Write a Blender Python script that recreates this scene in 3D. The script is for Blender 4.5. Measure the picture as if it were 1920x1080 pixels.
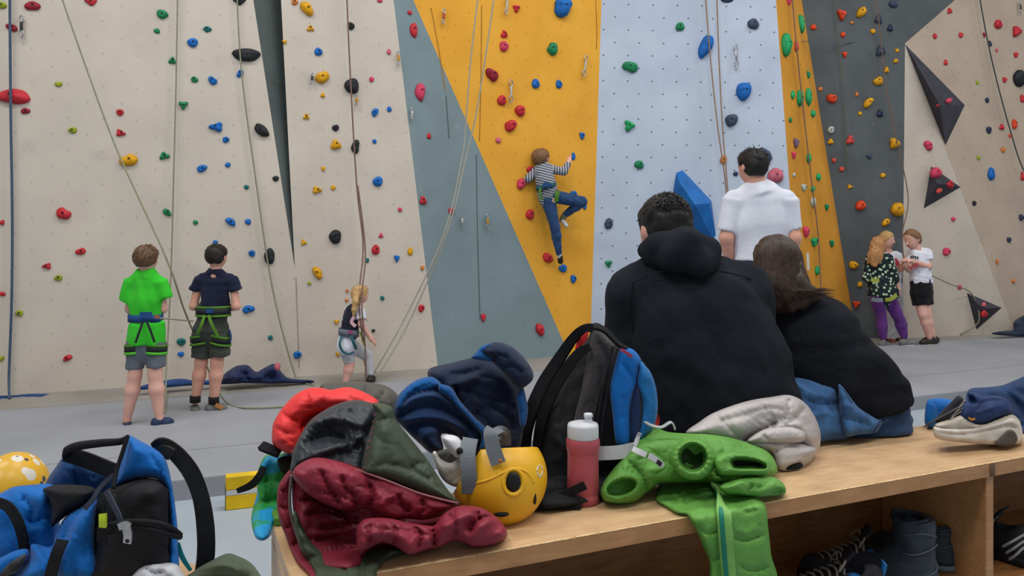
import bpy, math, random
import numpy as np
from mathutils import Vector, Matrix
for o in list(bpy.data.objects): bpy.data.objects.remove(o, do_unlink=True)
SC = bpy.context.scene
COL = SC.collection
# ------------------------------------------------------------------ camera
F = 1443.0; CH = 1.2; YH = 435.0          # focal length in px of the 1920 frame, eye height, horizon row
cam_d = bpy.data.cameras.new('camera'); cam = bpy.data.objects.new('camera', cam_d); COL.objects.link(cam)
cam.location = (0, 0, CH); cam.rotation_euler = (math.radians(90), 0, 0)
cam_d.sensor_width = 36; cam_d.lens = 36*F/1920; cam_d.shift_y = -(540-YH)/1920; cam_d.clip_start = 0.05
SC.camera = cam
# ------------------------------------------------------------------ world, hall lamps, exposure
W = bpy.data.worlds.new('hall'); SC.world = W; W.use_nodes = True
W.node_tree.nodes['Background'].inputs[0].default_value = (0.93, 0.97, 1.0, 1)
W.node_tree.nodes['Background'].inputs[1].default_value = 0.34
def lamp(x, y, z, sx, sy, power, col=(1, 0.975, 0.94)):
    L = bpy.data.lights.new('hall_lamp', 'AREA'); L.shape = 'RECTANGLE'; L.size = sx; L.size_y = sy; L.energy = power; L.color = col
    o = bpy.data.objects.new('hall_lamp', L); COL.objects.link(o); o.location = (x, y, z); return o
for lu in (-0.5, 3.6, 7.7, 11.8):                          # two rows of ceiling lamps running along the wall
    for lv, pw in ((3.0, 105), (6.8, 105)):
        pw = pw*{-0.5: 1.25, 3.6: 1.0, 7.7: .85, 11.8: .5}[lu]
        o = lamp(-3.68+0.9385*lu+0.3453*lv, 5.68+0.3453*lu-0.9385*lv, 6.4, 2.4, 1.0, pw); o.rotation_euler = (0, 0, math.radians(20.2))
SC.view_settings.view_transform = 'Standard'; SC.view_settings.look = 'None'
SC.view_settings.exposure = 0.0; SC.view_settings.gamma = 1.0; SC.view_settings.use_curve_mapping = False
# ------------------------------------------------------------------ helpers
def P(x, y, d): return np.array([(x-960)/F*d, d, CH-(y-YH)/F*d])
def lin(c):
    out = []
    for v in c[:3]:
        v = v/255.0
        out.append(v/12.92 if v <= 0.04045 else ((v+0.055)/1.055)**2.4)
    return tuple(out)+(1.0,)
MATS = {}
def mat(name, col, rough=0.7, col2=None, scale=8.0, bump=0.0, bscale=120.0, metal=0.0, spec=0.35, trans=0.0, sheen=0.0, alpha=1.0, detail=4.0, mix=(0.35, 0.65), ior=1.45, crease=0.0, cscale=16.0):
    if name in MATS: return MATS[name]
    m = bpy.data.materials.new(name); m.use_nodes = True; MATS[name] = m
    nt = m.node_tree; b = nt.nodes['Principled BSDF']; N = nt.nodes.new; L = nt.links.new
    b.inputs['Roughness'].default_value = rough; b.inputs['Metallic'].default_value = metal
    b.inputs['Specular IOR Level'].default_value = spec; b.inputs['Transmission Weight'].default_value = trans
    b.inputs['Sheen Weight'].default_value = sheen; b.inputs['IOR'].default_value = ior
    tc = N('ShaderNodeTexCoord')
    if col2 is None: col2 = tuple(int(v*0.88) for v in col)
    n = N('ShaderNodeTexNoise'); n.inputs['Scale'].default_value = scale; n.inputs['Detail'].default_value = detail
    L(tc.outputs['Object'], n.inputs['Vector'])
    r = N('ShaderNodeValToRGB'); r.color_ramp.elements[0].position = mix[0]; r.color_ramp.elements[1].position = mix[1]
    r.color_ramp.elements[0].color = lin(col2); r.color_ramp.elements[1].color = lin(col)
    L(n.outputs['Fac'], r.inputs['Fac']); L(r.outputs['Color'], b.inputs['Base Color'])
    if bump > 0:
        n2 = N('ShaderNodeTexNoise'); n2.inputs['Scale'].default_value = bscale; n2.inputs['Detail'].default_value = 3
        L(tc.outputs['Object'], n2.inputs['Vector'])
        bp = N('ShaderNodeBump'); bp.inputs['Strength'].default_value = bump; bp.inputs['Distance'].default_value = 0.002
        L(n2.outputs['Fac'], bp.inputs['Height']); L(bp.outputs['Normal'], b.inputs['Normal'])
        if crease > 0:                                       # sharp little folds of thin fabric
            n3 = N('ShaderNodeTexNoise'); n3.inputs['Scale'].default_value = cscale; n3.inputs['Detail'].default_value = 2.5; n3.inputs['Distortion'].default_value = 1.6; L(tc.outputs['Object'], n3.inputs['Vector'])
            a1_ = N('ShaderNodeMath'); a1_.operation = 'SUBTRACT'; a1_.inputs[1].default_value = .5; L(n3.outputs['Fac'], a1_.inputs[0]); a2_ = N('ShaderNodeMath'); a2_.operation = 'ABSOLUTE'; L(a1_.outputs[0], a2_.inputs[0]); a3_ = N('ShaderNodeMath'); a3_.operation = 'POWER'; a3_.inputs[1].default_value = .6; L(a2_.outputs[0], a3_.inputs[0])
            b2_ = N('ShaderNodeBump'); b2_.inputs['Strength'].default_value = crease; b2_.inputs['Distance'].default_value = .012; L(a3_.outputs[0], b2_.inputs['Height']); L(bp.outputs['Normal'], b2_.inputs['Normal']); L(b2_.outputs['Normal'], b.inputs['Normal'])
    return m
def root_loc(o):
    while o.parent is not None: o = o.parent
    return np.array(o.location)
def thing(name, label, cat, loc, group=None, kind=None):
    o = bpy.data.objects.new(name, None); o.empty_display_size = 0.05; COL.objects.link(o)
    o.location = tuple(float(v) for v in loc); tag(o, label, cat, group, kind); return o
def tag(o, label=None, cat=None, group=None, kind=None):
    if label: o['label'] = label
    if cat: o['category'] = cat
    if group: o['group'] = group
    if kind: o['kind'] = kind
    return o
def mk(name, V, Fc, m, parent=None, smooth=True, origin=None):
    """mesh object from WORLD coordinates; parts sit in their thing's frame, lone meshes get an origin at their base"""
    V = np.asarray(V, float)
    if parent is not None: off = root_loc(parent)
    else:
        off = np.array(origin, float) if origin is not None else np.array([(V[:, 0].min()+V[:, 0].max())/2, (V[:, 1].min()+V[:, 1].max())/2, V[:, 2].min()])
    me = bpy.data.meshes.new(name)
    if isinstance(Fc, np.ndarray) and Fc.ndim == 2:
        n, q = Fc.shape
        me.vertices.add(len(V)); me.vertices.foreach_set('co', (V-off).astype(np.float32).ravel())
        me.loops.add(n*q); me.loops.foreach_set('vertex_index', Fc.astype(np.int32).ravel())
        me.polygons.add(n); me.polygons.foreach_set('loop_start', np.arange(0, n*q, q, dtype=np.int32))
        me.update(calc_edges=True); me.validate()
    else:
        me.from_pydata([tuple(v) for v in (V-off)], [], [tuple(int(i) for i in f) for f in Fc])
    me.materials.append(m)
    me.polygons.foreach_set('use_smooth', [bool(smooth)]*len(me.polygons)); me.update()
    o = bpy.data.objects.new(name, me); COL.objects.link(o)
    if parent is not None: o.parent = parent
    else: o.location = tuple(off)
    return o
def cr(pts, n=8, closed=False):
    """Catmull-Rom resampling"""
    p = np.asarray(pts, float); out = []
    m = len(p)
    if m == 2 and not closed: return np.array([p[0]+(p[1]-p[0])*t for t in np.linspace(0, 1, n+1)])
    rng = range(m if closed else m-1)
    for i in rng:
        if closed: a, b, c, d = p[(i-1) % m], p[i], p[(i+1) % m], p[(i+2) % m]
        else: a, b, c, d = p[max(i-1, 0)], p[i], p[i+1], p[min(i+2, m-1)]
        for t in np.linspace(0, 1, n, endpoint=False):
            out.append(0.5*((2*b)+(-a+c)*t+(2*a-5*b+4*c-d)*t*t+(-a+3*b-3*c+d)*t**3))
    if not closed: out.append(p[-1])
    return np.array(out)
def frames(pts):
    t = np.gradient(pts, axis=0); t /= np.linalg.norm(t, axis=1)[:, None]+1e-9
    u = np.zeros_like(t); ref = np.array([0, 0, 1.0]) if abs(t[0][2]) < 0.9 else np.array([1.0, 0, 0])
    for i in range(len(t)):
        v = ref-t[i]*np.dot(ref, t[i]); v /= np.linalg.norm(v)+1e-9; u[i] = v; ref = v
    return t, u, np.cross(t, u)
def tube(pts, r, seg=6, closed=False, n=6, raw=False):
    p = np.asarray(pts, float) if raw else cr(pts, n, closed)
    r = np.full(len(p), r) if np.isscalar(r) else np.interp(np.linspace(0, 1, len(p)), np.linspace(0, 1, len(r)), r)
    t, u, w = frames(p); a = np.linspace(0, 2*np.pi, seg, endpoint=False)
    V = (p[:, None]+r[:, None, None]*(np.cos(a)[None, :, None]*u[:, None]+np.sin(a)[None, :, None]*w[:, None])).reshape(-1, 3)
    Fc = []; m = len(p)
    for i in range(m if closed else m-1):
        for j in range(seg): Fc.append((i*seg+j, i*seg+(j+1) % seg, ((i+1) % m)*seg+(j+1) % seg, ((i+1) % m)*seg+j))
    if not closed: Fc += [tuple(range(seg))[::-1], tuple((m-1)*seg+j for j in range(seg))]
    return V, Fc
def ribbon(pts, width, th, nrm, n=6):
    """flat strap: rectangular section, nrm = hint for the face direction"""
    p = cr(pts, n); t = np.gradient(p, axis=0); t /= np.linalg.norm(t, axis=1)[:, None]+1e-9
    nv = np.asarray(nrm, float); nv = np.tile(nv, (len(p), 1)) if nv.ndim == 1 else cr(nv, n)
    s = np.cross(t, nv); s /= np.linalg.norm(s, axis=1)[:, None]+1e-9; k = np.cross(s, t)
    wd = np.full(len(p), width) if np.isscalar(width) else np.interp(np.linspace(0, 1, len(p)), np.linspace(0, 1, len(width)), width)
    V = []; Fc = []
    for i in range(len(p)):
        a, b = s[i]*wd[i]/2, k[i]*th/2
        V += [p[i]-a-b, p[i]+a-b, p[i]+a+b, p[i]-a+b]
    for i in range(len(p)-1):
        for j in range(4): Fc.append((i*4+j, i*4+(j+1) % 4, i*4+4+(j+1) % 4, i*4+4+j))
    m = len(p)-1; Fc += [(3, 2, 1, 0), (m*4, m*4+1, m*4+2, m*4+3)]
    return np.array(V), Fc
def join(*vf):
    V = []; Fc = []; o = 0
    for v, f in vf:
        V.append(np.asarray(v)); Fc += [tuple(int(i)+o for i in q) for q in f]; o += len(v)
    return np.vstack(V), Fc
def boxm(c, half, R=None, bev=0.0):
    """box with chamfered edges"""
    h = np.asarray(half, float); b = min(bev, h.min()*0.9); V = []
    if b <= 0:
        for sx in (-1, 1):
            for sy in (-1, 1):
                for sz in (-1, 1): V.append(h*(sx, sy, sz))
        Fc = [(0, 1, 3, 2), (4, 6, 7, 5), (0, 4, 5, 1), (2, 3, 7, 6), (0, 2, 6, 4), (1, 5, 7, 3)]
    else:
        idx = {}
        for sx in (-1, 1):
            for sy in (-1, 1):
                for sz in (-1, 1):
                    for ax in range(3):
                        v = (h-b)*(sx, sy, sz); v[ax] += b*(sx, sy, sz)[ax]; idx[(sx, sy, sz, ax)] = len(V); V.append(v)
        Fc = []
        for ax in range(3):
            o1, o2 = (ax+1) % 3, (ax+2) % 3
            for s in (-1, 1):
                q = []
                for a, c2 in ((-1, -1), (1, -1), (1, 1), (-1, 1)):
                    k = [0, 0, 0]; k[ax] = s; k[o1] = a; k[o2] = c2; q.append(idx[(*k, ax)])
                Fc.append(tuple(q if s > 0 else q[::-1]))
            for a in (-1, 1):
                for c2 in (-1, 1):
                    q = []
                    for s, w in ((-1, o1), (1, o1), (1, o2), (-1, o2)):
                        k = [0, 0, 0]; k[ax] = s; k[o1] = a; k[o2] = c2; q.append(idx[(*k, w)])
                    Fc.append(tuple(q if a*c2 < 0 else q[::-1]))
        for sx in (-1, 1):
            for sy in (-1, 1):
                for sz in (-1, 1):
                    q = tuple(idx[(sx, sy, sz, a)] for a in range(3)); Fc.append(q if sx*sy*sz > 0 else q[::-1])
    V = np.array(V)
    if R is not None: V = V @ np.asarray(R).T
    return V+np.asarray(c), Fc
def rotz(a): return np.array([[math.cos(a), -math.sin(a), 0], [math.sin(a), math.cos(a), 0], [0, 0, 1]])
def lathe(prof, c, seg=28, R=None):
    prof = np.asarray(prof, float); a = np.linspace(0, 2*np.pi, seg, endpoint=False); V = []
    for r, z in prof: V += [(r*math.cos(t), r*math.sin(t), z) for t in a]
    V = np.array(V); Fc = []
    for i in range(len(prof)-1):
        for j in range(seg): Fc.append((i*seg+j, i*seg+(j+1) % seg, (i+1)*seg+(j+1) % seg, (i+1)*seg+j))
    Fc += [tuple(range(seg))[::-1], tuple((len(prof)-1)*seg+j for j in range(seg))]
    if R is not None: V = V @ np.asarray(R).T
    return V+np.asarray(c), Fc
# --- signed-distance sculpting with a surface-nets mesher
class Sdf:
    def __init__(s, h): s.h = h; s.ops = []
    def cap(s, a, b, ra, rb, k=0.02, sc=(1, 1, 1), op='u', flat=False):
        s.ops.append(('cap', np.asarray(a, float), np.asarray(b, float), ra, rb, k, np.asarray(sc, float), op, flat)); return s
    def ell(s, c, r, k=0.02, R=None, op='u'):
        s.ops.append(('ell', np.asarray(c, float), np.asarray(r, float)*np.ones(3), None if R is None else np.asarray(R), None, k, None, op, False)); return s
    def box(s, c, half, r, k=0.01, R=None, op='u'):
        s.ops.append(('box', np.asarray(c, float), np.asarray(half, float), None if R is None else np.asarray(R), r, k, None, op, False)); return s
    def path(s, pts, rs, k=0.02, sc=(1, 1, 1)):
        for i in range(len(pts)-1): s.cap(pts[i], pts[i+1], rs[i], rs[i+1], k, sc)
        return s
    def cut(s, p, n):
        n = np.asarray(n, float); s.ops.append(('cut', np.asarray(p, float), n/np.linalg.norm(n), 0, 0, 0, None, 'cut', False)); return s
    def bbox(s, o):
        if o[0] == 'cap':
            R = max(o[3], o[4])*o[6]; return np.minimum(o[1], o[2])-R, np.maximum(o[1], o[2])+R
        R = np.linalg.norm(o[2]) if o[3] is not None or o[0] == 'box' else o[2]
        return o[1]-R, o[1]+R
    def mesh(s, noise=None, shrink=0.0):
        h = s.h; bs = [s.bbox(o) for o in s.ops if o[7] == 'u']
        lo = np.min([b[0] for b in bs], axis=0)-4*h; hi = np.max([b[1] for b in bs], axis=0)+4*h
        n = np.ceil((hi-lo)/h).astype(int)+1
        G = np.full(n, 1.0, np.float32); ax = [lo[i]+h*np.arange(n[i]) for i in range(3)]
        for o in s.ops:
            if o[7] == 'cut':
                D = ((ax[0]-o[1][0])*o[2][0])[:, None, None]+((ax[1]-o[1][1])*o[2][1])[None, :, None]+((ax[2]-o[1][2])*o[2][2])[None, None, :]
                G = np.maximum(G, D.astype(np.float32)); continue
            a, b = s.bbox(o); mg = max(4*h, o[5]*1.2)
            i0 = np.clip(np.floor((a-mg-lo)/h).astype(int), 0, n-1); i1 = np.clip(np.ceil((b+mg-lo)/h).astype(int)+1, 1, n)
            X = [ax[i][i0[i]:i1[i]] for i in range(3)]
            p = np.stack(np.meshgrid(*X, indexing='ij'), -1)
            if o[0] == 'cap':
                sc = o[6]; q = p/sc; A = o[1]/sc; B = o[2]/sc; AB = B-A; L2 = max(np.dot(AB, AB), 1e-12)
                t = ((q-A)@AB)/L2; tc = np.clip(t, 0, 1)
                D = np.linalg.norm(q-A-tc[..., None]*AB, axis=-1)-(o[3]+(o[4]-o[3])*tc)
                if o[8]:
                    rad = np.linalg.norm(q-A-t[..., None]*AB, axis=-1)-(o[3]+(o[4]-o[3])*tc)
                    D = np.maximum(rad, np.maximum(-t, t-1)*math.sqrt(L2))
                D = D*sc.min()
            elif o[0] == 'ell':
                q = p-o[1]
                if o[3] is not None: q = q@o[3]
                k0 = np.linalg.norm(q/o[2], axis=-1); k1 = np.linalg.norm(q/(o[2]**2), axis=-1)+1e-9
                D = k0*(k0-1)/k1
            else:
                q = p-o[1]
                if o[3] is not None: q = q@o[3]
                q = np.abs(q)-(o[2]-o[4]); D = np.linalg.norm(np.maximum(q, 0), axis=-1)+np.minimum(q.max(-1), 0)-o[4]
            sl = tuple(slice(i0[i], i1[i]) for i in range(3)); g = G[sl]; D = D.astype(np.float32)
            if o[7] == 'u':
                k = max(o[5], 1e-6); hh = np.maximum(k-np.abs(g-D), 0)/k
                G[sl] = np.minimum(g, D)-hh*hh*k*0.25
            else: G[sl] = np.maximum(g, -D)
        if noise is not None:
            p = np.stack(np.meshgrid(*ax, indexing='ij'), -1); G = G+noise(p)
        G = G+shrink
        for i in range(3):
            sl = [slice(None)]*3; sl[i] = 0; G[tuple(sl)] = np.maximum(G[tuple(sl)], h*0.5); sl[i] = -1; G[tuple(sl)] = np.maximum(G[tuple(sl)], h*0.5)
        return surfnet(G, lo, h)
def surfnet(G, o, h):
    s = G < 0; c = np.zeros(np.array(G.shape)-1, np.int8)
    cor = [(i, j, k) for i in (0, 1) for j in (0, 1) for k in (0, 1)]
    nx, ny, nz = G.shape
    for i, j, k in cor: c += s[i:nx-1+i, j:ny-1+j, k:nz-1+k]
    mx = (c > 0) & (c < 8); I, J, K = np.nonzero(mx)
    idx = np.full(c.shape, -1, np.int64); idx[mx] = np.arange(len(I))
    acc = np.zeros((len(I), 3)); cnt = np.zeros(len(I))
    for a in cor:
        for b in cor:
            if sum(b) != sum(a)+1 or sum(abs(x-y) for x, y in zip(a, b)) != 1: continue
            fa = G[I+a[0], J+a[1], K+a[2]]; fb = G[I+b[0], J+b[1], K+b[2]]; m = (fa < 0) != (fb < 0)
            t = np.where(m, fa/np.where(m, fa-fb, 1), 0)[:, None]
            acc += np.where(m[:, None], np.array(a)+t*(np.array(b)-np.array(a)), 0); cnt += m
    V = o+h*(np.stack([I, J, K], 1)+acc/np.maximum(cnt, 1)[:, None]); Q = []
    def quads(e, sgn, cells):
        i, j, k = e; q = np.stack([idx[i+d[0], j+d[1], k+d[2]] for d in cells], 1)
        q[sgn] = q[sgn][:, ::-1]; Q.append(q)
    e = np.nonzero(s[:-1, 1:-1, 1:-1] != s[1:, 1:-1, 1:-1]); e = (e[0], e[1]+1, e[2]+1); quads(e, ~s[e], [(0, -1, -1), (0, 0, -1), (0, 0, 0), (0, -1, 0)])
    e = np.nonzero(s[1:-1, :-1, 1:-1] != s[1:-1, 1:, 1:-1]); e = (e[0]+1, e[1], e[2]+1); quads(e, ~s[e], [(-1, 0, -1), (-1, 0, 0), (0, 0, 0), (0, 0, -1)])
    e = np.nonzero(s[1:-1, 1:-1, :-1] != s[1:-1, 1:-1, 1:]); e = (e[0]+1, e[1]+1, e[2]); quads(e, ~s[e], [(-1, -1, 0), (0, -1, 0), (0, 0, 0), (-1, 0, 0)])
    return V, np.vstack(Q)
def wrinkle(amp, scale, seed, stretch=(1, 1, 1)):
    rg = np.random.RandomState(seed); ks = [(rg.normal(size=3)*np.array(stretch)*scale, rg.uniform(0, 6.28)) for _ in range(6)]
    def f(p):
        a = 0
        for k, ph in ks: a = a+np.sin(p@k+ph+1.3*np.sin(p@(k*np.array([.6, -.5, .55]))+ph*2))
        return (a*amp/3.0).astype(np.float32)
    return f
# --- cloth sculpting: a closed cushion grown from an outline, with folds, seams and openings
def inpoly(x, y, poly):
    c = np.zeros(x.shape, bool); n = len(poly); j = n-1
    for i in range(n):
        xi, yi = poly[i]; xj, yj = poly[j]
        c ^= ((yi > y) != (yj > y)) & (x < (xj-xi)*(y-yi)/((yj-yi) if yj != yi else 1e-9)+xi); j = i
    return c
def pdist(q, poly, closed=True):
    best = np.full(len(q), 1e9); near = np.zeros_like(q); tt = np.zeros(len(q)); n = len(poly); m = n if closed else n-1
    for i in range(m):
        a = poly[i]; b = poly[(i+1) % n]; ab = b-a; t = np.clip(((q-a)@ab)/max(ab@ab, 1e-9), 0, 1)
        c = a+t[:, None]*ab; d = np.linalg.norm(q-c, axis=1); u = d < best
        best[u] = d[u]; near[u] = c[u]; tt[u] = (i+t[u])/m
    return best, near, tt
def cushion(name, outline, dref, m, parent, thick=0.04, R=30, g=4, k=0.35, kx=0.436, yref=None, xref=None, folds=(), pits=(), noise=(0.004, 40), seed=1, back=0.6, sharp=False, fdepth=None, rest=True):
    ol = np.asarray(outline, float); ol = ol if sharp else cr(ol, 6, True)
    x0, y0 = ol.min(0)-g; x1, y1 = ol.max(0)+g
    xs = np.arange(x0, x1+g, g); ys = np.arange(y0, y1+g, g); nx, ny = len(xs), len(ys)
    cx, cy = np.meshgrid((xs[:-1]+xs[1:])/2, (ys[:-1]+ys[1:])/2, indexing='ij')
    ins = inpoly(cx, cy, ol)
    used = np.zeros((nx, ny), int)
    for a in (0, 1):
        for b in (0, 1): used[a:nx-1+a, b:ny-1+b] += ins
    vm = used > 0; I, J = np.nonzero(vm); idx = np.full((nx, ny), -1); idx[vm] = np.arange(len(I))
    q = np.stack([xs[I], ys[J]], 1); bd = used[I, J] < 4
    D, near, _ = pdist(q, ol); q[bd] = near[bd]; D[bd] = 0
    prof = np.sqrt(np.clip(1-(1-np.clip(D/R, 0, 1))**2, 0, 1)); edge = np.clip(D/8.0, 0, 1)
    lift = thick*prof
    for f in folds:
        pts, amp, w = f[0], f[1], f[2]
        pl = cr(pts, 5) if len(pts) > 2 else np.asarray(pts, float)
        dd, _, t = pdist(q, pl, False); tap = np.clip(np.minimum(t, 1-t)*6+0.25, 0, 1) if len(f) < 4 else 1.0
        lift = lift+(amp*np.exp(-(dd/w)**2) if amp > 0 else 1.25*amp*np.exp(-dd/w))*tap*edge
        if amp <= -.006:                                    # puckers running off a seam
            ln = np.linalg.norm(np.diff(pl, axis=0), axis=1).sum(); lift = lift+.13*abs(amp)*np.sin(t*ln*6.28/10+2.5*np.sin(t*ln/13+amp*700)+dd*.35)*np.exp(-(dd/(2.0*w))**2)*edge
    for poly, dep in pits:
        pl = cr(np.asarray(poly, float), 6, True); ii = inpoly(q[:, 0], q[:, 1], pl); dd, _, _ = pdist(q, pl)
        lift = lift-np.where(ii, dep*np.clip(dd/7.0, 0, 1)**0.7, 0)
    rg = np.random.RandomState(seed)
    for it in range(6):                                     # soft swells, then sharp little creases
        a = rg.uniform(0, 6.28); wv = noise[1]*rg.uniform(1.2, 2.6)*(1.6 if it < 3 else 1.0); kk = np.array([math.cos(a), math.sin(a)])*6.28/wv; ph = rg.uniform(0, 6.28)
        k2 = np.array([-kk[1], kk[0]])*0.45; arg = q@kk+ph+1.9*np.sin(q@k2+ph*2)+0.8*np.sin(q@(kk*.37+k2*.8)+ph*3)
        if it < 3: lift = lift+noise[0]*0.55*edge*np.sin(arg)
        else: lift = lift-noise[0]*0.8*edge*(np.clip(1-np.abs(np.sin(arg*.5))*2.6, 0, 1)**1.5)*np.clip(np.sin(q@k2*1.3+ph)+.2, 0, 1)
    yref = ol[:, 1].max() if yref is None else yref; xref = ol[:, 0].mean() if xref is None else xref
    base = dref+(k*(yref-q[:, 1])+kx*(q[:, 0]-xref))*dref/F if fdepth is None else fdepth(q)
    if dref < 2.9 and rest: base = np.minimum(base, F*(CH-0.52)/np.maximum(q[:, 1]-YH, 60)-.005)
    fr = base-lift; bk = base+back*thick*prof+0.004
    if dref < 2.9 and rest:                                 # never sink into the seat it lies on
        lim = F*(CH-0.52)/np.maximum(q[:, 1]-YH, 60)-.004; bk = np.minimum(bk, lim); fr = np.minimum(fr, lim-.006*np.clip(D/4, 0, 1)-.0005)
    n = len(q)
    def w(dep): return np.stack([(q[:, 0]-960)/F*dep, dep, CH-(q[:, 1]-YH)/F*dep], 1)
    V = np.vstack([w(fr), w(bk)])
    A, B = np.nonzero(ins); f = np.stack([idx[A, B], idx[A, B+1], idx[A+1, B+1], idx[A+1, B]], 1)
    # rim: stitch front and back along boundary edges
    E = {}
    for a, b in np.vstack([f[:, [0, 1]], f[:, [1, 2]], f[:, [2, 3]], f[:, [3, 0]]]):
        if (b, a) in E: del E[(b, a)]
        else: E[(a, b)] = 1
    rim = np.array([(b, a, a+n, b+n) for a, b in E])
    Q = np.vstack([f, (f+n)[:, ::-1], rim])
    return mk(name, V, Q, m, parent)
def hairs(rootp, dirs, length, r, seed, curl=0.3, steps=4, grav=0.0):
    rg = np.random.RandomState(seed); V = []; Fc = []; n = 0
    for p, d in zip(rootp, dirs):
        d = d+rg.normal(size=3)*curl; d /= np.linalg.norm(d); L = length*rg.uniform(0.7, 1.2); q = np.array(p, float); pts = [q]
        for i in range(steps-1):
            d = d+np.array([0, 0, -grav])+rg.normal(size=3)*0.08; d /= np.linalg.norm(d); q = q+d*L/(steps-1); pts.append(q)
        pts = np.array(pts); t, u, w = frames(pts)
        for i in range(steps):
            rr = r*(1-0.8*i/(steps-1))
            for a in (0, 2.09, 4.19): V.append(pts[i]+rr*(math.cos(a)*u[i]+math.sin(a)*w[i]))
        for i in range(steps-1):
            for j in range(3): Fc.append((n+i*3+j, n+i*3+(j+1) % 3, n+i*3+3+(j+1) % 3, n+i*3+3+j))
        n += steps*3
    return np.array(V), np.array(Fc)
# ------------------------------------------------------------------ the climbing wall
WA = math.radians(20.2); WT = np.array([math.cos(WA), math.sin(WA), 0]); WN = np.array([-math.sin(WA), math.cos(WA), 0])
WO = np.array([-3.68, 5.68, 0.0]); CAM = np.array([0, 0, CH])
def ray(x, y): return np.array([(x-960)/F, 1.0, -(y-YH)/F])
def WP(x, y, off=0.0):
    r = ray(x, y); s = (WO@WN-off-CAM@WN)/(r@WN); return CAM+r*s
def atz(p, q, z): return p+(q-p)*(z-p[2])/(q[2]-p[2])
def wallmat(name, col, col2, dots=True, rough=0.75, dotc=(70, 68, 66), stain=2.2, marks=0.0):
    m = mat(name, col, rough, col2, scale=stain, bump=0.12, bscale=45, mix=(0.3, 0.62), detail=6, spec=0.25)
    nt = m.node_tree; N = nt.nodes.new; L = nt.links.new; b = nt.nodes['Principled BSDF']
    tc = N('ShaderNodeTexCoord')
    def mth(op, a, c=None):
        n = N('ShaderNodeMath'); n.operation = op
        for i, v in enumerate((a, c)):
            if v is None: continue
            if isinstance(v, (int, float)): n.inputs[i].default_value = v
            else: L(v, n.inputs[i])
        return n.outputs[0]
    src = b.inputs['Base Color'].links[0].from_socket
    def over(fac, c):
        nonlocal src
        mx = N('ShaderNodeMix'); mx.data_type = 'RGBA'; L(fac, mx.inputs[0]); L(src, mx.inputs[6]); mx.inputs[7].default_value = lin(c); src = mx.outputs[2]
    if marks > 0:     # chalk and rubber scuffs
        n1 = N('ShaderNodeTexNoise'); n1.inputs['Scale'].default_value = 3.1; n1.inputs['Detail'].default_value = 7; n1.inputs['Roughness'].default_value = 0.7
        L(tc.outputs['Object'], n1.inputs['Vector']); f = mth('MULTIPLY', mth('MAXIMUM', mth('SUBTRACT', n1.outputs[0], 0.62), 0.0), 4.0*marks); over(f, (225, 222, 215))
        n3 = N('ShaderNodeTexNoise'); n3.inputs['Scale'].default_value = 4.7; n3.inputs['Detail'].default_value = 6; L(tc.outputs['Object'], n3.inputs['Vector'])
        over(mth('MULTIPLY', mth('MAXIMUM', mth('SUBTRACT', n3.outputs[0], 0.63), 0.0), 3.0*marks), (60, 58, 56))
    if dots:
        dp = N('ShaderNodeVectorMath'); dp.operation = 'DOT_PRODUCT'; L(tc.outputs['Object'], dp.inputs[0]); dp.inputs[1].default_value = tuple(WT)
        sx = N('ShaderNodeSeparateXYZ'); L(tc.outputs['Object'], sx.inputs[0])
        zz = mth('DIVIDE', sx.outputs[2], 0.125); row = mth('FLOOR', zz)
        uu = mth('ADD', mth('DIVIDE', dp.outputs['Value'], 0.235), mth('MULTIPLY', mth('MODULO', row, 2.0), 0.45))
        fu = mth('MULTIPLY', mth('SUBTRACT', mth('FRACT', uu), 0.5), 0.235); fz = mth('MULTIPLY', mth('SUBTRACT', mth('FRACT', zz), 0.5), 0.125)
        dist = mth('SQRT', mth('ADD', mth('MULTIPLY', fu, fu), mth('MULTIPLY', fz, fz)))
        over(mth('MULTIPLY', mth('LESS_THAN', dist, 0.0088), 0.75 if dots is True else dots), dotc)
    L(src, b.inputs['Base Color']); return m
M_BEI = wallmat('wall_beige', (208, 199, 187), (198, 189, 178), dots=0.2, marks=0.25)
M_GRY = wallmat('wall_greyblue', (128, 147, 153), (119, 137, 142), dots=0.12, marks=0.25)
M_ORG = wallmat('wall_orange', (236, 174, 62), (226, 162, 54), dots=0.3, dotc=(110, 80, 30), marks=0.06)
M_WHT = wallmat('wall_white', (192, 205, 224), (180, 193, 213), dots=True, marks=0.12)
M_STR = wallmat('wall_amber', (214, 152, 56), (198, 136, 48), dots=0.3, dotc=(90, 65, 25), marks=0.12)
M_DRK = wallmat('wall_dark', (91, 97, 100), (80, 86, 90), dots=0.35, dotc=(35, 36, 36), marks=0.5)
M_WDG = wallmat('wall_wedge', (92, 101, 100), (80, 88, 88), dots=False, marks=0.5)
M_RB1 = wallmat('wall_pale', (200, 190, 178), (190, 180, 168), dots=0.3, marks=0.2)
M_RB2 = wallmat('wall_tan', (186, 170, 153), (174, 158, 143), dots=0.35, marks=0.2)
ZT = 4.9
wall = thing('wall_back', 'tall indoor climbing wall of angled coloured panels behind the mats', 'wall', WO, kind='structure')
PAN = {}
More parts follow.
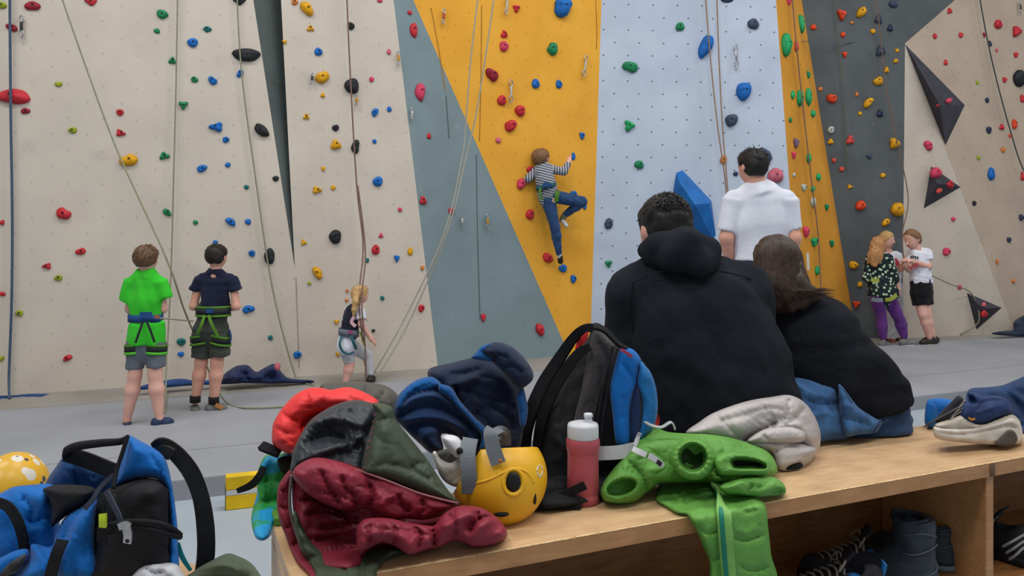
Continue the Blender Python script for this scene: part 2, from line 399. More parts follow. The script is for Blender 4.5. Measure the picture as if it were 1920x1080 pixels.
def panel(key, V, m, tris, th=0.03):
    V = np.array(V); back = V+WN*th; n = len(V); Fc = []; tris = [(t[0], t[i], t[i+1]) for t in tris for i in range(1, len(t)-1)]
    for t in tris: Fc.append(tuple(t)); Fc.append(tuple(i+n for i in t[::-1]))
    E = {}
    for t in tris:
        for a, b in zip(t, t[1:]+t[:1]):
            if (b, a) in E: del E[(b, a)]
            else: E[(a, b)] = 1
    Fc += [(b, a, a+n, b+n) for a, b in E]
    o = mk('wall_panel', np.vstack([V, back]), Fc, m, wall, smooth=False); o['label'] = key+' of the climbing wall'
    PAN[key] = [(V[t[0]], V[t[i]], V[t[i+1]]) for t in tris for i in range(1, len(t)-1)]
e0b = WP(-900, 700, 0); e0b[2] = 0; e0t = e0b.copy(); e0t[2] = ZT
a1, a2 = WP(475, 0, 0), WP(553, 505, 0); b1 = WP(527, 0, 0); bd = WP(530, 0, -.2)
At, Bt, Bd = atz(a1, a2, ZT), atz(b1, a2, ZT), atz(bd, a2, ZT); f2 = WP(562, 700, 0); S2 = atz(a2, f2, 0)
c1, c2 = WP(738, 0, 0), WP(822, 697, 0); Ct, Cb = atz(c1, c2, ZT), atz(c1, c2, 0)
g1, g2 = WP(775, 0, 0), WP(1056, 640, -.25); Db = atz(g1, g2, 0)
X1 = WP(724, -116, 0)                                   # grey panel closes to a point here
o1 = WP(1128, 0, -.18); on_ = np.cross(X1-Db, o1-Db); r_ = ray(1107, 640); o2 = CAM+r_*((Db-CAM)@on_/(r_@on_))   # keeps the orange face flat
Ot, Ob = atz(o1, o2, ZT), atz(o1, o2, 0)
w1, w2 = WP(1455, 0, .32), WP(1484, 400, .32); Wt, Wb = atz(w1, w2, ZT), atz(w1, w2, 0)
s1, s2 = WP(1503, 0, -.2), WP(1600, 600, -.2); St, Sb = atz(s1, s2, ZT), atz(s1, s2, 0)
k1 = WP(1697, 81, -.05); k2 = WP(1692, 620, -.05); Kb = atz(k1, k2, 0)
t1 = WP(1970, -155, -.02); cb_ = WP(1896, 606, .12); Cr = atz(k1, cb_, 0)
r2 = WP(2700, 600, 0); r2[2] = 0; r2t = r2.copy(); r2t[2] = ZT; Kt = k1.copy(); Kt[2] = ZT; 
pn_ = np.cross(Cr-k1, r2-k1); t1, t1r = [CAM+ray(x, y)*((k1-CAM)@pn_/(ray(x, y)@pn_)) for x, y in ((1970, -155), (2700, -160))]      # one flat tan face
panel('left beige panel', [e0b, e0t, At, a2, S2], M_BEI, [(0, 4, 3), (0, 3, 2, 1)])
panel('dark grey wedge panel', [At, Bd, a2, Bt], M_WDG, [(0, 2, 1), (1, 2, 3)])
panel('middle beige panel', [Bt, a2, S2, Cb, Ct, X1], M_BEI, [(0, 1, 5), (1, 2, 3, 5), (0, 5, 4)])
panel('grey panel', [X1, Cb, Db], M_GRY, [(0, 1, 2)])
panel('orange panel', [Ct, X1, Db, Ob, Ot], M_ORG, [(1, 2, 3), (1, 3, 4), (0, 1, 4)])
panel('white panel', [Ot, Ob, Wb, Wt], M_WHT, [(0, 1, 2, 3)])
panel('narrow orange strip', [Wt, Wb, Sb, St], M_STR, [(0, 1, 2, 3)])
panel('dark grey panel', [St, Sb, Kb, k1, Kt, t1, r2t, t1r], M_DRK, [(0, 1, 2, 3, 4), (4, 3, 5), (4, 5, 7, 6)])
panel('pale beige facet', [k1, Kb, Cr], M_RB1, [(0, 1, 2)])
panel('right tan panel', [k1, Cr, r2, t1r, t1], M_RB2, [(0, 1, 2, 3, 4)])
M_CON = mat('concrete_back', (90, 90, 92), 0.9)
bc = WO+WT*5.2+WN*0.85; bV, bF = boxm((bc[0], bc[1], 2.4), (8.6, 0.1, 2.5), rotz(WA)); mk('backing', bV, bF, M_CON, wall, smooth=False)
# thin sheet joints and edge strips on the panels
def hit(x, y, keys=None):
    r = ray(x, y); best = None
    for key, ts in PAN.items():
        if keys and key not in keys: continue
        for A, B, C in ts:
            e1, e2 = B-A, C-A; h = np.cross(r, e2); a = e1@h
            if abs(a) < 1e-9: continue
            s = CAM-A; u = (s@h)/a; q = np.cross(s, e1); v = (r@q)/a; t = (e2@q)/a
            if u >= -1e-4 and v >= -1e-4 and u+v <= 1.0002 and t > 0 and (best is None or t < best[0]):
                n = np.cross(e1, e2); n /= np.linalg.norm(n); n = n if n@r < 0 else -n; best = (t, CAM+r*t, n, key)
    if best is None and keys:                              # just past the panel's border: use its plane
        A, B, C = PAN[keys[0]][0]; n = np.cross(B-A, C-A); n /= np.linalg.norm(n); n = n if n@r < 0 else -n; t = (A-CAM)@n/(r@n); best = (t, CAM+r*t, n, keys[0])
    return best
M_JNT = mat('joint_dark', (92, 104, 106), 0.8)
M_JNO = mat('joint_amber', (178, 124, 46), 0.8)
M_JNB = mat('joint_pale', (165, 157, 147), 0.8)
for pts, m in (([(808, 15), (822, 90), (835, 170)], M_JNO), ([(903, 10), (902, 130), (899, 265)], M_JNO), ([(893, 290), (895, 430), (900, 600)], M_JNT), ([(836, 180), (842, 260)], M_JNT),
               ([(1117, 0), (1119, 60), (1118, 92)], M_JNO), ([(555, 520), (561, 690)], M_JNB), ([(1503, 78), (1600, 79), (1690, 80)], M_JNT)):
    q = [hit(*p) for p in pts]; V, Fc = ribbon([h[1]+h[2]*0.001 for h in q], 0.008, 0.004, q[0][2]); mk('panel_joint', V, Fc, m, wall, smooth=False)
# ------------------------------------------------------------------ floor: hall floor and the raised crash mats
M_FLR = mat('hall_floor', (160, 170, 180), 0.5, (150, 160, 170), scale=1.6, bump=0.02, spec=0.4)
M_MAT = mat('mat_vinyl', (152, 155, 163), 0.6, (140, 143, 150), scale=1.3, bump=0.05, bscale=60, spec=0.35, detail=7)
M_SIL = mat('mat_wallside', (152, 148, 142), 0.7, (138, 134, 128), scale=2.0, bump=0.05)
M_EDG = mat('mat_edge', (140, 146, 152), 0.6, (125, 131, 138), scale=3)
floor = mk('floor', [(-9, -3, -.1), (13, -3, -.1), (13, 13, -.1), (-9, 13, -.1), (-9, -3, -.2), (13, -3, -.2), (13, 13, -.2), (-9, 13, -.2)],
           [(0, 1, 2, 3), (7, 6, 5, 4), (0, 4, 5, 1), (1, 5, 6, 2), (2, 6, 7, 3), (3, 7, 4, 0)], M_FLR, smooth=False, origin=(0, 0, -.1))
tag(floor, 'pale grey hall floor below the crash mats', 'floor', kind='structure')
def uv(u, v): p = WO+WT*u-WN*v; return p[:2]
def strip(v0a, v0b, v1a, v1b, us, m, gap=0.006):
    ua, ub = -5.0, 13.5
    def vv(a, b, u): return a+(b-a)*(u-ua)/(ub-ua)
    for i in range(len(us)-1):
        u0, u1 = us[i]+gap, us[i+1]-gap
        q = [uv(u0, vv(v1a, v1b, u0)-gap), uv(u1, vv(v1a, v1b, u1)-gap), uv(u1, vv(v0a, v0b, u1)+gap), uv(u0, vv(v0a, v0b, u0)+gap)]
        V = [(x, y, -.0995) for x, y in q]+[(x, y, -.008) for x, y in q]; c = np.mean(q, axis=0)
        V += [(x+(c[0]-x)*0.004, y+(c[1]-y)*0.004, 0) for x, y in q]
        Fc = [(8, 9, 10, 11)]+[(j, (j+1) % 4, (j+1) % 4+4, j+4) for j in range(4)]+[(j+4, (j+1) % 4+4, (j+1) % 4+8, j+8) for j in range(4)]
        mk('floor_mat', V, Fc, m, floor, smooth=False)
strip(-1.2, -1.2, 0.70, 0.15, [-5, 13.5], M_SIL)
strip(0.70, 0.15, 2.32, 1.42, [-5, 13.5], M_MAT)
strip(2.32, 1.42, 2.82, 2.05, [-5, 13.5], M_MAT)
# ------------------------------------------------------------------ climbing holds
HC = {'r': ('red', (208, 52, 62)), 'd': ('dark red', (160, 44, 58)), 'p': ('pink', (222, 72, 104)), 'l': ('lime', (160, 176, 48)), 'g': ('green', (36, 138, 92)), 't': ('teal', (28, 116, 118)),
      'b': ('blue', (28, 112, 200)), 'n': ('navy', (52, 60, 90)), 's': ('slate grey', (70, 82, 106)), 'k': ('black', (42, 45, 48)), 'y': ('yellow', (232, 170, 28)), 'o': ('orange red', (232, 78, 40)),
      'c': ('coral', (220, 84, 76)), 'a': ('light orange', (218, 132, 66)), 'w': ('whitish', (190, 204, 198)), 'm': ('mauve', (118, 98, 118)), 'e': ('emerald', (40, 172, 104)), 'q': ('pale pink', (214, 110, 130))}
HM = {k: mat('hold_'+v[0].replace(' ', '_'), v[1], 0.6, tuple(int(c*0.84) for c in v[1]), scale=14, bump=0.25, bscale=70, spec=0.3) for k, v in HC.items()}
M_BOLT = mat('bolt_dark', (30, 30, 32), 0.5, metal=0.3)
SHP = {'r': 'rounded', 't': 'triangular', 'e': 'oval', 'c': 'crescent', 'd': 'drop shaped', 'h': 'half moon', 'j': 'knobbly', 'i': 'pinched'}
HOLDS = """5 10 14 14 l r 0;61 11 27 18 d e 10;22 52 20 15 d e -20;170 4 22 14 r t 180;25 181 56 30 r d 90;48 208 16 12 d e 0;110 158 13 10 l e 0;136 244 15 12 l r 0;225 211 13 13 r r 0;227 249 16 14 r t 20;241 300 32 24 y c 25
305 27 20 18 g r 0;294 58 11 10 g r 0;389 55 15 12 t h 0;361 80 19 18 b r 0;323 113 14 14 g t 0;365 149 13 12 g r 0;399 151 16 17 b d 30;450 138 12 16 b e 20;344 198 17 16 g t 180;404 238 24 20 b t 90;424 262 12 12 b r 0;309 292 18 16 g t 20;379 316 18 15 b e 20;427 309 10 10 b r 0;462 351 9 9 t r 0;449 2 24 16 k t 180;462 103 52 26 k e 8
553 4 12 12 a r 0;575 17 24 28 y e -60;582 53 14 12 y t 0;533 79 9 9 y j 0;597 97 15 16 b r 0;658 49 14 15 k r 0;712 1 10 9 p r 0;729 97 8 12 q e 90;697 149 9 11 p r 0;604 145 26 25 y i 20;605 178 9 10 y t 0;659 161 27 30 k i 10;491 244 27 26 k e -45;574 218 12 12 y t 0;703 211 13 17 b e 70;730 205 9 11 b r 0;629 240 13 13 k r 0;630 271 20 20 y t 10;666 275 16 29 k d -20;702 265 8 9 b r 0;606 317 8 10 y t 180;517 335 12 11 k r 0;595 356 17 15 y t 20;625 352 9 10 y r 0;708 340 19 20 b r 0
775 57 15 31 r h 90;787 173 20 37 p h 90;768 24 9 9 r r 0;804 255 9 12 r d 0
968 17 15 15 r t 180;945 64 14 15 r t 0;945 87 18 21 p r 0;1055 15 36 40 b d 165;1035 92 22 26 g c 60;922 141 26 26 d i -30;1004 157 16 19 b r 0;1048 158 13 17 b r 0;940 188 18 20 r r 0;974 208 21 22 r r 0;957 236 24 24 r i 20;934 263 11 12 q r 0;1091 255 12 14 b t 180;977 345 18 22 p r 0;994 319 16 14 r r 0;1075 293 8 16 b e 90
993 402 17 21 r r 0;1027 483 21 20 r d 40;1055 503 18 16 b h 180;1075 523 12 16 b r 0;1075 364 16 13 b h 0;1096 388 8 11 b r 0;1141 495 14 14 g t 180;1141 419 16 22 s d -20;793 375 15 17 r t 0;846 396 12 14 r r 0;906 596 11 16 r t 180;1012 618 19 26 r i -40
1275 50 17 17 g r 0;1363 0 26 10 n h 180;1412 45 22 21 s r 0;1323 88 29 46 b e 60;1181 126 30 22 g c 160;1394 172 28 36 b i 80;1371 226 24 25 s i 20;1181 236 21 22 e j 0;1198 309 18 17 g r 0;1356 300 13 18 a r 0;1435 291 23 30 s e 120;1453 329 30 30 q i 10;1379 326 10 9 n r 0
1472 84 20 48 e h 90;1500 45 14 38 e h 90;1492 87 9 22 c e 90;1514 141 10 14 g t 180;1485 178 8 18 e h 90;1498 184 13 34 e h 90;1514 182 12 36 e h 90;1478 3 10 14 p t 180;1523 213 9 14 e r 0;1481 225 7 10 g r 0;1491 269 11 20 m t 180;1487 291 9 14 p t 180;1515 297 10 20 e h 90;1533 332 9 15 e r 0;1488 328 6 9 w r 0;1506 352 12 14 w t 180;1523 354 10 12 e r 0;1523 379 11 20 w e 90;1549 389 9 13 g t 180;1495 379 8 12 w r 0;1509 435 13 22 p t 180;1525 454 15 18 e t 180;1558 457 10 14 g t 180;1531 507 10 18 e h 90
1577 29 19 22 o t 180;1614 23 21 22 y e 45;1525 51 12 11 o r 0;1580 65 10 11 o r 0;1597 43 8 6 a e 0;1674 7 19 16 s r 0;1646 36 16 20 s j 0;1668 52 12 14 n t 0;1636 59 11 10 y e 0;1650 95 19 22 s j 20;1583 103 11 12 o t 180;1682 95 10 8 y j 0;1679 114 11 9 y t 0;1661 131 11 12 y t 0;1645 152 21 18 y c 30;1538 167 9 9 a r 0;1559 185 20 18 o i 160;1606 177 7 9 a e 0;1627 193 20 21 y e 50;1612 213 8 8 y r 0;1649 212 14 15 n t 0;1557 244 13 15 w r 0;1557 265 12 11 y t 0;1593 262 16 18 c t 0;1677 269 22 22 y t 30;1563 301 9 10 c t 180;1578 317 10 10 c r 0;1629 294 13 10 s j 0;1655 329 11 10 y r 0;1594 350 12 8 y j 0;1613 385 20 20 o r 0;1681 393 28 28 y r 0;1660 417 17 16 y e 30;1600 497 18 16 y r 0;1612 533 10 12 y r 0;1605 571 14 14 o t 180
1780 21 11 12 r t 20;1752 68 9 11 r d 180;1801 66 10 11 r r 0;1870 46 18 18 r r 0;1905 60 19 22 r t 30;1845 66 7 10 d t 180;1855 82 9 12 n t 0;1868 94 7 8 q r 0;1904 103 10 11 r r 0;1772 117 9 11 r t 0;1908 147 26 34 k r 0;1883 150 10 11 r r 0;1850 188 9 11 n r 0;1916 185 10 16 r r 0;1853 244 12 14 n r 0;1901 233 12 20 o e 90;1877 238 11 12 r t 0;1893 255 6 8 o r 0;1880 281 10 11 a r 0;1857 326 16 26 b e 90;1739 273 18 20 p i 120;1916 330 9 18 r t 0;1834 296 8 9 l r 0;1832 155 7 9 l r 0
1826 381 9 10 k r 0;1914 408 11 13 n r 0;1787 411 9 9 p r 0;1891 450 10 11 n r 0;1774 472 16 16 p r 0;1869 491 8 10 a t 180;1899 527 8 9 a r 0;1799 538 10 9 p r 0
120 400 25 24 r c -30;151 471 18 14 r c 20;87 499 15 13 r t 90;109 521 14 12 l r 0;3 417 9 11 r t 90;5 551 10 9 r r 0;36 587 13 12 l r 0;3 672 9 10 l r 0;127 671 16 13 r e 25;313 398 15 15 g e -20;367 417 9 9 g r 0;432 416 18 17 b e -20;465 416 11 12 b r 0;404 454 9 8 b r 0;472 475 12 13 b r 0;466 580 22 16 b c -160;340 641 16 15 t r 0;339 664 12 10 b h 180
505 480 19 32 k r 0;628 444 23 28 k r 0;570 454 10 12 y t 20;595 512 18 26 y e -60;580 531 7 7 l r 0;704 468 15 20 r r 0;714 441 9 10 p t 0;750 393 8 9 p r 0;688 488 8 9 t r 0;744 485 11 14 b t 180;769 471 10 16 y e 90;792 503 8 10 a t 180;651 545 6 6 a r 0;650 563 7 6 a r 0;717 559 8 9 t r 0;790 578 12 15 r r 0;631 604 9 10 y t 180;700 620 7 6 k r 0;634 664 9 10 y t 180;507 633 9 10 t r 0;558 665 15 14 b r 0"""
ORD = ['topmost', 'second', 'third', 'fourth', 'fifth', 'sixth', 'seventh', 'eighth', 'ninth', 'tenth', 'eleventh', 'twelfth', 'thirteenth', 'fourteenth', 'fifteenth', 'sixteenth', 'seventeenth', 'eighteenth', 'nineteenth', 'twentieth', 'twenty-first', 'twenty-second', 'twenty-third', 'twenty-fourth']
def hold_mesh(w, h, shape, rot, seed, dome, NS=18, NR=5):
    rg = np.random.RandomState(seed); th = np.linspace(0, 2*np.pi, NS, endpoint=False)
    ph = rg.uniform(0, 6.28, 4); wob = 1+0.05*np.sin(2*th+ph[0])+0.045*np.sin(3*th+ph[1])+0.03*np.sin(5*th+ph[2]); c, s = np.cos(th), np.sin(th); r = wob; ox = oy = 0; sq = 1.0
    if shape == 't': r = wob*(0.84+0.20*np.cos(3*(th-np.pi/2)))
    elif shape == 'e': r = wob; sq = 0.56
    elif shape == 'd': r = wob*(0.62+0.44*np.clip(s, 0, 1)**4)
    elif shape == 'c': r = wob*(0.98-0.42*np.exp(-((th-np.pi/2)/0.6)**2))
    elif shape == 'h': r = np.where(s < 0, 1.0-0.45*np.abs(s)**0.6, 1.0)*wob
    elif shape == 'j': r = wob*(0.82+0.2*np.cos(3*th+ph[3])+0.07*np.cos(5*th))
    elif shape == 'i': r = wob*(0.9+0.16*np.cos(2*th)+0.08*np.cos(th+1))
    a = math.radians(rot); x = r*c; y = r*s*sq; x, y = x*math.cos(a)-y*math.sin(a), x*math.sin(a)+y*math.cos(a)
    x = (x-(x.max()+x.min())/2)/(x.max()-x.min())*w; y = (y-(y.max()+y.min())/2)/(y.max()-y.min())*h
    V = []
    lx, ly = rg.uniform(-.12, .12)*w, rg.uniform(0.02, .14)*h
    for i in range(NR):
        f = math.cos(i/(NR)*math.pi/2)**0.8 if i else 1.0; z = dome*math.sin(i/NR*math.pi/2)**0.85
        for j in range(NS): V.append((x[j]*f+lx*(1-f), y[j]*f+ly*(1-f), z+dome*0.07*math.sin(3*th[j]+ph[1])*(1 if 0 < i else 0)))
    V.append((lx, ly, dome*0.93)); Fc = [tuple(range(NS))[::-1]]
    for i in range(NR-1):
        for j in range(NS): Fc.append((i*NS+j, i*NS+(j+1) % NS, (i+1)*NS+(j+1) % NS, (i+1)*NS+j))
    for j in range(NS): Fc.append(((NR-1)*NS+j, (NR-1)*NS+(j+1) % NS, NR*NS))
    return np.array(V), Fc, (lx, ly, dome*0.96)
def place_hold(x, y, w, h, ck, sk, rot, pos, nrm, key, seed, wide=1.0):
    d = pos[1]; up = np.array([0, 0, 1.0]); up = up-nrm*(up@nrm); up /= np.linalg.norm(up); side = np.cross(up, nrm)
    W_, H_ = w/F*d*wide*.95, h/F*d*.95; dome = max(0.42*min(W_, H_), 0.018)
    V, Fc, tip = hold_mesh(W_, H_, sk, rot, seed, dome); B = np.stack([side, up, nrm], 1)
    o = mk('climbing_hold', V@B.T+pos, Fc, HM[ck], None, origin=pos)
    if min(w, h) >= 12:
        bv, bf = lathe([(0.0095, -0.004), (0.0095, 0.002), (0.005, 0.0025), (0.005, -0.002)], (0, 0, 0), 8); bv = bv+np.array(tip); mk('bolt', bv@B.T+pos, bf, M_BOLT, o, smooth=False)
    return o
recs = []
for i, t in enumerate(HOLDS.replace('\n', ';').split(';')):
    p = t.split(); x, y, w, h = map(float, p[:4]); H = hit(x, y)
    recs.append([x, y, w, h, p[4], p[5], float(p[6]), H, i])
groups = {}
for r in recs: groups.setdefault((r[4], r[7][3]), []).append(r)
for (ck, key), L_ in groups.items():
    L_.sort(key=lambda r: r[1]); n = len(L_)
    for j, r in enumerate(L_):
        big = max(r[2], r[3]); sz = 'tiny' if big < 10 else 'small' if big < 16 else 'large' if big > 27 else 'medium'
        o = place_hold(*r[:7], r[7][1], r[7][2], key, 100+r[8], wide=1.5 if key == 'narrow orange strip' else 1.06)
        cn = HC[ck][0]; nm = f'{sz} {SHP[r[5]]} {cn} climbing hold'
        lab = f'{nm}, the only {cn} one on {key}' if n == 1 else f'{nm}, {ORD[j]} {"" if j == 0 else "highest "}{cn} one on {key}'
        tag(o, lab, 'climbing hold', 'climbing holds bolted to the '+key)
# volumes: faceted wooden pyramids screwed to the wall
M_VOL = mat('volume_charcoal', (62, 62, 74), 0.6, (52, 52, 62), scale=5, bump=0.1)
M_VBL = mat('volume_blue', (24, 112, 190), 0.5, (20, 92, 165), scale=5, bump=0.1)
def volume(name, base, peaks, tris, m, label, key):
    b = [hit(x, y, key) for x, y in base]; n = b[0][2]; V = [q[1] for q in b]
    for x, y, ht in peaks:
        q = hit(x, y, key); r = ray(x, y); s = (q[1]+q[2]*ht-CAM)@q[2]/(r@q[2]); V.append(CAM+r*s)
    nb = len(base); Fc = [tuple(range(nb))]+list(tris)
    o = mk(name, np.array(V), Fc, m, None, smooth=False); return tag(o, label, 'climbing volume', 'faceted volumes on the wall')
RP = ['right tan panel', 'pale beige facet']
volume('climbing_volume', [(1697, 83), (1809, 197), (1773, 272)], [(1762, 197, .16)], [(0, 3, 1), (1, 3, 2), (2, 3, 0)], M_VOL, 'largest dark grey triangular volume, a long pointed pyramid on tan panel', ['right tan panel'])
volume('climbing_volume', [(1746, 312), (1802, 351), (1732, 391)], [(1757, 344, .14)], [(0, 3, 1), (1, 3, 2), (2, 3, 0)], M_VOL, 'dark grey triangular volume with big pink hold on its top corner', RP)
volume('climbing_volume', [(1813, 549), (1878, 577), (1831, 618)], [(1842, 579, .12)], [(0, 3, 1), (1, 3, 2), (2, 3, 0)], M_VOL, 'lowest dark grey triangular volume near the floor at right', RP)
volume('climbing_volume', [(1268, 324), (1280, 319), (1334, 377), (1342, 440), (1338, 450), (1290, 436), (1261, 368)], [(1276, 345, .12), (1303, 384, .2), (1330, 381, .12)],
       [(0, 7, 1), (1, 7, 8), (1, 8, 9), (1, 9, 2), (2, 9, 3), (3, 9, 4), (4, 9, 8), (4, 8, 5), (5, 8, 6), (6, 8, 7), (6, 7, 0)], M_VBL, 'bright blue faceted volume on white panel above the seated man', ['white panel'])
for i, (x, y, w, h, ck, sk, rot, key, out, lab) in enumerate([
    (1754, 324, 26, 22, 'p', 'r', 0, RP, .07, 'big pink round hold on top corner of middle triangular volume'), (1779, 346, 17, 17, 'r', 'j', 20, RP, .06, 'knobbly red hold on right side of middle triangular volume'),
    (1760, 358, 14, 11, 'c', 'e', 10, RP, .10, 'small coral hold on lower face of middle triangular volume'), (1778, 189, 18, 11, 'p', 'e', 20, ['right tan panel'], .12, 'pink hold on the largest triangular volume by its ridge'),
    (1758, 198, 12, 7, 'd', 'e', 15, ['right tan panel'], .14, 'dark red sliver hold on left face of largest triangular volume'), (1844, 571, 12, 10, 'q', 't', 0, RP, .10, 'pale pink upper hold on the lowest triangular volume'),
    (1844, 588, 16, 15, 'r', 'r', 0, RP, .09, 'red round lower hold on the lowest triangular volume')]):
    q = hit(x, y, key); r = ray(x, y); s = (q[1]+q[2]*out-CAM)@q[2]/(r@q[2])
    tag(place_hold(x, y, w, h, ck, sk, rot, CAM+r*s, q[2], '', 700+i), lab, 'climbing hold', 'holds bolted to the volumes')
# quickdraws
M_STEEL = mat('steel', (190, 192, 196), 0.3, metal=0.9); M_SLW = mat('sling_white', (205, 200, 190), 0.7); M_SLR = mat('sling_red', (190, 80, 70), 0.7); M_SLY = mat('sling_yellow', (205, 150, 50), 0.7); M_SLK = mat('sling_dark', (60, 60, 60), 0.7)
def quickdraw(x0, y0, x1, y1, m, label):
    a, b = hit(x0, y0), hit(x1, y1); pa, pb = a[1]+a[2]*0.03, b[1]+b[2]*0.035; ax = pb-pa; L = np.linalg.norm(ax); ax /= L; sd = np.cross(ax, a[2]); sd /= np.linalg.norm(sd)
    t = thing('quickdraw', label, 'quickdraw', pb, 'quickdraws hanging on the wall')
    for c, s in ((pa+ax*L*0.14, 1), (pb-ax*L*0.14, -1)):
        loop = [c+ax*math.cos(u)*L*0.15+sd*math.sin(u)*L*(0.085+0.02*s*math.cos(u)) for u in np.linspace(0, 6.28, 12, endpoint=False)]
        V, Fc = tube(loop, 0.0055, 5, True, 2); mk('carabiner', V, Fc, M_STEEL, t)
    V, Fc = ribbon([pa+ax*L*.25, pa+ax*L*.5+a[2]*.006, pa+ax*L*.75], 0.02, 0.006, a[2]); mk('sling', V, Fc, m, t)
for q in ((43, 31, 42, 71, M_SLK, 'quickdraw beside the blue rope at top left corner'), (585, 138, 584, 158, M_SLK, 'small dark quickdraw left of big yellow hold'), (668, 178, 667, 200, M_SLY, 'orange quickdraw just below large black hold'),
          (745, 97, 746, 124, M_SLY, 'yellow quickdraw at right edge of middle beige panel'), (770, 203, 769, 225, M_SLW, 'grey quickdraw on the grey panel below tall pink hold'), (831, 18, 828, 46, M_SLR, 'red and white quickdraw at top left of orange panel'),
          (949, -4, 946, 28, M_SLW, 'white quickdraw at top of orange panel, cut by the frame'), (956, 151, 955, 193, M_SLW, 'white quickdraw beside red holds in middle of orange panel'), (1097, 105, 1091, 144, M_SLW, 'silver quickdraw near the white panel on orange'),
          (1377, 85, 1379, 128, M_STEEL, 'chrome quickdraw on the white panel'), (863, 405, 864, 423, M_SLW, 'small white quickdraw low on the grey panel'), (911, 402, 911, 428, M_SLY, 'small yellow quickdraw low on the grey panel'), (1908, 4, 1909, 26, M_SLK, 'quickdraw at the top right corner of the wall')):
    quickdraw(*q)
M_TAGW = mat('route_tag', (225, 225, 220), 0.6)
q = hit(1515, 490); up = np.array([0, 0, 1.0]); V, Fc = ribbon([P(1514, 474, 0.985*hit(1514, 474)[1][1]), P(1516, 506, 0.985*hit(1516, 506)[1][1])], 0.05, 0.003, q[2]); tag(mk('route_card', V, Fc, M_TAGW, None, smooth=False), 'white paper route card on the narrow orange strip', 'card')
# ------------------------------------------------------------------ ropes
def rope(pts, m, label, r=0.0065):
    W_ = []
    for p in pts:
        if isinstance(p[2], str): h = hit(p[0], max(p[1], -100)); W_.append(h[1]+h[2]*float(p[2]))
        else: W_.append(P(*p))
    V, Fc = tube(W_, r, 6, False, 7); V[:, 2] = np.maximum(V[:, 2], 0.002); return tag(mk('rope', V, Fc, m, None), label, 'rope', 'climbing ropes')
M_RB = mat('rope_blue', (78, 98, 122), 0.8, (58, 76, 100), scale=90, bump=0.4, bscale=250); M_RG = mat('rope_sage', (150, 150, 126), 0.8, (128, 130, 105), scale=90, bump=0.4, bscale=250)
M_RBR = mat('rope_brown', (135, 108, 98), 0.8, (112, 88, 80), scale=90, bump=0.4, bscale=250); M_RT = mat('rope_tan', (160, 130, 100), 0.8, (138, 108, 80), scale=90, bump=0.4, bscale=250)
M_RP = mat('rope_pale', (175, 172, 160), 0.8, (150, 148, 135), scale=90, bump=0.4, bscale=250); M_RD = mat('rope_dark', (72, 78, 84), 0.8, (58, 62, 68), scale=90, bump=0.4, bscale=250)
rope([(22, -60, '.06'), (24, 200, '.06'), (27, 400, '.06'), (26, 560, '.06'), (21, 700, '.06'), (18, 748, 5.52)], M_RB, 'thick blue rope hanging at far left of the beige panel', 0.010)
rope([(103, -60, '.25'), (180, 150, '.4'), (240, 300, '.55'), (310, 480, 5.2), (345, 580, 5.3), (372, 645, 5.36), (400, 715, 5.4), (428, 757, 5.36), (470, 765, 5.2), (570, 760, 5.3)], M_RG, 'sage rope slanting past green shirt boy down behind navy boy')
rope([(335, -60, '.06'), (331, 160, '.06'), (327, 330, '.08'), (322, 520, '.1'), (316, 690, '.25'), (310, 770, 5.15), (300, 776, 5.05)], M_RG, 'sage rope hanging straight between the two standing boys')
rope([(442, -60, '.06'), (452, 130, '.05'), (478, 330, '.05'), (510, 540, '.06'), (548, 690, '.12'), (566, 716, 6.1), (588, 722, 6.0)], M_RG, 'pale sage rope crossing the half round black hold')
rope([(643, -60, '.15'), (652, 150, '.15'), (662, 350, '.2'), (670, 460, '.3'), (673, 560, 6.0), (681, 640, 5.98)], M_RBR, 'brown rope running down to the climbing girl')
rope([(664, 350, '.2'), (674, 470, '.3'), (678, 560, 5.98), (684, 640, 5.97), (686, 712, 6.0)], M_RBR, 'second rope strand at the back of the climbing girl')
rope([(882, -60, '.3'), (862, 100, '.3'), (845, 230, '.3'), (838, 300, '.3'), (800, 440, '.35'), (745, 590, '.3'), (697, 706, 6.2)], M_RP, 'left strand of the pale rope pair slanting over grey panel')
rope([(912, -60, '.3'), (886, 120, '.3'), (862, 230, '.3'), (845, 300, '.3'), (808, 430, '.35'), (756, 590, '.3'), (704, 712, 6.15)], M_RP, 'right strand of the pale rope pair slanting over grey panel')
rope([(1313, -60, '.1'), (1323, 80, '.1'), (1337, 230, '.12'), (1350, 340, '.15'), (1353, 420, '.15'), (1353, 600, '.15')], M_RT, 'left tan rope of the pair on the white panel')
rope([(1336, -60, '.1'), (1341, 90, '.1'), (1347, 240, '.12'), (1351, 320, '.16'), (1357, 420, '.16'), (1358, 600, '.16')], M_RT, 'right tan rope of the pair on the white panel')
rope([(1472, -60, '.05'), (1484, 80, '.05'), (1500, 230, '.05'), (1514, 350, '.05'), (1526, 450, '.05'), (1532, 600, '.05')], M_RBR, 'mauve rope running down the narrow orange strip')
rope([(1625, -60, '.08'), (1640, 60, '.08'), (1652, 170, '.08'), (1668, 260, '.1'), (1684, 370, '.15'), (1692, 440, 8.3), (1697, 500, 8.12)], M_RBR, 'brown rope on dark panel reaching down to the group of children')
rope([(1555, -60, '.03'), (1566, 60, '.03'), (1576, 160, '.03'), (1582, 240, '.03'), (1585, 320, '.03')], mat('rope_olive', (108, 110, 84), 0.9), 'faint olive cord high on the dark panel', 0.004)
rope([(1815, -60, '.08'), (1836, 60, '.08'), (1856, 150, '.08'), (1880, 250, '.1'), (1905, 330, '.12'), (1960, 450, '.2')], M_RD, 'dark rope hanging on the tan panel at far right', 0.008)
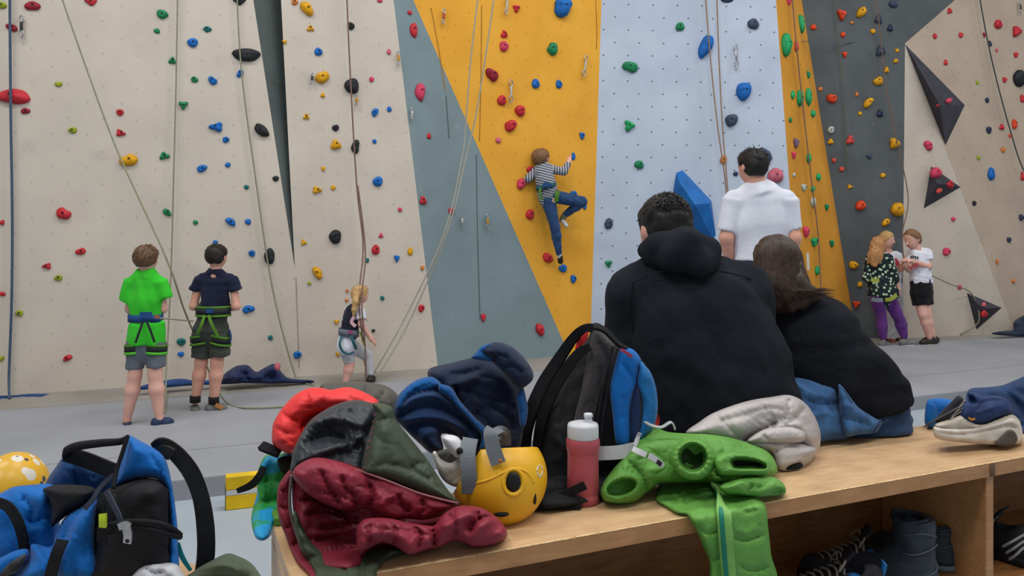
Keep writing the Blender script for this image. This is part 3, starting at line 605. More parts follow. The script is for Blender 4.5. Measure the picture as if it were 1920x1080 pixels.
rope([(1748, 517, 8.2), (1780, 532, 8.35), (1815, 550, '.05'), (1822, 600, '.1'), (1800, 628, 8.9)], M_RG, 'sage rope leading from the boy in black shorts to wall')
rope([(300, 597, 4.72), (320, 598, 4.78), (340, 600, 4.85), (362, 602, 5.0)], M_RG, 'short rope end at waist between the two boys', 0.005)
# ------------------------------------------------------------------ people
M_SKIN = mat('skin', (222, 170, 150), 0.55, (208, 150, 130), scale=9, spec=0.35, mix=(0.3, 0.7)); M_SKIN2 = mat('skin_pale', (228, 182, 166), 0.55, (214, 160, 146), scale=9, spec=0.35, mix=(0.3, 0.7))
M_EYE = mat('eye_dark', (40, 34, 32), 0.3); M_LIP = mat('lips', (180, 98, 92), 0.5); M_EYW = mat('eye_white', (225, 222, 218), 0.4)
def hairmat(n, a, b): return mat('hair_'+n, a, 0.5, b, scale=60, spec=0.35, bump=0.3, bscale=200)
M_HBR = hairmat('brown', (112, 82, 60), (84, 60, 44)); M_HDK = hairmat('dark', (46, 38, 34), (30, 25, 23)); M_HBL = hairmat('blond', (205, 170, 118), (172, 134, 86)); M_HGN = hairmat('ginger', (190, 142, 92), (150, 104, 62)); M_HBK = hairmat('black', (36, 33, 32), (24, 22, 22)); M_HLB = hairmat('light_brown', (140, 104, 76), (108, 78, 54))
def cloth(n, a, b=None, rough=0.85, bump=0.15, scale=6, bscale=180): return mat('cloth_'+n, a, rough, b, scale=scale, bump=bump, bscale=bscale, spec=0.2, sheen=0.1, crease=.16, cscale=18)
C_GRN = cloth('neon_green', (62, 205, 52), (50, 188, 44)); C_NAVY = cloth('navy', (30, 36, 62), (24, 28, 50)); C_SHG = cloth('short_grey', (104, 112, 122), (92, 100, 110)); C_SHD = cloth('short_olive', (66, 72, 66), (54, 60, 55))
C_WHT = cloth('white_tee', (222, 226, 238), (208, 212, 226)); C_BLK = mat('cloth_black_knit', (33, 37, 44), .9, (27, 31, 37), bump=.2, bscale=200, spec=.12, crease=.35, cscale=5); C_BLT = mat('cloth_black_tee', (27, 29, 36), .9, (22, 24, 30), bump=.2, bscale=200, spec=.12, crease=.5, cscale=6); C_JEAN = cloth('jeans', (48, 80, 124), (36, 62, 102), bump=0.4, scale=14); C_TRS = cloth('dark_trousers', (40, 44, 58)); C_PUR = cloth('purple', (96, 52, 128), (80, 42, 108)); C_LGR = cloth('light_grey', (196, 198, 204), (180, 182, 190)); C_VEST = cloth('vest_dark', (44, 46, 60), (34, 36, 48)); C_CREAM = cloth('cream', (216, 210, 206))
C_SHN = mat('shoe_navy', (40, 56, 92), 0.6); C_SHGR = mat('shoe_grey', (112, 114, 114), 0.7); C_SHBK = mat('shoe_black', (46, 44, 40), 0.6); C_SOCK = cloth('sock_black', (32, 32, 34)); C_SHO = mat('shoe_toe_orange', (190, 130, 70), 0.6)
H_BLU = mat('harness_blue', (30, 74, 130), 0.7); H_GRN = mat('harness_green', (88, 140, 44), 0.7); H_BLK = mat('harness_black', (36, 40, 44), 0.7); H_TEAL = mat('harness_teal', (44, 96, 108), 0.7); H_GRY = mat('harness_grey', (112, 120, 134), 0.7); H_YEL = mat('harness_yellow', (150, 160, 60), 0.7); H_LIME = mat('harness_lime', (90, 200, 50), 0.7)
class Fig:
    def __init__(s, name, label, d, feet, cat='person', group='people in the climbing hall'):
        s.d = d; s.root = thing(name, label, cat, P(feet[0], feet[1], d), group)
    def j(s, p): return P(p[0], p[1], s.d+(p[2] if len(p) > 2 else 0))
    def r(s, px): return px/F*s.d
    def part(s, name, S, m, noise=None, parent=None):
        V, Q = S.mesh(noise); return mk(name, V, Q, m, parent or s.root)
def hand(S, w, dr, nrm, size, curl=0.5):
    """palm and five fingers of different length; nrm points out of the back of the hand"""
    dr = np.asarray(dr, float); dr /= np.linalg.norm(dr); nrm = np.asarray(nrm, float); nrm = nrm-dr*(nrm@dr); nrm /= np.linalg.norm(nrm); sd = np.cross(dr, nrm); z = size
    R = np.stack([sd, dr, nrm], 1); S.box(w+dr*z*0.24, np.array([0.21, 0.27, 0.085])*z, 0.08*z, 0.02, R)
    for i, (o, L) in enumerate(((-.16, .40), (-.055, .46), (.055, .43), (.155, .33))):
        p = w+dr*z*0.47+sd*o*z; dd = dr.copy()
        for q in range(3):
            a = curl*(0.5+0.5*q); dn = dd*math.cos(a)-nrm*math.sin(a); dn /= np.linalg.norm(dn); e = p+dn*L*z*(0.42, .33, .25)[q]
            S.cap(p, e, z*(0.052-.004*q), z*(0.048-.004*q), 0.004); p = e; dd = dn
    p = w+dr*z*0.12-sd*z*0.17; e = p+(dr*0.55-sd*0.6-nrm*0.35*curl)*z*0.26; S.cap(p, e, z*0.065, z*0.055, 0.01); S.cap(e, e+(dr*0.85-sd*0.2-nrm*0.5*curl)*z*0.22, z*0.055, z*0.045, 0.004)
def head(fg, S, c, rx, ry, fwd, hair, hseed=1, cover=0.15, strands=260, slen=0.03, long=False, earS=1.0, tilt=0.0):
    """skull, jaw, nose, ears into the body's surface; eyes, mouth and hair as parts"""
    c = fg.j(c); rx, rz = fg.r(rx), fg.r(ry); f = np.asarray(fwd, float); f /= np.linalg.norm(f); up = np.array([0, 0, 1.0]); up = up-f*(f@up)*0.5; up /= np.linalg.norm(up); sd = np.cross(f, up); sd /= np.linalg.norm(sd)
    R = np.stack([sd, f, up], 1); ryy = rx*1.18
    S.ell(c+up*rz*0.12, (rx*0.94, ryy*0.94, rz*0.84), 0.01, R); S.ell(c-up*rz*0.35+f*ryy*0.22, (rx*0.74, ryy*0.68, rz*0.62), 0.02, R)
    S.cap(c+f*ryy*0.90-up*rz*0.02, c+f*ryy*1.06-up*rz*0.24, rx*0.10, rx*0.15, 0.012)
    for s_ in (-1, 1):
        S.ell(c+sd*s_*rx*0.95-up*rz*0.12-f*ryy*0.02, (rx*0.09*earS, rx*0.20*earS, rz*0.22*earS), 0.006, R)
        e = Sdf(rx*0.05); e.ell(c+sd*s_*rx*0.36+f*ryy*0.80+up*rz*0.02, (rx*0.13, rx*0.1, rx*0.08), 0, R); V, Q = e.mesh(); eo = mk('eye', V, Q, M_EYW, fg.root)
        e = Sdf(rx*0.03); e.ell(c+sd*s_*rx*0.36+f*ryy*0.875+up*rz*0.02, (rx*0.07, rx*0.05, rx*0.07), 0, R); V, Q = e.mesh(); mk('iris', V, Q, M_EYE, eo)
        V, Fc = tube([c+sd*s_*rx*0.2+f*ryy*0.88+up*rz*0.19, c+sd*s_*rx*0.38+f*ryy*0.86+up*rz*0.22, c+sd*s_*rx*0.55+f*ryy*0.72+up*rz*0.16], rx*0.035, 5); mk('eyebrow', V, Fc, hair, fg.root)
    e = Sdf(rx*0.05); e.ell(c+f*ryy*0.80-up*rz*0.46, (rx*0.26, rx*0.12, rx*0.07), 0, R); V, Q = e.mesh(); mk('mouth', V, Q, M_LIP, fg.root)
    Hs = Sdf(rx*0.055); hc = c+up*rz*0.16-f*ryy*0.02; hr = np.array([rx*1.02, ryy*1.02, rz*0.88]); Hs.ell(hc, hr, 0.01, R); Hs.ell(c-f*ryy*0.25-up*rz*0.12, (rx*0.90, ryy*0.74, rz*0.70), 0.02, R)
    cn = f*0.80-up*0.60; Hs.cut(c+cn/np.linalg.norm(cn)*rx*cover, cn); Hs.cut(c-up*rz*0.62, -up)
    V, Q = Hs.mesh(wrinkle(rx*0.03, 5.0/rx, hseed)); ho = mk('hair', V, Q, hair, fg.root)
    if strands:
        rg = np.random.RandomState(hseed+9); pts = []; ds = []
        while len(pts) < strands:
            v = rg.normal(size=3); v /= np.linalg.norm(v); q = R@(v*hr); p = hc+q
            if (p-c)@(cn/np.linalg.norm(cn)) > rx*cover*0.9 or (p-c)@up < -rz*0.55: continue
            n = R@(v/hr); n /= np.linalg.norm(n); t = -up*0.9+f*0.25*(1 if v[2] > 0.5 else -0.2); t = t-n*(t@n); pts.append(p-n*rx*0.03); ds.append(n*0.06+t)
        V, Q = hairs(pts, ds, slen, rx*0.032, hseed, 0.14); mk('hair_strands', V, Q, hair, ho)
    return c, R
def leg(S, fg, hip, kn, an, r, k=0.015):
    S.cap(fg.j(hip), fg.j(kn), fg.r(r[0]), fg.r(r[1]), k)
    a, b = np.array(fg.j(kn)), np.array(fg.j(an)); m = a+(b-a)*0.33; S.cap(a, m, fg.r(r[1]*0.95), fg.r(r[2]), k); S.cap(m, b, fg.r(r[2]), fg.r(r[3]), k)
def shoe(fg, an, toe, w, m, sole=None, name='shoe'):
    a, t = np.array(fg.j(an)), np.array(fg.j(toe)); z0 = min(a[2], t[2]); a[2] = t[2] = z0; dr = t-a; L = np.linalg.norm(dr); dr /= L; r = fg.r(w); S = Sdf(max(r*0.14, 0.004))
    heel = a-dr*r*0.5; S.cap(heel+(0, 0, r*0.9), heel+dr*r*0.7+(0, 0, r*1.5), r*0.85, r*0.75, 0.02); S.cap(heel+(0, 0, r*0.75), t-dr*r*0.6+(0, 0, r*0.6), r*0.85, r*0.72, 0.02); S.cap(t-dr*r*0.9+(0, 0, r*.6), t-dr*r*0.5+(0, 0, r*.5), r*0.9, r*0.6, 0.02)
    S.cut((0, 0, z0), (0, 0, -1)); V, Q = S.mesh(); o = mk(name, V, Q, m, fg.root)
    V, Q = ribbon([heel-dr*r*0.5+(0, 0, r*0.12), a+(t-a)*0.5+(0, 0, r*0.12), t+(0, 0, r*0.12)], [r*1.3, r*1.7, r*1.7, r*1.1], r*0.24, (0, 0, 1), 3); mk('sole', V, Q, sole or C_SHBK, o, smooth=False)
    return o
def band(fg, c, rx, rd, hgt, m, name, tiltx=0.0, parent=None, n=20, tw=0.0):
    """webbing loop round a waist or a thigh: ellipse rx (px) wide, rd (px) deep"""
    c = fg.j(c); rx, rd, hgt = fg.r(rx), fg.r(rd), fg.r(hgt); V = []; Fc = []
    for i in range(n):
        t = 2*math.pi*i/n; o = np.array([math.cos(t)*rx, math.sin(t)*rd, math.cos(t)*rx*tiltx]); u = np.array([math.cos(t), math.sin(t), 0])*fg.r(1.3)
        for a, b in ((0, -1), (1, -1), (1, 1), (0, 1)): V.append(c+o+u*a+np.array([0, 0, hgt/2*b]))
    for i in range(n):
        q = (i+1) % n
        for j in range(4): Fc.append((i*4+j, q*4+j, q*4+(j+1) % 4, i*4+(j+1) % 4))
    return mk(name, np.array(V), Fc, m, parent or fg.root)
def strap(fg, pts, w, m, name='strap', nrm=(0, -1, 0.1), parent=None):
    V, Fc = ribbon([fg.j(p) for p in pts], fg.r(w), fg.r(1.6), nrm, 4); return mk(name, V, Fc, m, parent or fg.root, smooth=False)
def torso(S, fg, pts, flat=0.62, k=0.04, grow=0.0):
    k = k*0.3
    for a, b in zip(pts[:-1], pts[1:]): S.cap(fg.j(a[:3]), fg.j(b[:3]), fg.r(a[3]+grow), fg.r(b[3]+grow), k, (1, flat, 1))
UP = np.array([0, 0, 1.0])
# --- boy in the green shirt
g = Fig('person', 'boy in bright green shirt, grey shorts and blue harness standing with back turned', 4.81, (272, 795)); h = 0.008
S = Sdf(h); T = [(272, 532, 0, 26), (272, 560, 0, 28), (273, 600, 0, 27), (274, 632, 0, 31)]
torso(S, g, T, 0.62, 0.04, -3); head(g, S, (274, 484, 0), 21, 24.5, (0.05, 1, 0), M_HBR, 3, cover=0.1, strands=500, slen=0.022)
S.cap(g.j((274, 498, .005)), g.j((274, 520, .0)), g.r(10.5), g.r(12), 0.02)
for sx, sh, el, wr in ((-1, (247, 528, 0), (243, 580, .03), (262, 590, .20)), (1, (301, 528, 0), (306, 579, .03), (286, 592, .20))):
    S.cap(g.j(sh), g.j(el), g.r(7), g.r(8), 0.02); S.cap(g.j(el), g.j(wr), g.r(8), g.r(6), 0.01); hand(S, g.j(wr), g.j((274, 592, .26))-g.j(wr), UP, 0.115, 0.9)
leg(S, g, (258, 640, 0), (253, 704, -.005), (238, 787, 0), (16, 12, 13, 7)); leg(S, g, (290, 640, 0), (291, 703, -.005), (299, 784, 0), (16, 12.5, 13.5, 7.5))
S.cap(g.j((238, 787, 0)), g.j((236, 791, .07)), g.r(7), g.r(6), 0.01); S.cap(g.j((299, 786, 0)), g.j((314, 790, .05)), g.r(7), g.r(6), 0.01)
g.part('body', S, M_SKIN2)
S = Sdf(h); torso(S, g, T, 0.64, 0.04, 1.5); S.cap(g.j((252, 527, 0)), g.j((296, 527, 0)), g.r(11), g.r(11), 0.018, (1, .9, 1)); S.cap(g.j((262, 517, 0)), g.j((286, 517, 0)), g.r(6), g.r(6), 0.03)
S.cap(g.j((248, 527, 0)), g.j((237, 562, .012)), g.r(12), g.r(13), 0.02, flat=True); S.cap(g.j((300, 527, 0)), g.j((311, 559, .012)), g.r(12), g.r(13), 0.02, flat=True)
S.cap(g.j((273, 610, 0)), g.j((274, 648, 0)), g.r(31), g.r(35.5), 0.03, (1, .66, 1), flat=True)
S.cut(g.j((274, 646, 0)), (0, 0, -1)); S.cap(g.j((274, 507, 0)), g.j((274, 519, 0)), g.r(13), g.r(17), .02, flat=True); g.part('shirt', S, C_GRN, wrinkle(0.006, 38, 4, (1, 1, .6)))
S = Sdf(h); S.cap(g.j((274, 628, 0)), g.j((274, 650, 0)), g.r(33), g.r(34), 0.02, (1, .62, 1)); S.cap(g.j((256, 640, 0)), g.j((253, 692, 0)), g.r(17.5), g.r(16.5), 0.012, flat=True); S.cap(g.j((292, 640, 0)), g.j((293, 690, 0)), g.r(18), g.r(18.5), 0.012, flat=True)
g.part('shorts', S, C_SHG, wrinkle(0.005, 40, 7))
hb = band(g, (273, 596, 0), 31, 20, 14, H_BLU, 'harness_belt'); strap(g, [(268, 603, -.1), (262, 620, -.112), (254, 643, -.118)], 4, H_BLK, 'harness_strap'); strap(g, [(275, 603, -.1), (282, 620, -.112), (290, 642, -.118)], 4, H_BLK, 'harness_strap')
strap(g, [(262, 589, -.092), (285, 589, -.092)], 8, H_BLU, 'belt_patch', parent=hb); strap(g, [(290, 594, -.084), (299, 594, -.07)], 7, mat('patch_rust', (150, 90, 70), .8), 'gear_loop', parent=hb)
for cx in (256, 291):
    lb = band(g, (cx, 653, 0), 20, 19, 9, H_BLK, 'leg_loop', 0.10 if cx < 270 else -0.10); band(g, (cx, 660, 0), 20, 19, 5, H_LIME, 'leg_loop_trim', 0.10 if cx < 270 else -0.10, parent=lb); band(g, (cx, 646, 0), 20.5, 19.5, 4, H_GRN, 'leg_loop_edge', .10 if cx < 270 else -.10, parent=lb)
shoe(g, (239, 799, 0), (230, 799, .14), 9.5, C_SHN); shoe(g, (298, 796.5, 0), (324, 796.5, .04), 9.5, C_SHN)
# --- boy in the navy shirt
g = Fig('person', 'boy in navy shirt and dark olive shorts with green harness, back turned', 5.2, (392, 768)); S = Sdf(h)
T = [(404, 534, 0, 23), (403, 560, 0, 25), (402, 585, 0, 24), (396, 615, 0, 29)]
torso(S, g, T, 0.62, 0.04, -3); head(g, S, (406, 480, 0), 18.5, 22, (0.25, 1, 0), M_HDK, 13, cover=0.15, strands=500, slen=0.022)
S.cap(g.j((405, 495, 0)), g.j((404, 515, .0)), g.r(9.5), g.r(11), 0.02)
for sh, el, wr in (((374, 524, 0), (363, 574, -.01), (384, 580, .20)), ((436, 524, 0), (443, 574, -.01), (420, 580, .20))):
    S.cap(g.j(sh), g.j(el), g.r(6.5), g.r(8), 0.02); S.cap(g.j(el), g.j(wr), g.r(8), g.r(6), 0.01); hand(S, g.j(wr), g.j((402, 582, .28))-g.j(wr), UP, 0.115, 0.9)
leg(S, g, (380, 625, 0), (377, 680, 0), (366, 752, 0), (15, 11.5, 12, 7)); leg(S, g, (411, 625, 0), (407, 680, 0), (401, 753, 0), (15, 11.5, 12, 7.5)); g.part('body', S, M_SKIN)
S = Sdf(h); torso(S, g, T[:3], 0.64, 0.04, 1.5); S.cap(g.j((380, 523, 0)), g.j((430, 523, 0)), g.r(10.5), g.r(10.5), 0.018, (1, .9, 1)); S.cap(g.j((395, 511, 0)), g.j((416, 511, 0)), g.r(6), g.r(6), 0.03)
S.cap(g.j((376, 523, 0)), g.j((365, 545, 0)), g.r(11), g.r(11.5), 0.02, flat=True); S.cap(g.j((434, 523, 0)), g.j((443, 545, 0)), g.r(11), g.r(11.5), 0.02, flat=True); S.cap(g.j((405, 503, 0)), g.j((404, 515, 0)), g.r(12), g.r(16), .02, flat=True); g.part('shirt', S, C_NAVY, wrinkle(0.005, 38, 14))
S = Sdf(h); S.cap(g.j((400, 580, 0)), g.j((396, 620, 0)), g.r(26), g.r(33), 0.02, (1, .64, 1)); S.cap(g.j((379, 625, 0)), g.j((376, 670, 0)), g.r(17), g.r(16), 0.012, flat=True); S.cap(g.j((412, 625, 0)), g.j((413, 668, 0)), g.r(17.5), g.r(18), 0.012, flat=True)
g.part('shorts', S, C_SHD, wrinkle(0.005, 40, 17))
hb = band(g, (400, 583, 0), 31, 21, 13, H_BLK, 'harness_belt'); band(g, (400, 575, 0), 31, 21, 4, H_GRN, 'belt_trim', parent=hb); band(g, (400, 591, 0), 31.5, 21.5, 4, H_GRN, 'belt_trim', parent=hb); strap(g, [(386, 583, -.085), (400, 583, -.088)], 8, H_BLU, 'belt_patch', parent=hb)
strap(g, [(384, 591, -.09), (377, 610, -.115), (370, 626, -.11)], 5, H_GRN, 'harness_strap'); strap(g, [(391, 591, -.09), (398, 610, -.115), (409, 630, -.11)], 5, H_GRN, 'harness_strap')
for cx, tl in ((378, .16), (412, -.25)):
    lb = band(g, (cx, 635, 0), 19, 19, 8, H_BLK, 'leg_loop', tl); band(g, (cx, 629, 0), 19.5, 19.5, 4, H_GRN, 'leg_loop_trim', tl, parent=lb); band(g, (cx, 643, 0), 19.5, 19.5, 4, H_GRN, 'leg_loop_trim', tl, parent=lb)
strap(g, [(430, 618, -.02), (433, 630, -.02), (432, 642, -.02)], 5, H_BLU, 'gear_tail', (1, 0, 0))
for x, y in ((366, 748), (401, 750)): band(g, (x, y, 0), 8.5, 8.5, 13, C_SOCK, 'sock')
shoe(g, (366, 772, 0), (361, 772, .13), 10, C_SHGR); so = shoe(g, (399, 772, 0), (424, 771, .03), 9.5, C_SHGR); strap(g, [(404, 759, -.035), (418, 765, -.03)], 7, C_SHO, 'shoe_panel', parent=so)
# --- girl stepping up at the beige panel
g = Fig('person', 'small blond girl in dark vest and white shorts stepping up the middle beige panel', 6.05, (650, 724)); h = 0.007; S = Sdf(h)
T = [(663, 583, 0, 16), (658, 605, -.01, 15), (653, 628, -.02, 15), (651, 648, -.03, 17)]
torso(S, g, T, 0.7, 0.03, -2); head(g, S, (675, 552, .02), 14, 17.5, (0.75, 0.7, 0.05), M_HBL, 23, cover=0.3, strands=350, slen=0.03); S.cap(g.j((672, 562, .01)), g.j((668, 578, 0)), g.r(7), g.r(8), 0.015)
S.cap(g.j((679, 583, -.02)), g.j((677, 608, -.05)), g.r(7), g.r(6), 0.015); S.cap(g.j((677, 608, -.05)), g.j((695, 634, -.02)), g.r(6), g.r(4.5), 0.01); hand(S, g.j((695, 634, -.02)), (0.6, .3, -.7), (0.5, -.6, .5), 0.095, 0.5)
S.cap(g.j((652, 584, .03)), g.j((650, 606, .12)), g.r(7), g.r(6), 0.015); S.cap(g.j((650, 606, .12)), g.j((672, 600, .25)), g.r(6), g.r(4.5), 0.01); hand(S, g.j((672, 600, .25)), (0.8, .5, .2), (0, 0, 1), 0.095, 0.6)
leg(S, g, (648, 652, -.02), (656, 682, 0), (648, 716, -.02), (12, 9, 9, 5.5)); leg(S, g, (662, 650, .0), (690, 667, .14), (694, 708, .10), (11, 8.5, 8.5, 5.5)); g.part('body', S, M_SKIN2)
S = Sdf(h); S.cap(g.j((676, 580, -.02)), g.j((677, 599, -.045)), g.r(9), g.r(10), 0.01, flat=True); S.cap(g.j((655, 580, .03)), g.j((651, 598, .1)), g.r(9), g.r(9.5), 0.01, flat=True); S.cap(g.j((660, 580, 0)), g.j((672, 580, 0)), g.r(9), g.r(9), .02); g.part('tee', S, C_WHT)
S = Sdf(h); torso(S, g, [(661, 586, 0, 16), (657, 606, -.01, 15.5), (654, 626, -.02, 15.5)], 0.74, 0.03, 0.5); g.part('vest', S, C_VEST, wrinkle(0.004, 50, 2)); strap(g, [(664, 594, -.1), (659, 604, -.1), (667, 612, -.1)], 6, mat('print_pink', (220, 180, 190), .8), 'print')
S = Sdf(h); S.cap(g.j((652, 634, -.02)), g.j((650, 650, -.03)), g.r(16), g.r(18.5), 0.02, (1, .8, 1)); g.part('shorts', S, C_WHT, wrinkle(0.004, 45, 3))
S = Sdf(h); S.cap(g.j((649, 650, -.02)), g.j((655, 679, 0)), g.r(13), g.r(11), 0.02, flat=True); S.cap(g.j((661, 650, 0)), g.j((688, 667, .14)), g.r(13), g.r(10.5), 0.02, flat=True); S.cap(g.j((690, 668, .14)), g.j((694, 700, .1)), g.r(10), g.r(7), .02); g.part('leggings', S, C_LGR)
hb = band(g, (654, 623, -.02), 18, 15, 13, H_GRY, 'harness_belt', -0.12); strap(g, [(652, 623, -.095), (661, 623, -.09)], 6, mat('patch_magenta', (150, 70, 110), .7), 'belt_patch', parent=hb)
strap(g, [(641, 630, -.085), (637, 644, -.12), (641, 657, -.115), (652, 664, -.11), (664, 660, -.1)], 4, H_TEAL, 'leg_loop'); strap(g, [(658, 629, -.09), (663, 642, -.10), (668, 655, -.08)], 6, H_TEAL, 'harness_strap'); strap(g, [(676, 622, -.06), (680, 634, -.05), (684, 648, -.04)], 5, H_YEL, 'harness_strap')
S = Sdf(h); S.path([g.j((668, 552, -.06)), g.j((666, 566, -.09)), g.j((664, 580, -.09)), g.j((663, 592, -.09))], [g.r(7), g.r(6), g.r(5), g.r(2.5)], 0.01); g.part('ponytail', S, M_HBL, wrinkle(0.003, 110, 5, (1, 1, .08)))
shoe(g, (650, 725, -.02), (656, 725, .1), 7, C_SHBK); shoe(g, (694, 713, .08), (700, 713, .18), 7, C_SHBK)
# --- boy climbing the orange panel
wd = hit(1040, 380)[1][1]; g = Fig('person', 'boy in striped top and blue jeans climbing the orange panel', wd-.14, (1050, 492)); S = Sdf(h)
T = [(1019, 322, -.02, 17), (1022, 338, -.04, 17), (1027, 352, -.05, 16), (1032, 370, -.04, 18)]
torso(S, g, T, 0.65, 0.03, -2); head(g, S, (1014, 296, .0), 15.5, 17, (0.55, 0.8, 0.1), M_HLB, 33, cover=0.25, strands=400, slen=0.025); S.cap(g.j((1016, 306, 0)), g.j((1019, 318, -.01)), g.r(7), g.r(8), 0.015)
S.cap(g.j((1006, 320, 0)), g.j((991, 335, -.02)), g.r(7), g.r(6.5), 0.015); S.cap(g.j((991, 335, -.02)), g.j((994, 322, .06)), g.r(6), g.r(4.5), 0.01); hand(S, g.j((993, 323, .05)), (0.02, .35, .9), (-.3, -1, .2), 0.10, 0.8)
S.cap(g.j((1034, 317, 0)), g.j((1057, 322, -.03)), g.r(7.5), g.r(6), 0.015); S.cap(g.j((1057, 322, -.03)), g.j((1067, 302, .03)), g.r(6), g.r(4.5), 0.01); hand(S, g.j((1067, 303, .03)), (0.12, .45, .9), (-.6, -.8, .2), 0.10, 0.7)
leg(S, g, (1028, 376, -.03), (1041, 428, -.03), (1049, 478, .03), (11, 7.5, 7.5, 4.5)); leg(S, g, (1040, 368, -.03), (1089, 379, -.02), (1060, 402, .05), (11, 8, 7.5, 5)); g.part('body', S, M_SKIN2)
def stripes(name, c1, c2, sc, ax=(0, 0, 1)):
    m = mat(name, c1, 0.85, spec=0.2); nt = m.node_tree; N = nt.nodes.new; L = nt.links.new; tc = N('ShaderNodeTexCoord'); dp = N('ShaderNodeVectorMath'); dp.operation = 'DOT_PRODUCT'; L(tc.outputs['Object'], dp.inputs[0]); dp.inputs[1].default_value = ax
    a = N('ShaderNodeMath'); a.operation = 'MULTIPLY'; L(dp.outputs['Value'], a.inputs[0]); a.inputs[1].default_value = sc; b = N('ShaderNodeMath'); b.operation = 'SINE'; L(a.outputs[0], b.inputs[0])
    r = N('ShaderNodeValToRGB'); r.color_ramp.elements[0].position = 0.45; r.color_ramp.elements[1].position = 0.55; r.color_ramp.elements[0].color = lin(c1); r.color_ramp.elements[1].color = lin(c2); L(b.outputs[0], r.inputs[0]); L(r.outputs[0], nt.nodes['Principled BSDF'].inputs['Base Color']); return m
C_STR = stripes('striped_top', (92, 98, 112), (196, 198, 202), 260, (.25, 0, 1)); C_STA = stripes('striped_sleeve', (92, 98, 112), (196, 198, 202), 260, (1, 0, 0))
S = Sdf(h); torso(S, g, T[:3]+[(1027, 364, -.045, 17)], 0.68, 0.03, 0.8); S.cap(g.j((1008, 319, 0)), g.j((1032, 316, 0)), g.r(8), g.r(8), 0.02); S.cap(g.j((1022, 352, -.05)), g.j((1019, 378, -.045)), g.r(12), g.r(8), .02, (1, .7, 1)); g.part('top', S, C_STR, wrinkle(0.004, 50, 5))
S = Sdf(h); S.cap(g.j((1007, 319, 0)), g.j((991, 335, -.02)), g.r(8.5), g.r(8), 0.015); S.cap(g.j((991, 335, -.02)), g.j((993, 331, .01)), g.r(8), g.r(7), 0.01); S.cap(g.j((1033, 317, 0)), g.j((1057, 322, -.03)), g.r(8.5), g.r(7.5), 0.015); S.cap(g.j((1057, 322, -.03)), g.j((1066, 306, .02)), g.r(7.5), g.r(5.5), 0.01, flat=True); g.part('sleeves', S, C_STA)
S = Sdf(h); leg(S, g, (1028, 376, -.03), (1041, 428, -.03), (1048, 474, .02), (13.5, 9, 8.5, 6)); leg(S, g, (1040, 368, -.03), (1090, 379, -.02), (1061, 402, .05), (13, 10.5, 9, 6.5)); S.cap(g.j((1024, 368, -.04)), g.j((1036, 366, -.04)), g.r(13), g.r(13), .02, (1, .75, 1)); g.part('jeans', S, C_JEAN, wrinkle(0.004, 55, 6))
hb = band(g, (1024, 350, -.05), 18, 13, 9, H_TEAL, 'harness_belt', 0.2); strap(g, [(1018, 347, -.15), (1026, 346, -.155), (1032, 350, -.15)], 8, H_BLU, 'belt_patch', parent=hb); strap(g, [(1014, 352, -.13), (1012, 362, -.13), (1016, 375, -.12)], 4, H_GRN, 'harness_strap'); strap(g, [(1046, 358, -.13), (1044, 368, -.135), (1043, 378, -.12)], 8, H_GRN, 'leg_loop')
def foot_blob(fg, a, b, ra, rb, m, name):
    S = Sdf(0.006); S.cap(fg.j(a), fg.j(b), fg.r(ra), fg.r(rb), .01); return fg.part(name, S, m)
foot_blob(g, (1050, 480, .03), (1051, 490, .07), 5, 5.5, C_SHBK, 'shoe'); foot_blob(g, (1049, 475, .02), (1049, 480, .03), 5.2, 5.2, C_CREAM, 'sock'); foot_blob(g, (1058, 405, .05), (1054, 412, .06), 6, 5.5, cloth('sock_olive', (120, 128, 96)), 'sock'); foot_blob(g, (1055, 414, .05), (1062, 423, .03), 4.5, 4, mat('shoe_pale', (205, 205, 205), .6), 'shoe')
# --- man in the white T-shirt, standing
g = Fig('person', 'man with dark hair in plain white T-shirt standing behind the seated pair', 5.6, (1420, 744)); h = 0.011; S = Sdf(h)
T = [(1424, 384, 0, 45), (1427, 420, 0, 49), (1428, 460, 0, 45), (1428, 500, 0, 47), (1428, 530, 0, 48)]
torso(S, g, T, 0.55, 0.06, -4); head(g, S, (1411, 311, 0), 25.5, 32, (-0.45, 0.9, 0), M_HBK, 43, cover=0.22, strands=600, slen=0.035, earS=1.1); S.cap(g.j((1415, 328, 0)), g.j((1420, 354, 0)), g.r(17), g.r(19), 0.03)
for sh, el, wr in (((1374, 378, 0), (1362, 446, -.02), (1370, 510, .12)), ((1478, 378, 0), (1489, 446, -.02), (1482, 510, .12))):
    S.cap(g.j(sh), g.j(el), g.r(12), g.r(12.5), 0.03); S.cap(g.j(el), g.j(wr), g.r(13), g.r(9), 0.02); hand(S, g.j(wr), (0, .5, -.8), (0, -1, -.4), 0.18, 0.4)
leg(S, g, (1404, 540, 0), (1402, 640, 0), (1400, 730, 0), (24, 17, 17, 10)); leg(S, g, (1452, 540, 0), (1454, 640, 0), (1456, 730, 0), (24, 17, 17, 10)); g.part('body', S, M_SKIN)
S = Sdf(h); torso(S, g, T[:4], 0.58, 0.06, 2); S.cap(g.j((1376, 374, 0)), g.j((1474, 374, 0)), g.r(18), g.r(18), 0.03, (1, .9, 1)); S.cap(g.j((1400, 358, 0)), g.j((1440, 358, 0)), g.r(11), g.r(11), .04)
S.cap(g.j((1374, 376, 0)), g.j((1361, 433, -.01)), g.r(19), g.r(17), .03, flat=True); S.cap(g.j((1478, 376, 0)), g.j((1489, 431, -.01)), g.r(19), g.r(16), .03, flat=True); S.cap(g.j((1417, 345, 0)), g.j((1421, 362, 0)), g.r(21), g.r(28), .03, flat=True); S.cut(g.j((1428, 489, 0)), (0, 0, -1)); g.part('t_shirt', S, C_WHT, wrinkle(0.006, 22, 21, (1, 1, .45)))
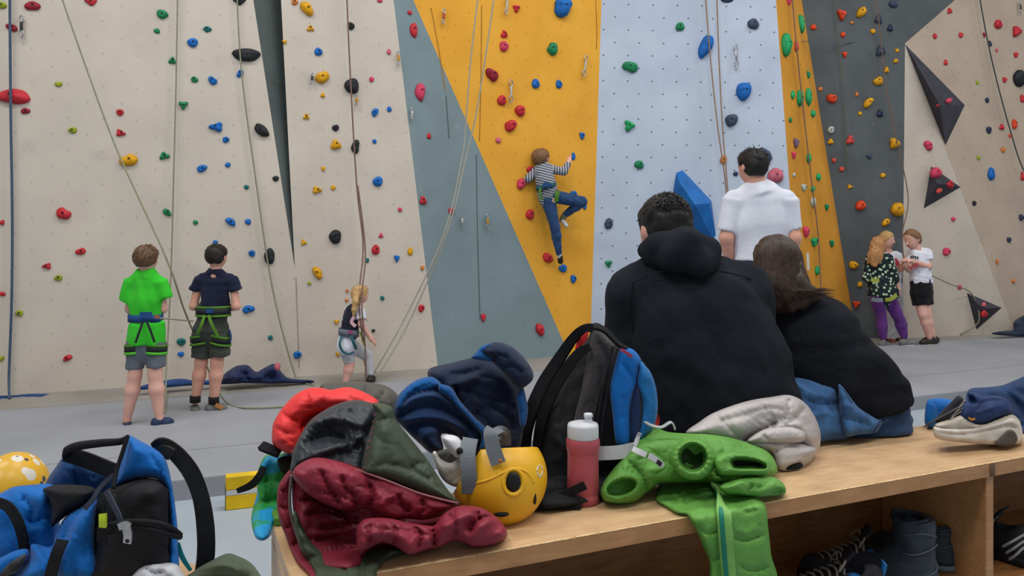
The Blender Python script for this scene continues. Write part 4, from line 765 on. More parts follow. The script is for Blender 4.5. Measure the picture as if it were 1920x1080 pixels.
S = Sdf(0.014); S.cap(g.j((1428, 492, 0)), g.j((1428, 535, 0)), g.r(47), g.r(50), .04, (1, .58, 1)); S.cap(g.j((1404, 535, 0)), g.j((1400, 732, 0)), g.r(27), g.r(17), .03, flat=True); S.cap(g.j((1452, 535, 0)), g.j((1456, 732, 0)), g.r(27), g.r(17), .03, flat=True); g.part('trousers', S, C_TRS)
shoe(g, (1400, 744, 0), (1393, 744, .2), 14, C_SHBK); shoe(g, (1456, 744, 0), (1462, 744, .2), 14, C_SHBK)
# --- the three children at the right
def pattern(name, c1, c2, sc, thr):
    m = mat(name, c1, 0.85, spec=0.2); nt = m.node_tree; N = nt.nodes.new; L = nt.links.new; tc = N('ShaderNodeTexCoord'); v = N('ShaderNodeTexVoronoi'); v.inputs['Scale'].default_value = sc; L(tc.outputs['Object'], v.inputs['Vector'])
    r = N('ShaderNodeValToRGB'); r.color_ramp.interpolation = 'CONSTANT'; r.color_ramp.elements[0].color = lin(c2); r.color_ramp.elements[1].position = thr; r.color_ramp.elements[1].color = lin(c1); L(v.outputs['Distance'], r.inputs[0]); L(r.outputs[0], nt.nodes['Principled BSDF'].inputs['Base Color']); return m
C_PAT = pattern('leaf_print', (32, 44, 48), (180, 200, 172), 24, 0.34); h = 0.009
g = Fig('person', 'girl with blond cap of hair in white top standing behind long haired girl', 8.5, (1672, 642)); S = Sdf(h); T = [(1672, 488, 0, 15), (1673, 515, 0, 14), (1674, 540, 0, 16)]
torso(S, g, T, .65, .03, -2); head(g, S, (1662, 450, 0), 12, 16.5, (0.62, -0.75, -0.05), M_HBL, 53, cover=0.42, strands=0); S.cap(g.j((1663, 460, 0)), g.j((1668, 476, 0)), g.r(5.5), g.r(6.5), .015)
S.cap(g.j((1682, 482, 0)), g.j((1690, 505, -.08)), g.r(5.5), g.r(5), .01); S.cap(g.j((1690, 505, -.08)), g.j((1697, 488, -.16)), g.r(5), g.r(4), .01); hand(S, g.j((1697, 488, -.16)), (.4, -.4, .8), (.5, .6, 0), .12, .6); S.cap(g.j((1660, 484, 0)), g.j((1658, 520, .02)), g.r(5.5), g.r(5), .01); S.cap(g.j((1658, 520, .02)), g.j((1664, 545, -.02)), g.r(5), g.r(4), .01)
leg(S, g, (1667, 555, 0), (1667, 598, 0), (1670, 634, 0), (9, 7, 7, 4.5)); leg(S, g, (1682, 555, 0), (1685, 598, 0), (1686, 634, 0), (9, 7, 7, 4.5)); g.part('body', S, M_SKIN2)
S = Sdf(h); torso(S, g, T, .68, .03, 1.5); S.cap(g.j((1660, 481, 0)), g.j((1683, 480, 0)), g.r(8), g.r(8), .02); S.cap(g.j((1682, 481, 0)), g.j((1688, 498, -.05)), g.r(7.5), g.r(8), .01, flat=True); g.part('t_shirt', S, C_WHT, wrinkle(.005, 40, 2)); [strap(g, [(1679+i*2.4, 484+i*3, -.125), (1681+i*2, 492+i*2, -.128), (1678+i*2, 500-i*2, -.125)], 3, mat('print_red', (190, 70, 80), .8), 'print') for i in range(3)]
S = Sdf(h); S.cap(g.j((1674, 545, 0)), g.j((1674, 558, 0)), g.r(16), g.r(17), .02, (1, .7, 1)); S.cap(g.j((1667, 555, 0)), g.j((1668, 636, 0)), g.r(10.5), g.r(9.5), .01, flat=True); S.cap(g.j((1682, 555, 0)), g.j((1685, 634, 0)), g.r(10.5), g.r(9), .01, flat=True); g.part('trousers', S, C_LGR, wrinkle(.006, 40, 3))
shoe(g, (1670, 644, 0), (1675, 644, -.15), 7, mat('shoe_rust', (120, 62, 56), .6)); shoe(g, (1687, 642, 0), (1694, 642, -.12), 7, mat('shoe_rust', (120, 62, 56), .6))
g = Fig('person', 'girl with long ginger hair, leaf print top and purple leggings, back turned', 8.15, (1675, 648)); S = Sdf(h); T = [(1648, 492, 0, 16), (1650, 515, 0, 16), (1655, 540, 0, 20), (1657, 556, 0, 20)]
torso(S, g, T, .65, .03, -2); head(g, S, (1646, 461, 0), 12.5, 17, (0.7, 0.7, 0), M_HGN, 63, cover=0.3, strands=0); S.cap(g.j((1647, 470, 0)), g.j((1648, 484, 0)), g.r(6), g.r(7), .015)
S.cap(g.j((1666, 485, 0)), g.j((1677, 520, -.03)), g.r(6), g.r(5.5), .01); S.cap(g.j((1677, 520, -.03)), g.j((1685, 541, .0)), g.r(5), g.r(4), .01); hand(S, g.j((1685, 541, 0)), (.25, .1, -.9), (.8, -.5, 0), .12, .35); S.cap(g.j((1630, 488, 0)), g.j((1625, 520, -.02)), g.r(6), g.r(5.5), .01); S.cap(g.j((1625, 520, -.02)), g.j((1634, 535, .12)), g.r(5.5), g.r(4), .01)
leg(S, g, (1646, 562, 0), (1653, 600, 0), (1656, 636, 0), (10, 8, 8, 4.5)); leg(S, g, (1669, 562, 0), (1688, 600, 0), (1695, 634, 0), (10, 8, 8, 4.5)); g.part('body', S, M_SKIN2)
S = Sdf(h); torso(S, g, T, .68, .03, 1.5); S.cap(g.j((1657, 540, 0)), g.j((1656, 556, 0)), g.r(25), g.r(28), .02, (1, .6, 1), flat=True); S.cap(g.j((1632, 485, 0)), g.j((1665, 482, 0)), g.r(7.5), g.r(7.5), .02); S.cap(g.j((1666, 484, 0)), g.j((1678, 524, -.03)), g.r(8), g.r(8), .015); S.cap(g.j((1630, 487, 0)), g.j((1625, 520, -.02)), g.r(8), g.r(7.5), .015); S.cap(g.j((1625, 520, -.02)), g.j((1632, 533, .1)), g.r(7.5), g.r(6), .015); g.part('top', S, C_PAT, wrinkle(.005, 40, 2))
S = Sdf(h); S.cap(g.j((1648, 556, 0)), g.j((1666, 556, 0)), g.r(15), g.r(15), .02, (1, .75, 1)); leg(S, g, (1646, 562, 0), (1653, 600, 0), (1656, 632, 0), (13.5, 9, 9.5, 6.5)); leg(S, g, (1668, 562, 0), (1687, 600, 0), (1695, 630, 0), (13.5, 9.5, 10, 6.5)); g.part('leggings', S, C_PUR, wrinkle(.003, 50, 3))
strap(g, [(1660, 562, -.14), (1670, 561, -.13), (1681, 553, -.1)], 7, H_YEL, 'leg_loop'); strap(g, [(1634, 561, -.1), (1645, 563, -.14), (1655, 562, -.14)], 7, H_GRY, 'leg_loop'); strap(g, [(1633, 524, -.14), (1641, 526, -.15), (1648, 525, -.15)], 7, H_YEL, 'print')
S = Sdf(.008); S.cap(g.j((1646, 456, -.02)), g.j((1642, 482, -.07)), g.r(13), g.r(13), .02, (1, .6, 1)); S.cap(g.j((1640, 480, -.07)), g.j((1630, 492, -.08)), g.r(11), g.r(4), .02, (1, .5, 1)); S.cap(g.j((1640, 480, -.08)), g.j((1640, 497, -.1)), g.r(11), g.r(5), .02, (1, .5, 1)); ho = g.part('long_hair', S, M_HGN, wrinkle(.005, 90, 3, (1, 1, .05)))
shoe(g, (1655, 650, 0), (1666, 650, .06), 7, C_SHGR, mat('sole_pale', (200, 200, 196), .6)); shoe(g, (1695, 648, 0), (1720, 647, .02), 7, C_SHGR, mat('sole_pale', (200, 200, 196), .6))
g = Fig('person', 'boy in white printed shirt and black shorts looking down at his hands', 8.25, (1740, 645)); S = Sdf(h); T = [(1724, 484, 0, 17), (1726, 505, 0, 18), (1727, 528, 0, 19)]
torso(S, g, T, .7, .03, -2); head(g, S, (1711, 448, 0), 13.5, 18.5, (-0.9, -0.35, -0.35), M_HLB, 73, cover=0.2, strands=0); S.cap(g.j((1716, 456, 0)), g.j((1722, 473, 0)), g.r(7), g.r(8), .015)
S.cap(g.j((1738, 478, -.02)), g.j((1741, 500, -.05)), g.r(6.5), g.r(6), .01); S.cap(g.j((1741, 500, -.05)), g.j((1706, 489, -.12)), g.r(6), g.r(4.5), .01); hand(S, g.j((1706, 489, -.12)), (-.9, -.1, .15), (0, -.2, 1), .125, .6)
S.cap(g.j((1712, 478, .06)), g.j((1704, 505, .0)), g.r(6.5), g.r(6), .01); S.cap(g.j((1704, 505, 0)), g.j((1696, 498, -.1)), g.r(6), g.r(4.5), .01); hand(S, g.j((1697, 500, -.1)), (-.3, -.3, .8), (-.8, 0, .3), .125, .6)
leg(S, g, (1721, 550, .02), (1731, 590, -.02), (1743, 634, 0), (11, 8.5, 8, 5)); leg(S, g, (1735, 550, .03), (1738, 590, .02), (1749, 634, .04), (11, 8.5, 8, 5)); g.part('body', S, M_SKIN2)
S = Sdf(h); torso(S, g, T, .73, .03, 1.5); S.cap(g.j((1713, 474, .02)), g.j((1736, 474, 0)), g.r(9), g.r(9), .02); S.cap(g.j((1737, 476, -.02)), g.j((1740, 488, -.04)), g.r(9.5), g.r(10), .015, flat=True); S.cap(g.j((1712, 477, .05)), g.j((1707, 490, .03)), g.r(9), g.r(9.5), .015, flat=True); S.cut(g.j((1727, 531, 0)), (0, 0, -1)); g.part('t_shirt', S, C_WHT, wrinkle(.006, 40, 2))
for i, (x, y) in enumerate(((1708, 480), (1712, 479), (1716, 480), (1720, 481))): strap(g, [(x, y, -.122-.004*i), (x+.6, y+3, -.123-.004*i), (x, y+5.5, -.122-.004*i)], 2.2, mat('print_black', (50, 50, 52), .8), 'print')
for i, (x, y) in enumerate(((1706, 503), (1710, 499), (1714, 501), (1717, 496))): strap(g, [(x, y, -.112-.007*i), (x+2.5, y-2, -.116-.007*i), (x+4, y+2, -.116-.007*i)], 3, mat('print_red', (190, 70, 80), .8), 'print')
S = Sdf(h); S.cap(g.j((1727, 530, 0)), g.j((1728, 548, 0)), g.r(19.5), g.r(20.5), .02, (1, .75, 1)); S.cap(g.j((1724, 548, .0)), g.j((1727, 571, 0)), g.r(16), g.r(16), .01, (1, .8, 1), flat=True); S.cap(g.j((1735, 548, .03)), g.j((1737, 571, .03)), g.r(13), g.r(13), .01, flat=True); g.part('shorts', S, cloth('shorts_black', (26, 26, 30)), wrinkle(.004, 40, 3))
shoe(g, (1748, 646, 0), (1726, 646, -.04), 7, C_SHBK, mat('sole_tan', (180, 150, 110), .6)); shoe(g, (1751, 643, .06), (1730, 643, .06), 7, C_SHBK, mat('sole_tan', (180, 150, 110), .6))
# --- seated man in the black hoodie
g = Fig('person', 'seated man in black hooded sweatshirt with short dark hair, back turned, leaning forward', 2.43, (1370, 848)); h = 0.009; S = Sdf(h)
T = [(1286, 572, .06, 104), (1312, 625, .02, 126), (1345, 700, 0, 130), (1368, 780, 0, 128), (1375, 838, .01, 128)]
torso(S, g, T[:3]+[(1366, 745, 0, 112)], 0.62, 0.10, -12); head(g, S, (1247, 425, .09), 49, 62, (-0.35, 0.95, -0.15), M_HBK, 83, cover=0.30, strands=4600, slen=0.011, earS=1.1); S.cap(g.j((1252, 455, .08)), g.j((1268, 515, .07)), g.r(38), g.r(42), .05)
leg(S, g, (1322, 775, .1), (1280, 738, .52), (1285, 1085, .50), (36, 32, 28, 20)); leg(S, g, (1425, 775, .1), (1440, 738, .52), (1445, 1085, .50), (36, 32, 28, 20)); g.part('body', S, M_SKIN)
S = Sdf(h); torso(S, g, T, 0.64, 0.12, 2); S.cap(g.j((1192, 548, .08)), g.j((1395, 540, .08)), g.r(52), g.r(54), .05, (1, .85, 1)); S.cap(g.j((1245, 514, .08)), g.j((1318, 520, .08)), g.r(38), g.r(36), .06)
S.cap(g.j((1184, 552, .08)), g.j((1176, 640, .10)), g.r(50), g.r(45), .03); S.cap(g.j((1176, 640, .10)), g.j((1250, 740, .36)), g.r(45), g.r(34), .03); S.cap(g.j((1400, 552, .08)), g.j((1425, 650, .14)), g.r(48), g.r(42), .03); S.cap(g.j((1425, 650, .14)), g.j((1400, 740, .4)), g.r(42), g.r(34), .03)
wk1 = wrinkle(0.005, 14, 31, (1, 1, 1.3)); wk2 = wrinkle(0.0022, 60, 35, (1, .6, 1)); S.cut((0, 0, .523), (0, 0, -1)); g.part('hoodie', S, C_BLK, lambda p: wk1(p)+wk2(p))
S = Sdf(0.006)       # the hood lying in folds round the neck
S.path([g.j((1212, 470, .10)), g.j((1236, 460, -.02)), g.j((1288, 452, -.06)), g.j((1326, 470, -.03)), g.j((1338, 488, .04))], [g.r(17), g.r(21), g.r(23), g.r(21), g.r(15)], .035); S.path([g.j((1225, 488, .03)), g.j((1262, 488, -.06)), g.j((1310, 496, -.075)), g.j((1334, 496, -.01))], [g.r(17), g.r(20), g.r(20), g.r(15)], .03); S.path([g.j((1222, 476, .02)), g.j((1275, 470, -.07)), g.j((1325, 482, -.05))], [g.r(15), g.r(18), g.r(17)], .03)
g.part('hood', S, C_BLK, wrinkle(0.003, 30, 33))
for pts in ([(1186, 530, -.02), (1252, 506, -.055), (1330, 506, -.05), (1400, 520, -.01), (1424, 540, .02)], [(1187, 530, -.02), (1182, 580, -.015), (1188, 640, -.01)]):
    V, Fc = tube([g.j(p) for p in pts], 0.0022, 5); mk('seam', V, Fc, C_BLK, g.root)
S = Sdf(.012); S.cap(g.j((1345, 800, .0)), g.j((1400, 800, .0)), g.r(62), g.r(62), .03, (1, .8, 1)); leg(S, g, (1322, 775, .1), (1280, 738, .52), (1285, 1075, .50), (45, 44, 38, 32)); leg(S, g, (1425, 775, .1), (1440, 738, .52), (1445, 1075, .50), (45, 44, 38, 32)); g.part('trousers', S, C_TRS)
for x in (1285, 1445): shoe(g, (x, 1091, .50), (x, 1091, .66), 34, C_SHBK)
# --- seated woman with long brown hair
g = Fig('person', 'seated woman with long straight brown hair in black T-shirt leaning beside hooded man', 2.62, (1620, 812)); S = Sdf(h)
T = [(1490, 622, .06, 80), (1530, 660, .03, 92), (1580, 720, 0, 92), (1622, 765, -.01, 84), (1630, 785, 0, 82)]
torso(S, g, T[:3]+[(1612, 745, 0, 66)], 0.62, .08, -8); S.cap(g.j((1462, 530, .08)), g.j((1478, 580, .07)), g.r(30), g.r(34), .04); M_HW = hairmat('chestnut', (70, 51, 40), (40, 30, 25)); head(g, S, (1457, 497, .09), 42, 58, (-0.35, 0.93, -0.1), M_HW, 93, cover=0.30, strands=0)
leg(S, g, (1595, 755, .12), (1600, 735, .5), (1602, 1040, .48), (26, 26, 24, 17)); leg(S, g, (1660, 755, .12), (1675, 735, .5), (1677, 1040, .48), (26, 26, 24, 17)); g.part('body', S, M_SKIN2)
S = Sdf(h); torso(S, g, T, 0.65, .08, 1); S.cap(g.j((1440, 606, .10)), g.j((1545, 606, .09)), g.r(42), g.r(40), .04, (1, .85, 1)); S.cap(g.j((1475, 582, .08)), g.j((1510, 582, .08)), g.r(28), g.r(26), .05); S.cap(g.j((1556, 602, .1)), g.j((1592, 672, .2)), g.r(38), g.r(32), .05); S.cap(g.j((1440, 605, .12)), g.j((1445, 680, .22)), g.r(38), g.r(32), .05); S.cut(g.j((1632, 766, 0)), (.25, 0, -1)); wk1 = wrinkle(.0045, 26, 41, (.35, .6, 1.9)); wk2 = wrinkle(.001, 60, 45, (.3, 1, 1.6)); g.part('t_shirt', S, C_BLT, lambda p: wk1(p)+wk2(p))
S = Sdf(.008); S.cap(g.j((1622, 750, 0)), g.j((1630, 806, .0)), g.r(76), g.r(79), .01, (1, .64, 1)); S.cut((0, 0, .523), (0, 0, -1)); S.cut(g.j((1632, 738, 0)), (0, 0, 1)); g.part('jeans_seat', S, C_JEAN, wrinkle(.003, 60, 5)); S = Sdf(.01); leg(S, g, (1595, 755, .12), (1600, 735, .5), (1602, 1030, .48), (32, 34, 32, 26)); leg(S, g, (1660, 755, .12), (1675, 735, .5), (1677, 1030, .48), (32, 34, 32, 26)); g.part('jeans', S, C_JEAN, wrinkle(.003, 60, 5))
for x in (1602, 1677): shoe(g, (x, 1046, .48), (x, 1046, .62), 26, C_SHBK)
for pts in ([(1655, 792, -.092), (1676, 780, -.078), (1692, 766, -.058)],):
    V, Fc = tube([g.j(p) for p in pts], 0.0016, 5); mk('stitching', V, Fc, mat('stitch_pale', (120, 140, 175), .8), g.root)
rg = np.random.RandomState(5); V = []; Fc = []; n = 0; crown = (1458, 446)
Sh = Sdf(.008); Sh.cap(g.j((1458, 486, .06)), g.j((1464, 545, .02)), g.r(44), g.r(44), .02, (1, .72, 1)); Sh.cap(g.j((1460, 535, .02)), g.j((1480, 560, -.01)), g.r(42), g.r(18), .04, (1, .6, 1)); Sh.cap(g.j((1490, 548, -.01)), g.j((1546, 556, .02)), g.r(22), g.r(8), .04, (1, .6, 1)); ho = g.part('long_hair', Sh, M_HW, wrinkle(.006, 45, 8, (1.4, 1, .12)))
pts_l = []
for i in range(820):
    a = rg.uniform(-1, 1); r0 = rg.uniform(0, 1); x1 = 1458+a*45; d1 = -.12*math.sqrt(max(0, 1-a*a))
    x2 = 1457+a*46+max(0, a)*8; y2 = 555+rg.uniform(-14, 12); x3 = 1455+a*46+(26 if a > -.2 else 4)*(0.4+0.6*rg.uniform())+max(0, a)**1.5*44*(1 if rg.uniform() < .4 else .3); y3 = 552+rg.uniform(-4, 18)-max(0, a)*10
    st = [(1457+a*8, 440+rg.uniform(0, 5)+abs(a)*3, .06), (1458+a*32, 454+abs(a)*10, .06+d1*.75), (x1, 500, .06+d1*1.02), (x2, 540, .035+d1*1.0), (x3, y3, -.01+d1*.55)]
    pts_l.append([np.array(g.j(p))+rg.normal(size=3)*.0008 for p in st])
vf = [tube(p, [.0020, .0026, .0026, .0022, .0006], 4, False, 4) for p in pts_l]; V, Fc = join(*vf); mk('hair_strands', V, np.array([f for f in Fc if len(f) == 4]), M_HW, ho)
# ------------------------------------------------------------------ bench with shoe compartments
ZB = 0.52; BA = math.atan(0.436); BT = np.array([math.cos(BA), math.sin(BA), 0]); BN = np.array([-math.sin(BA), math.cos(BA), 0]); BO = np.array([-.419, 1.474, 0.0])
def BD(y, z=ZB): return F*(CH-z)/(y-YH)                     # depth of a point of a level surface seen on row y
def bp(u, v, z): p = BO+BT*u+BN*v; p[2] = z; return p
def plywood(name, c1, c2, edge=False):
    m = bpy.data.materials.new(name); m.use_nodes = True; nt = m.node_tree; N = nt.nodes.new; L = nt.links.new; b = nt.nodes['Principled BSDF']; b.inputs['Roughness'].default_value = 0.42; b.inputs['Specular IOR Level'].default_value = 0.4
    tc = N('ShaderNodeTexCoord'); mp = N('ShaderNodeMapping'); mp.inputs['Rotation'].default_value = (0, 0, -BA); L(tc.outputs['Object'], mp.inputs[0]); mp2 = N('ShaderNodeMapping'); mp2.inputs['Scale'].default_value = (2.2, 16, 16); L(mp.outputs[0], mp2.inputs[0])
    n = N('ShaderNodeTexNoise'); n.inputs['Scale'].default_value = 3.0; n.inputs['Detail'].default_value = 8; n.inputs['Distortion'].default_value = 1.2; L(mp2.outputs[0], n.inputs['Vector'])
    n2 = N('ShaderNodeTexNoise'); n2.inputs['Scale'].default_value = 9; n2.inputs['Detail'].default_value = 6; L(tc.outputs['Object'], n2.inputs['Vector'])
    r = N('ShaderNodeValToRGB'); r.color_ramp.elements[0].position = .32; r.color_ramp.elements[1].position = .68; r.color_ramp.elements[0].color = lin(c2); r.color_ramp.elements[1].color = lin(c1); L(n.outputs[0], r.inputs[0])
    mx = N('ShaderNodeMix'); mx.data_type = 'RGBA'; mx.blend_type = 'MULTIPLY'; mx.inputs[0].default_value = .45; L(r.outputs[0], mx.inputs[6]); r2 = N('ShaderNodeValToRGB'); r2.color_ramp.elements[0].position = .3; r2.color_ramp.elements[1].position = .6; r2.color_ramp.elements[0].color = (.62, .58, .5, 1); r2.color_ramp.elements[1].color = (1, 1, 1, 1); L(n2.outputs[0], r2.inputs[0]); L(r2.outputs[0], mx.inputs[7]); L(mx.outputs[2], b.inputs['Base Color'])
    bm = N('ShaderNodeBump'); bm.inputs['Strength'].default_value = .08; L(n.outputs[0], bm.inputs['Height']); L(bm.outputs[0], b.inputs['Normal']); return m
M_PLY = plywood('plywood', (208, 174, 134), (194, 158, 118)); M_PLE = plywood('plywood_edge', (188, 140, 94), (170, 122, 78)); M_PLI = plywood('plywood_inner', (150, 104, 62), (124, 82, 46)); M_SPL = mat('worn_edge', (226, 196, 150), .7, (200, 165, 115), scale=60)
bench = thing('bench', 'long plywood bench with open shoe compartments in the foreground', 'bench', BO+np.array([0, 0, -.1])); BR = rotz(BA)
LB, WB = 4.1, .385
def board(name, u0, u1, v0, v1, z0, z1, m, bev=0.003, parent=None):
    c = bp((u0+u1)/2, (v0+v1)/2, (z0+z1)/2); V, Fc = boxm(c, ((u1-u0)/2, (v1-v0)/2, (z1-z0)/2), BR, bev); return mk(name, V, Fc, m, parent or bench, smooth=False)
top = board('seat_board', 0, LB, 0, WB, ZB-.04, ZB, M_PLY); board('front_edging', .0, LB, -.004, -.0002, ZB-.041, ZB-.001, M_PLE, 0.001, top)
rg = np.random.RandomState(3); u = 0.02                      # splintered upper edge
while u < LB-.1:
    L_ = rg.uniform(.05, .22); board('edge_wear', u, u+L_, -.0046, rg.uniform(.0005, .0015), ZB-rg.uniform(.001, .0022), ZB+.0003, M_SPL, 0.0004, top); u += L_+rg.uniform(0, .015)
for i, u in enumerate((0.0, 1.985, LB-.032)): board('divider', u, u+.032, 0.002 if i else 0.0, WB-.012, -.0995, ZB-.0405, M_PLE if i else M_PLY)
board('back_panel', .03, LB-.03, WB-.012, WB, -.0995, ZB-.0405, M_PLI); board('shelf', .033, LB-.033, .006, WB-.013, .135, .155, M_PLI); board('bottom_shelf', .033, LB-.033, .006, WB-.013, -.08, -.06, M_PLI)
ZS = .155
V, Fc = tube([P(1546, 832, BD(832)-.001), P(1640, 845, BD(845)-.001), P(1760, 860, BD(860)-.001), P(1835, 868, BD(868)-.001)], .0008, 4); mk('scratch', V, Fc, M_SPL, top)
V, Fc = boxm(bp(2.0, -.005, ZB-.022), (.011, .001, .018), BR, .0005); mk('worn_patch', V, Fc, mat('scuff_dark', (110, 84, 60), .7), top)
# second bench under the left-hand bags, its far corner turned towards the wall
b2 = thing('bench', 'low plywood bench beneath the blue rucksack at left edge', 'bench', (-1.0, 1.4, -.1)); e1 = P(490, 1082, BD(1082))[:2]; e2 = P(-100, 960, BD(960))[:2]; ed = (e2-e1)/np.linalg.norm(e2-e1); lf = np.array([-ed[1], ed[0]])
lf = lf if lf[1] < 0 else -lf; A2 = math.atan2(ed[1], ed[0]); c = e1+ed*.6+lf*.19
V, Fc = boxm((c[0], c[1], ZB-.02), (.6, .19, .02), rotz(A2), .003); mk('seat_board', V, Fc, M_PLY, b2, smooth=False)
for o_ in (.03, 1.17):
    q = e1+ed*o_+lf*.19; V, Fc = boxm((q[0], q[1], (ZB-.0405-.0995)/2), (.016, .17, (ZB-.0405+.0995)/2), rotz(A2), .002); mk('end_panel', V, Fc, M_PLY, b2, smooth=False)
# ------------------------------------------------------------------ shoes in the compartments
M_LTH = mat('boot_leather', (52, 60, 72), .5, (38, 44, 54), scale=12, bump=.2, bscale=60); M_LIN = mat('boot_lining', (30, 52, 84), .8); M_LINB = mat('lining_blue', (38, 112, 178), .7); M_LACE = mat('lace_grey', (140, 132, 124), .9, (110, 102, 96), scale=80); M_RUB = mat('rubber_dark', (28, 28, 30), .6); M_SOLW = mat('sole_white', (206, 202, 194), .6, (178, 170, 158), scale=20); M_MESH = mat('mesh_black', (36, 38, 46), .8, bump=.3, bscale=300)
def boot(x, ytop, d, wpx, lean, label, name='boot'):
    """high shoe seen from its heel side: shaft, collar, lining, folds, sole"""
    s = d/F; zt = P(x, ytop, d)[2]; base = P(x, ytop, d); base[2] = ZS; t = thing(name, label, 'shoe', base, 'pairs of shoes in the bench'); w = wpx*s; H = zt-ZS
    fw = BN*0.75-BT*0.65; fw /= np.linalg.norm(fw); sd = np.cross(fw, UP)
    S = Sdf(.005); c = base+UP*.03; S.cap(c, c+UP*(H-.03)+sd*lean, w*.42, w*.36, .02); S.cap(c, c+fw*.15, w*.42, w*.36, .02); S.cap(c+fw*.03+UP*.03, c+fw*.13, w*.40, w*.30, .02); S.ell(base+UP*H+sd*lean+fw*.01, (w*.27, w*.27, .075), 0, None, 's'); S.cut((0, 0, zt), UP*1.0+fw*0.35) if False else S.cut((0, 0, zt), UP); S.cut((0, 0, ZS+.012), -UP)
    wk = wrinkle(.003, 50, int(x), (.6, .6, 2.2)); V, Q = S.mesh(wk); up = mk('upper', V, Q, M_LTH, t)
    S = Sdf(.004); S.cap(base+UP*(H-.085)+sd*lean*.8+fw*.01, base+UP*(H-.05)+sd*lean+fw*.01, w*.29, w*.29, .01); V, Q = S.mesh(); mk('lining', V, Q, M_LIN, t)
    loop = [base+UP*(H-.004+.006*math.sin(2*a))+sd*lean+(sd*math.cos(a)+fw*math.sin(a))*w*.315+fw*.008 for a in np.linspace(0, 6.28, 14, endpoint=False)]; V, Fc = tube(loop, .005, 6, True, 2); mk('collar', V, Fc, M_LTH, up)
    for q in (.35, .6, .8):
        loop = [base+UP*(ZS*0+H*q+.012*math.sin(a*2+q*9))+sd*lean*q+(sd*math.cos(a)+fw*math.sin(a))*w*(.415-.03*q) for a in np.linspace(2.6, 6.8, 9)]; V, Fc = tube(loop, .0022, 5, False, 3); mk('seam', V, Fc, mat('seam_grey', (84, 92, 104), .6), up)
    S = Sdf(.005); S.cap(base+UP*.006, base+fw*.155+UP*.006, w*.46, w*.40, .01); S.cut((0, 0, ZS), -UP); S.cut((0, 0, ZS+.02), UP); V, Q = S.mesh(); mk('sole', V, Q, mat('sole_greyblue', (120, 134, 140), .6), t)
boot(1712, 968, 2.27, 98, 0, 'nearer tall dark leather boot with navy lining in bench compartment'); boot(1762, 981, 2.42, 78, .0, 'farther tall dark leather boot beside the wooden divider')
def sneaker(x, y, d, label, blue, ang=2.75, sc=1.0, laces=True, z=None, m=M_MESH, sole=M_RUB, L=.25):
    z = ZS if z is None else z; base = P(x, y, d); base[2] = z; t = thing('sneaker', label, 'shoe', base, 'pairs of shoes in the bench'); fw = np.array([math.cos(ang), math.sin(ang), 0]); sd = np.cross(fw, UP); L *= sc; w = .044*sc
    S = Sdf(.005); S.cap(base+UP*.05, base+fw*L*.8+UP*.035, w, w*.82, .01); S.cap(base-fw*.01+UP*.06, base+fw*L*.35+UP*.075, w*.85, w*.6, .03); S.cap(base-fw*.02+UP*.09, base+fw*.02+UP*.085, w*.7, w*.6, .02); S.ell(base+fw*.03+UP*.115, (w*.62, w*.62, .055), 0, None, 's'); S.cut((0, 0, z+.02), -UP); V, Q = S.mesh(); up = mk('upper', V, Q, m, t)
    S = Sdf(.005); S.cap(base+UP*.01-fw*.015, base+fw*L*.82+UP*.01, w*1.06, w*.9, .01); S.cut((0, 0, z), -UP); S.cut((0, 0, z+.028), UP); V, Q = S.mesh(); mk('sole', V, Q, sole, t)
    S = Sdf(.004); S.ell(base+fw*.03+UP*.075, (w*.66, w*.66, .018), .01); V, Q = S.mesh(); mk('lining', V, Q, blue, t)
    V, Fc = ribbon([base-fw*.035+UP*.075, base-fw*.045+UP*.105, base-fw*.05+UP*.13], .035, .006, fw); mk('heel_tab', V, Fc, blue, t)
    tg = [base+fw*L*.28+UP*.105, base+fw*L*.22+UP*.135, base+fw*L*.14+UP*.16]; V, Fc = ribbon(tg, .05*sc, .006, fw+UP); mk('tongue', V, Fc, m, t)
    if laces:
        for i in range(7):
            q = base+fw*(L*(.25+.075*i))+UP*(.112-.008*i); V, Fc = tube([q-sd*w*.62-UP*.012, q-sd*w*.3+UP*.006, q+sd*w*.3+UP*.004+fw*.012, q+sd*w*.62-UP*.012+fw*.012], .0038, 5); mk('lace', V, Fc, M_LACE, t)
        for s_ in (-1, 1):
            q = base+fw*L*.24+UP*.12; V, Fc = tube([q, q+sd*s_*.03+UP*.02, q+sd*s_*.045+fw*.02-UP*.005, q+sd*s_*.02+fw*.01, q], .003, 5); mk('lace_bow', V, Fc, M_LACE, t)
sneaker(1622, 1072, 2.14, 'front dark sneaker with grey laces and blue heel in bench compartment', M_LINB, 3.0); sneaker(1655, 1050, 2.30, 'rear dark sneaker with blue heel tab behind laced one', M_LINB, 3.0, laces=True)
sneaker(1912, 1060, 2.44, 'black sneaker with silver stripes in right end compartment', M_MESH, 2.2, 1.1, True); 
st = bpy.data.objects[[o.name for o in bpy.data.objects if o.get('label') == 'black sneaker with silver stripes in right end compartment'][0]]
for a in range(3):
    V, Fc = tube([P(1880+a*6, 1025+a*12, 2.385), P(1897+a*4, 1016+a*12, 2.36), P(1918, 1004+a*12, 2.355), P(1935, 996+a*12, 2.36)], .004, 5); mk('stripe', V, Fc, mat('stripe_silver', (150, 150, 150), .5), st)
